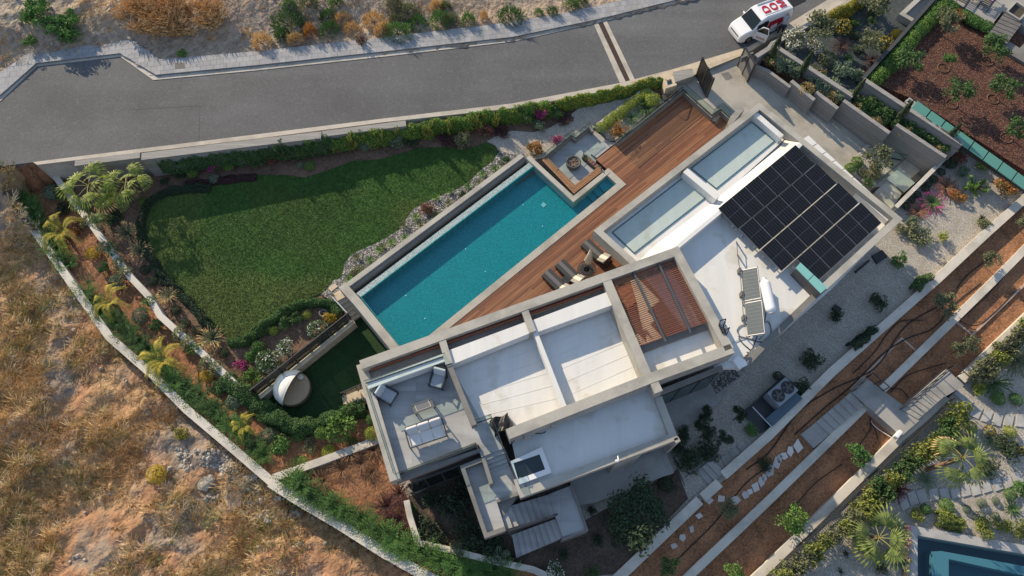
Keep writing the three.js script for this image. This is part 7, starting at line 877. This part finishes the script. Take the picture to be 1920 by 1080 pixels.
  // red mulch garden
  const U = (k, p, zx, zy, r, h, l, g) => A(k, p, 1440 + zx / 3.6, zy / 3.6, MU, r, h, l, g); [[1205, 15], [1165, 55], [1130, 85], [1105, 115], [1075, 145], [1045, 175], [1010, 205], [978, 245], [950, 285], [918, 320], [885, 365], [850, 400], [820, 445], [770, 490], [725, 530]].forEach(([x, y], i) => U('ball', i % 3 ? 'bright' : 'fresh', x, y, .5, .6, 'bright green ball in the row along the dividing wall beside the red mulch', 'green balls along the dividing wall')); [[1245, 52], [1335, 105], [1375, 130], [1410, 150], [1475, 178]].forEach(([x, y]) => U('ball', 'fresh', x, y, .48, .55, 'green shrub in the row below the patio at the top right', 'green shrubs below the top right patio')); U('orange', 'green', 1292, 92, .55, .6, 'orange-leaved shrub in the row below the top right patio');
  const UT = (p, zx, zy, r, h, l, rx, ry) => { tree(p, 1440 + zx / 3.6, zy / 3.6, MU, r, h, l, undefined, 'fruit_tree'); if (rx) { const q = P(1440 + rx / 3.6, ry / 3.6, 1.18); solo('tree_ring', new THREE.TorusGeometry(.36, .035, 6, 24).rotateX(Math.PI / 2).translate(q.x, 1.17, q.z), mat([.14, .08, .055], .9), 'round edging ring under the ' + l, 'edging'); } }; UT('olive', 1222, 145, .85, 1.5, 'tree with reddish leaves near the top of the red mulch'); UT('green', 1540, 315, .9, 1.5, 'leafy green tree beside the grey walkway', 1480, 412); UT('green', 965, 412, .8, 1.3, 'green tree nearest the dividing wall in the red mulch'); UT('fresh', 1230, 398, .42, 1.0, 'smallest tree, in the middle of the red mulch', 1185, 458); UT('green', 1300, 620, .78, 1.5, 'green tree above the teal panels in the red mulch', 1240, 700); UT('green', 1600, 590, .8, 1.4, 'orange-tipped tree at the right of the red mulch', 1520, 668); UT('green', 1690, 862, .75, 1.3, 'green tree at the right edge near the teal panels', 1610, 930);
  // bed by the entrance steps
  tree('olive', 1645, 298, -.3, .85, 1.5, 'olive tree in the bed beside the entrance steps', undefined, 'olive_tree'); A('ball', 'bright', 1594, 316, -.3, .36, .5, 'bright green ball left in the bed by the entrance steps'); A('ball', 'bright', 1607, 304, -.3, .4, .5, 'second bright green ball, nearer to the entrance steps'); A('bush', 'olive', 1640, 325, -.3, .6, .5, 'olive bush under the tree by the entrance steps'); A('bush', 'green', 1627, 343, -.3, .4, .4, 'green shrub at the point of the bed by the glass railing'); A('bush', 'olive', 1618, 325, -.3, .35, .35, 'dull shrub between the green balls and the glass railing');
}
// ---------- wild growth ----------
{
  const VG = { at: (x, y, up = 0) => { let h = .5; for (let i = 0; i < 6; i++) { const p = P(x, y, h + up); h = landTop(p.x, p.z); } const p = P(x, y, h + up); p.y = h - .03; return p; }, y: (x, z) => landTop(x, z) };
  const B = (k, p, x, y, r, h, l, g) => plant(k, p, x, y, VG, r, h, l, g);
  [[536, 45, 1.2], [610, 52, 1.0], [608, 24, .6], [760, 22, .8], [742, 56, .9], [822, 36, .9], [847, 42, .7], [878, 30, .7], [952, 22, .9], [785, 42, .6], [744, 33, .5], [585, 2, .7], [622, 2, .7], [544, 12, .6], [746, 5, .6], [838, 12, .4], [1070, 10, .6], [1038, 20, .5], [1098, 4, .5], [1004, 28, .4], [525, 60, .7]].forEach(([x, y, r]) => B('mound', ['fresh', 'green', 'olive'][Math.floor(R() * 3)], x + rr(-9, 9), y + rr(-9, 3), r * rr(.65, 1.15), 1.15 * Math.min(1, r + .2), 'green tussock on the stony verge above the far pavement', 'green tussocks on the verge above the street'));
  [[644, 30, .8], [697, 38, .85], [716, 54, .7], [580, 57, .5], [552, 67, .5], [490, 72, .7], [815, 12, .4], [905, 22, .3]].forEach(([x, y, r]) => B('mound', R() < .5 ? 'orange' : 'gold', x + rr(-5, 5), y + rr(-6, 3), r * rr(.8, 1.2), rr(.7, 1.2), 'rust or straw coloured dry tussock on the stony verge', 'dry tussocks on the verge'));
  [[68, 12, .8], [53, 28, .6], [94, 44, .75], [128, 36, .65], [124, 63, .75], [54, 76, .4]].forEach(([x, y, r]) => B('bush', 'fresh', x, y, r * 1.15, r * 1.4, 'bright green bush on the verge at the upper left', 'green bushes on the verge at the upper left')); B('bush', 'bright', 340, 100, .38, .4, 'small green bush just above the drain cover'); B('mound', 'gold', 658, 50, .6, .7, 'pale straw bush between dry tussocks'); B('loose', 'brown', 677, 72, .5, .9, 'bare dark sapling at the edge of the far pavement'); B('ball', 'yellow', 292, 889, .5, .5, 'yellow flowering bush on the bare slope'); B('bush', 'yellowgreen', 341, 813, .42, .5, 'greenish yellow bush by the outer wall on the slope');
  // dry grass: tufts of straw, thicker where the slope is grassy
  const tuft = v => { const r = rng(300 + v), l = []; for (let i = 0; i < 12; i++) { const a = r() * 6.28, e = .5 + r() * .9, L = .5 + .5 * r(); for (let k = 0; k < 2; k++) { const d = V(Math.cos(a) * Math.cos(e - k * .5), Math.sin(e - k * .5), Math.sin(a) * Math.cos(e - k * .5)); l.push({ p: d.clone().multiplyScalar(L * (.25 + .5 * k)).setY(Math.max(.02, Math.sin(e) * L * (.25 + .42 * k))), d, n: V(-Math.sin(a), .4, Math.cos(a)), s: L * .6, a: .12, f: .02, k: k * .3 }); } } return leaves(l, [[.8, .8, .8], [1, 1, 1]], r); };
  const r = rng(404), sets = [[], [], []], cols = [[], [], []], m4 = new THREE.Matrix4(), q = new THREE.Quaternion(), up = V(0, 1, 0); let tries = 0, n = 0;
  const tone = [[.66, .46, .22], [.6, .37, .15], [.76, .58, .32], [.5, .29, .13], [.32, .31, .11], [.58, .42, .2]];
  while (n < 11500 && tries++ < 400000) { const x = -40 + r() * 62, z = -44 + r() * 46; if (inside(plot, x, z) || inside(streetIn, x, z)) continue; const s = (x - TA.x) * -TD.z + (z - TA.z) * TD.x; if (s < -4 && s > -7.4) continue; const d = dirtAt(x, z), dens = s < 0 ? .18 + .35 * ss(8, -26, x) * d :   .06 + .94 * d * d; if (r() > dens) continue;
    // hummock near the street's far kerb
    const sz = (s < 0 ? .2 : .24) + .34 * r() * (.3 + d); q.setFromAxisAngle(up, r() * 6.28); const i = n % 3; sets[i].push(m4.clone().compose(V(x, landTop(x, z) - .03, z), q, V(sz, sz * (.6 + .5 * r()), sz))); const patch = fbm(x * .35 + 70, z * .35 + 70, 4096, 3, 41); const ti = Math.min(5, Math.floor(sat(patch * 1.5 - .25 + (r() - .5) * .5) * 6)); const t = tone[ti], k = .75 + .5 * r(); cols[i].push(new THREE.Color().setRGB(t[0] * k, t[1] * k, t[2] * k)); n++; }
  const gm = new THREE.MeshStandardMaterial({ vertexColors: true, roughness: .8, side: THREE.DoubleSide }); ['straw-coloured dry grass over the wild slope', 'second mass of dry grass mixed over the wild slope', 'third mass of dry grass mixed over slope and verge'].forEach((l, i) => stuff('dry_grass', tuft(i), gm, l, 'dry grass', sets[i], cols[i]));
  { const ms = [], cs = []; let k = 0, tr_ = 0; while (k < 4000 && tr_++ < 90000) { const x = -38 + r() * 56, z = -42 + r() * 44; if (inside(plot, x, z) || inside(streetIn, x, z)) continue; const s = (x - TA.x) * -TD.z + (z - TA.z) * TD.x; if (s < 1) continue; const cl = fbm(x * .45 + 33, z * .45 + 12, 4096, 3, 57); if (r() > ss(.5, .66, cl)) continue; const sz = .35 + .5 * r(); q.setFromAxisAngle(up, r() * 6.28); ms.push(m4.clone().compose(V(x, landTop(x, z) - .05, z), q, V(sz, sz * (.6 + .4 * r()), sz))); const g = r() < .2, t = g ? [.3, .33, .08] : [[.85, .66, .36], [.8, .55, .24], [.9, .75, .48]][Math.floor(r() * 3)], q2 = .75 + .4 * r(); cs.push(new THREE.Color().setRGB(t[0] * q2, t[1] * q2, t[2] * q2)); k++; } stuff('straw_clumps', tuft(5), gm, 'big pale straw clumps standing in patches on the slope', 'dry grass', ms, cs); }
  // tall golden stand on the verge, upper left
  const ms = [], cs = []; for (let i = 0; i < 3200; i++) { const a = r() * 6.28, k = Math.sqrt(r()), x = 318 + Math.cos(a) * 100 * k, y = 30 + Math.sin(a) * 34 * k, p = VG.at(x, y, .3); if (inside(streetIn, p.x, p.z) || r() > ss(.33, .6, fbm(p.x * .8 + 5, p.z * .8 + 5, 4096, 3, 8)) * (1.3 - k)) continue; const sz = .55 + .55 * r(); q.setFromAxisAngle(up, r() * 6.28); ms.push(m4.clone().compose(p, q, V(sz * .8, sz * 1.7, sz * .8))); const t = tone[Math.floor(r() * 3)]; cs.push(new THREE.Color().setRGB(t[0] * 1.05, t[1] * 1.02, t[2] * 1.05)); } stuff('tall_grass', tuft(3), gm, 'tall golden grass stand on the verge above the drain cover', 'dry grass', ms, cs);
  // stones
  const sm = [], sc = []; for (let i = 0; i < 5200; i++) { const x = -40 + r() * 64, z = -44 + r() * 46; if (inside(plot, x, z) || inside(streetIn, x, z)) continue; const s = (x - TA.x) * -TD.z + (z - TA.z) * TD.x; if (s < -4 && s > -7.4) continue; const g = fbm(x * .5 + 3, z * .5 + 3, 4096, 3, 37); if (r() > (s < 0 ? .7 : .15 + .85 * ss(.5, .65, g))) continue; const sz = .035 + .13 * Math.pow(r(), 4); q.setFromAxisAngle(V(r(), r(), r()).normalize(), r() * 6); sm.push(m4.clone().compose(V(x, landTop(x, z) + .01, z), q, V(sz * 1.3, sz * .8, sz))); const k = .5 + .7 * r(); sc.push(new THREE.Color().setRGB(.42 * k, .36 * k, .30 * k)); } { const pg = tr([[335, 845], [420, 850], [500, 905], [570, 965], [500, 985], [380, 935]], -2); let k = 0; const b = bounds(pg); while (k < 2200) { const x = mix(b[0], b[2], r()), z = mix(b[1], b[3], r()); if (!inside(pg, x, z) || inside(plot, x, z) || r() > ss(.35, .6, fbm(x + 9, z + 9, 4096, 3, 61))) { k += .2; continue; } const sz = .025 + .1 * Math.pow(r(), 3); q.setFromAxisAngle(V(r(), r(), r()).normalize(), r() * 6); sm.push(m4.clone().compose(V(x, landTop(x, z) + .01, z), q, V(sz * 1.3, sz * .8, sz))); const c = .5 + .7 * r(); sc.push(new THREE.Color().setRGB(.40 * c, .37 * c, .33 * c)); k++; } }
  stuff('loose_stones', new THREE.DodecahedronGeometry(1, 0), mat(1, .9), 'loose stones scattered over slope and verge', 'stones', sm, sc);
  [[345, 873, .4, .14], [385, 902, .6, .18], [438, 926, .9, .2], [205, 928, .35, .12], [318, 878, .16, .16]].forEach(([x, y, w, h], i) => { const p = VG.at(x, y), g = new THREE.IcosahedronGeometry(1, 3), a = g.attributes.position; for (let k = 0; k < a.count; k++) { const d = V().fromBufferAttribute(a, k), f = .45 + 1.05 * fbm(d.x * 2.1 + 9 + i, d.y * 2.1 + d.z * 1.7 + 9, 4096, 5, 3); a.setXYZ(k, d.x * f * w, d.y * f * h, d.z * f * w * .7); } g.computeVertexNormals(); solo('boulder', g.rotateY(i).translate(p.x, p.y - .04, p.z), tmat(T.grit, .95, { color: new THREE.Color().setRGB(...[[.33, .32, .29], [.36, .33, .28], [.42, .31, .22], [.3, .29, .27], [.5, .47, .42]][i]), bumpMap: T.rough, bumpScale: .1 }), ['grey boulder nearest the outer wall on the slope', 'flat grey rock left of the large tan rock', 'large tan rock by the boundary corner', 'grey rock alone in the middle of the slope', 'pale stone slab among the gravel near the outer wall'][i], 'rock'); });
  // lawn blades
  const lt = (() => { const l = [], rg = rng(9); for (let i = 0; i < 9; i++) { const a = rg() * 6.28, d = V(Math.cos(a) * .5, .9, Math.sin(a) * .5).normalize(); l.push({ p: V((rg() - .5) * .9, .35, (rg() - .5) * .9), d, n: V(-Math.sin(a), .4, Math.cos(a)), s: .9, a: .22, f: .05 }); } return leaves(l, [[.75, .75, .75], [1, 1, 1]], rg); })();
  const lm = [], lc = [], bd = bounds(lawnPoly); for (let i = 0; i < 170000; i++) { const x = mix(bd[0], bd[2], r()), z = mix(bd[1], bd[3], r()); if (!inside(lawnPoly, x, z)) continue; q.setFromAxisAngle(up, r() * 6.28); const s = .034 + .034 * r(); lm.push(m4.clone().compose(V(x, lawnL.y(x, z) - .006, z), q, V(s * 1.3, s * .42, s * 1.3))); const c = ss(.4, .65, fbm(x * .23 + 20, z * .23 + 20, 4096, 3, 43)), k = .7 + .6 * r(); lc.push(new THREE.Color().setRGB(mix(.07, .13, c) * k, mix(.165, .18, c) * k, mix(.022, .03, c) * k)); } stuff('lawn_grass', lt, gm, 'short green grass blades covering the lawn', 'grass', lm, lc);
}
renderer.render(scene, camera);
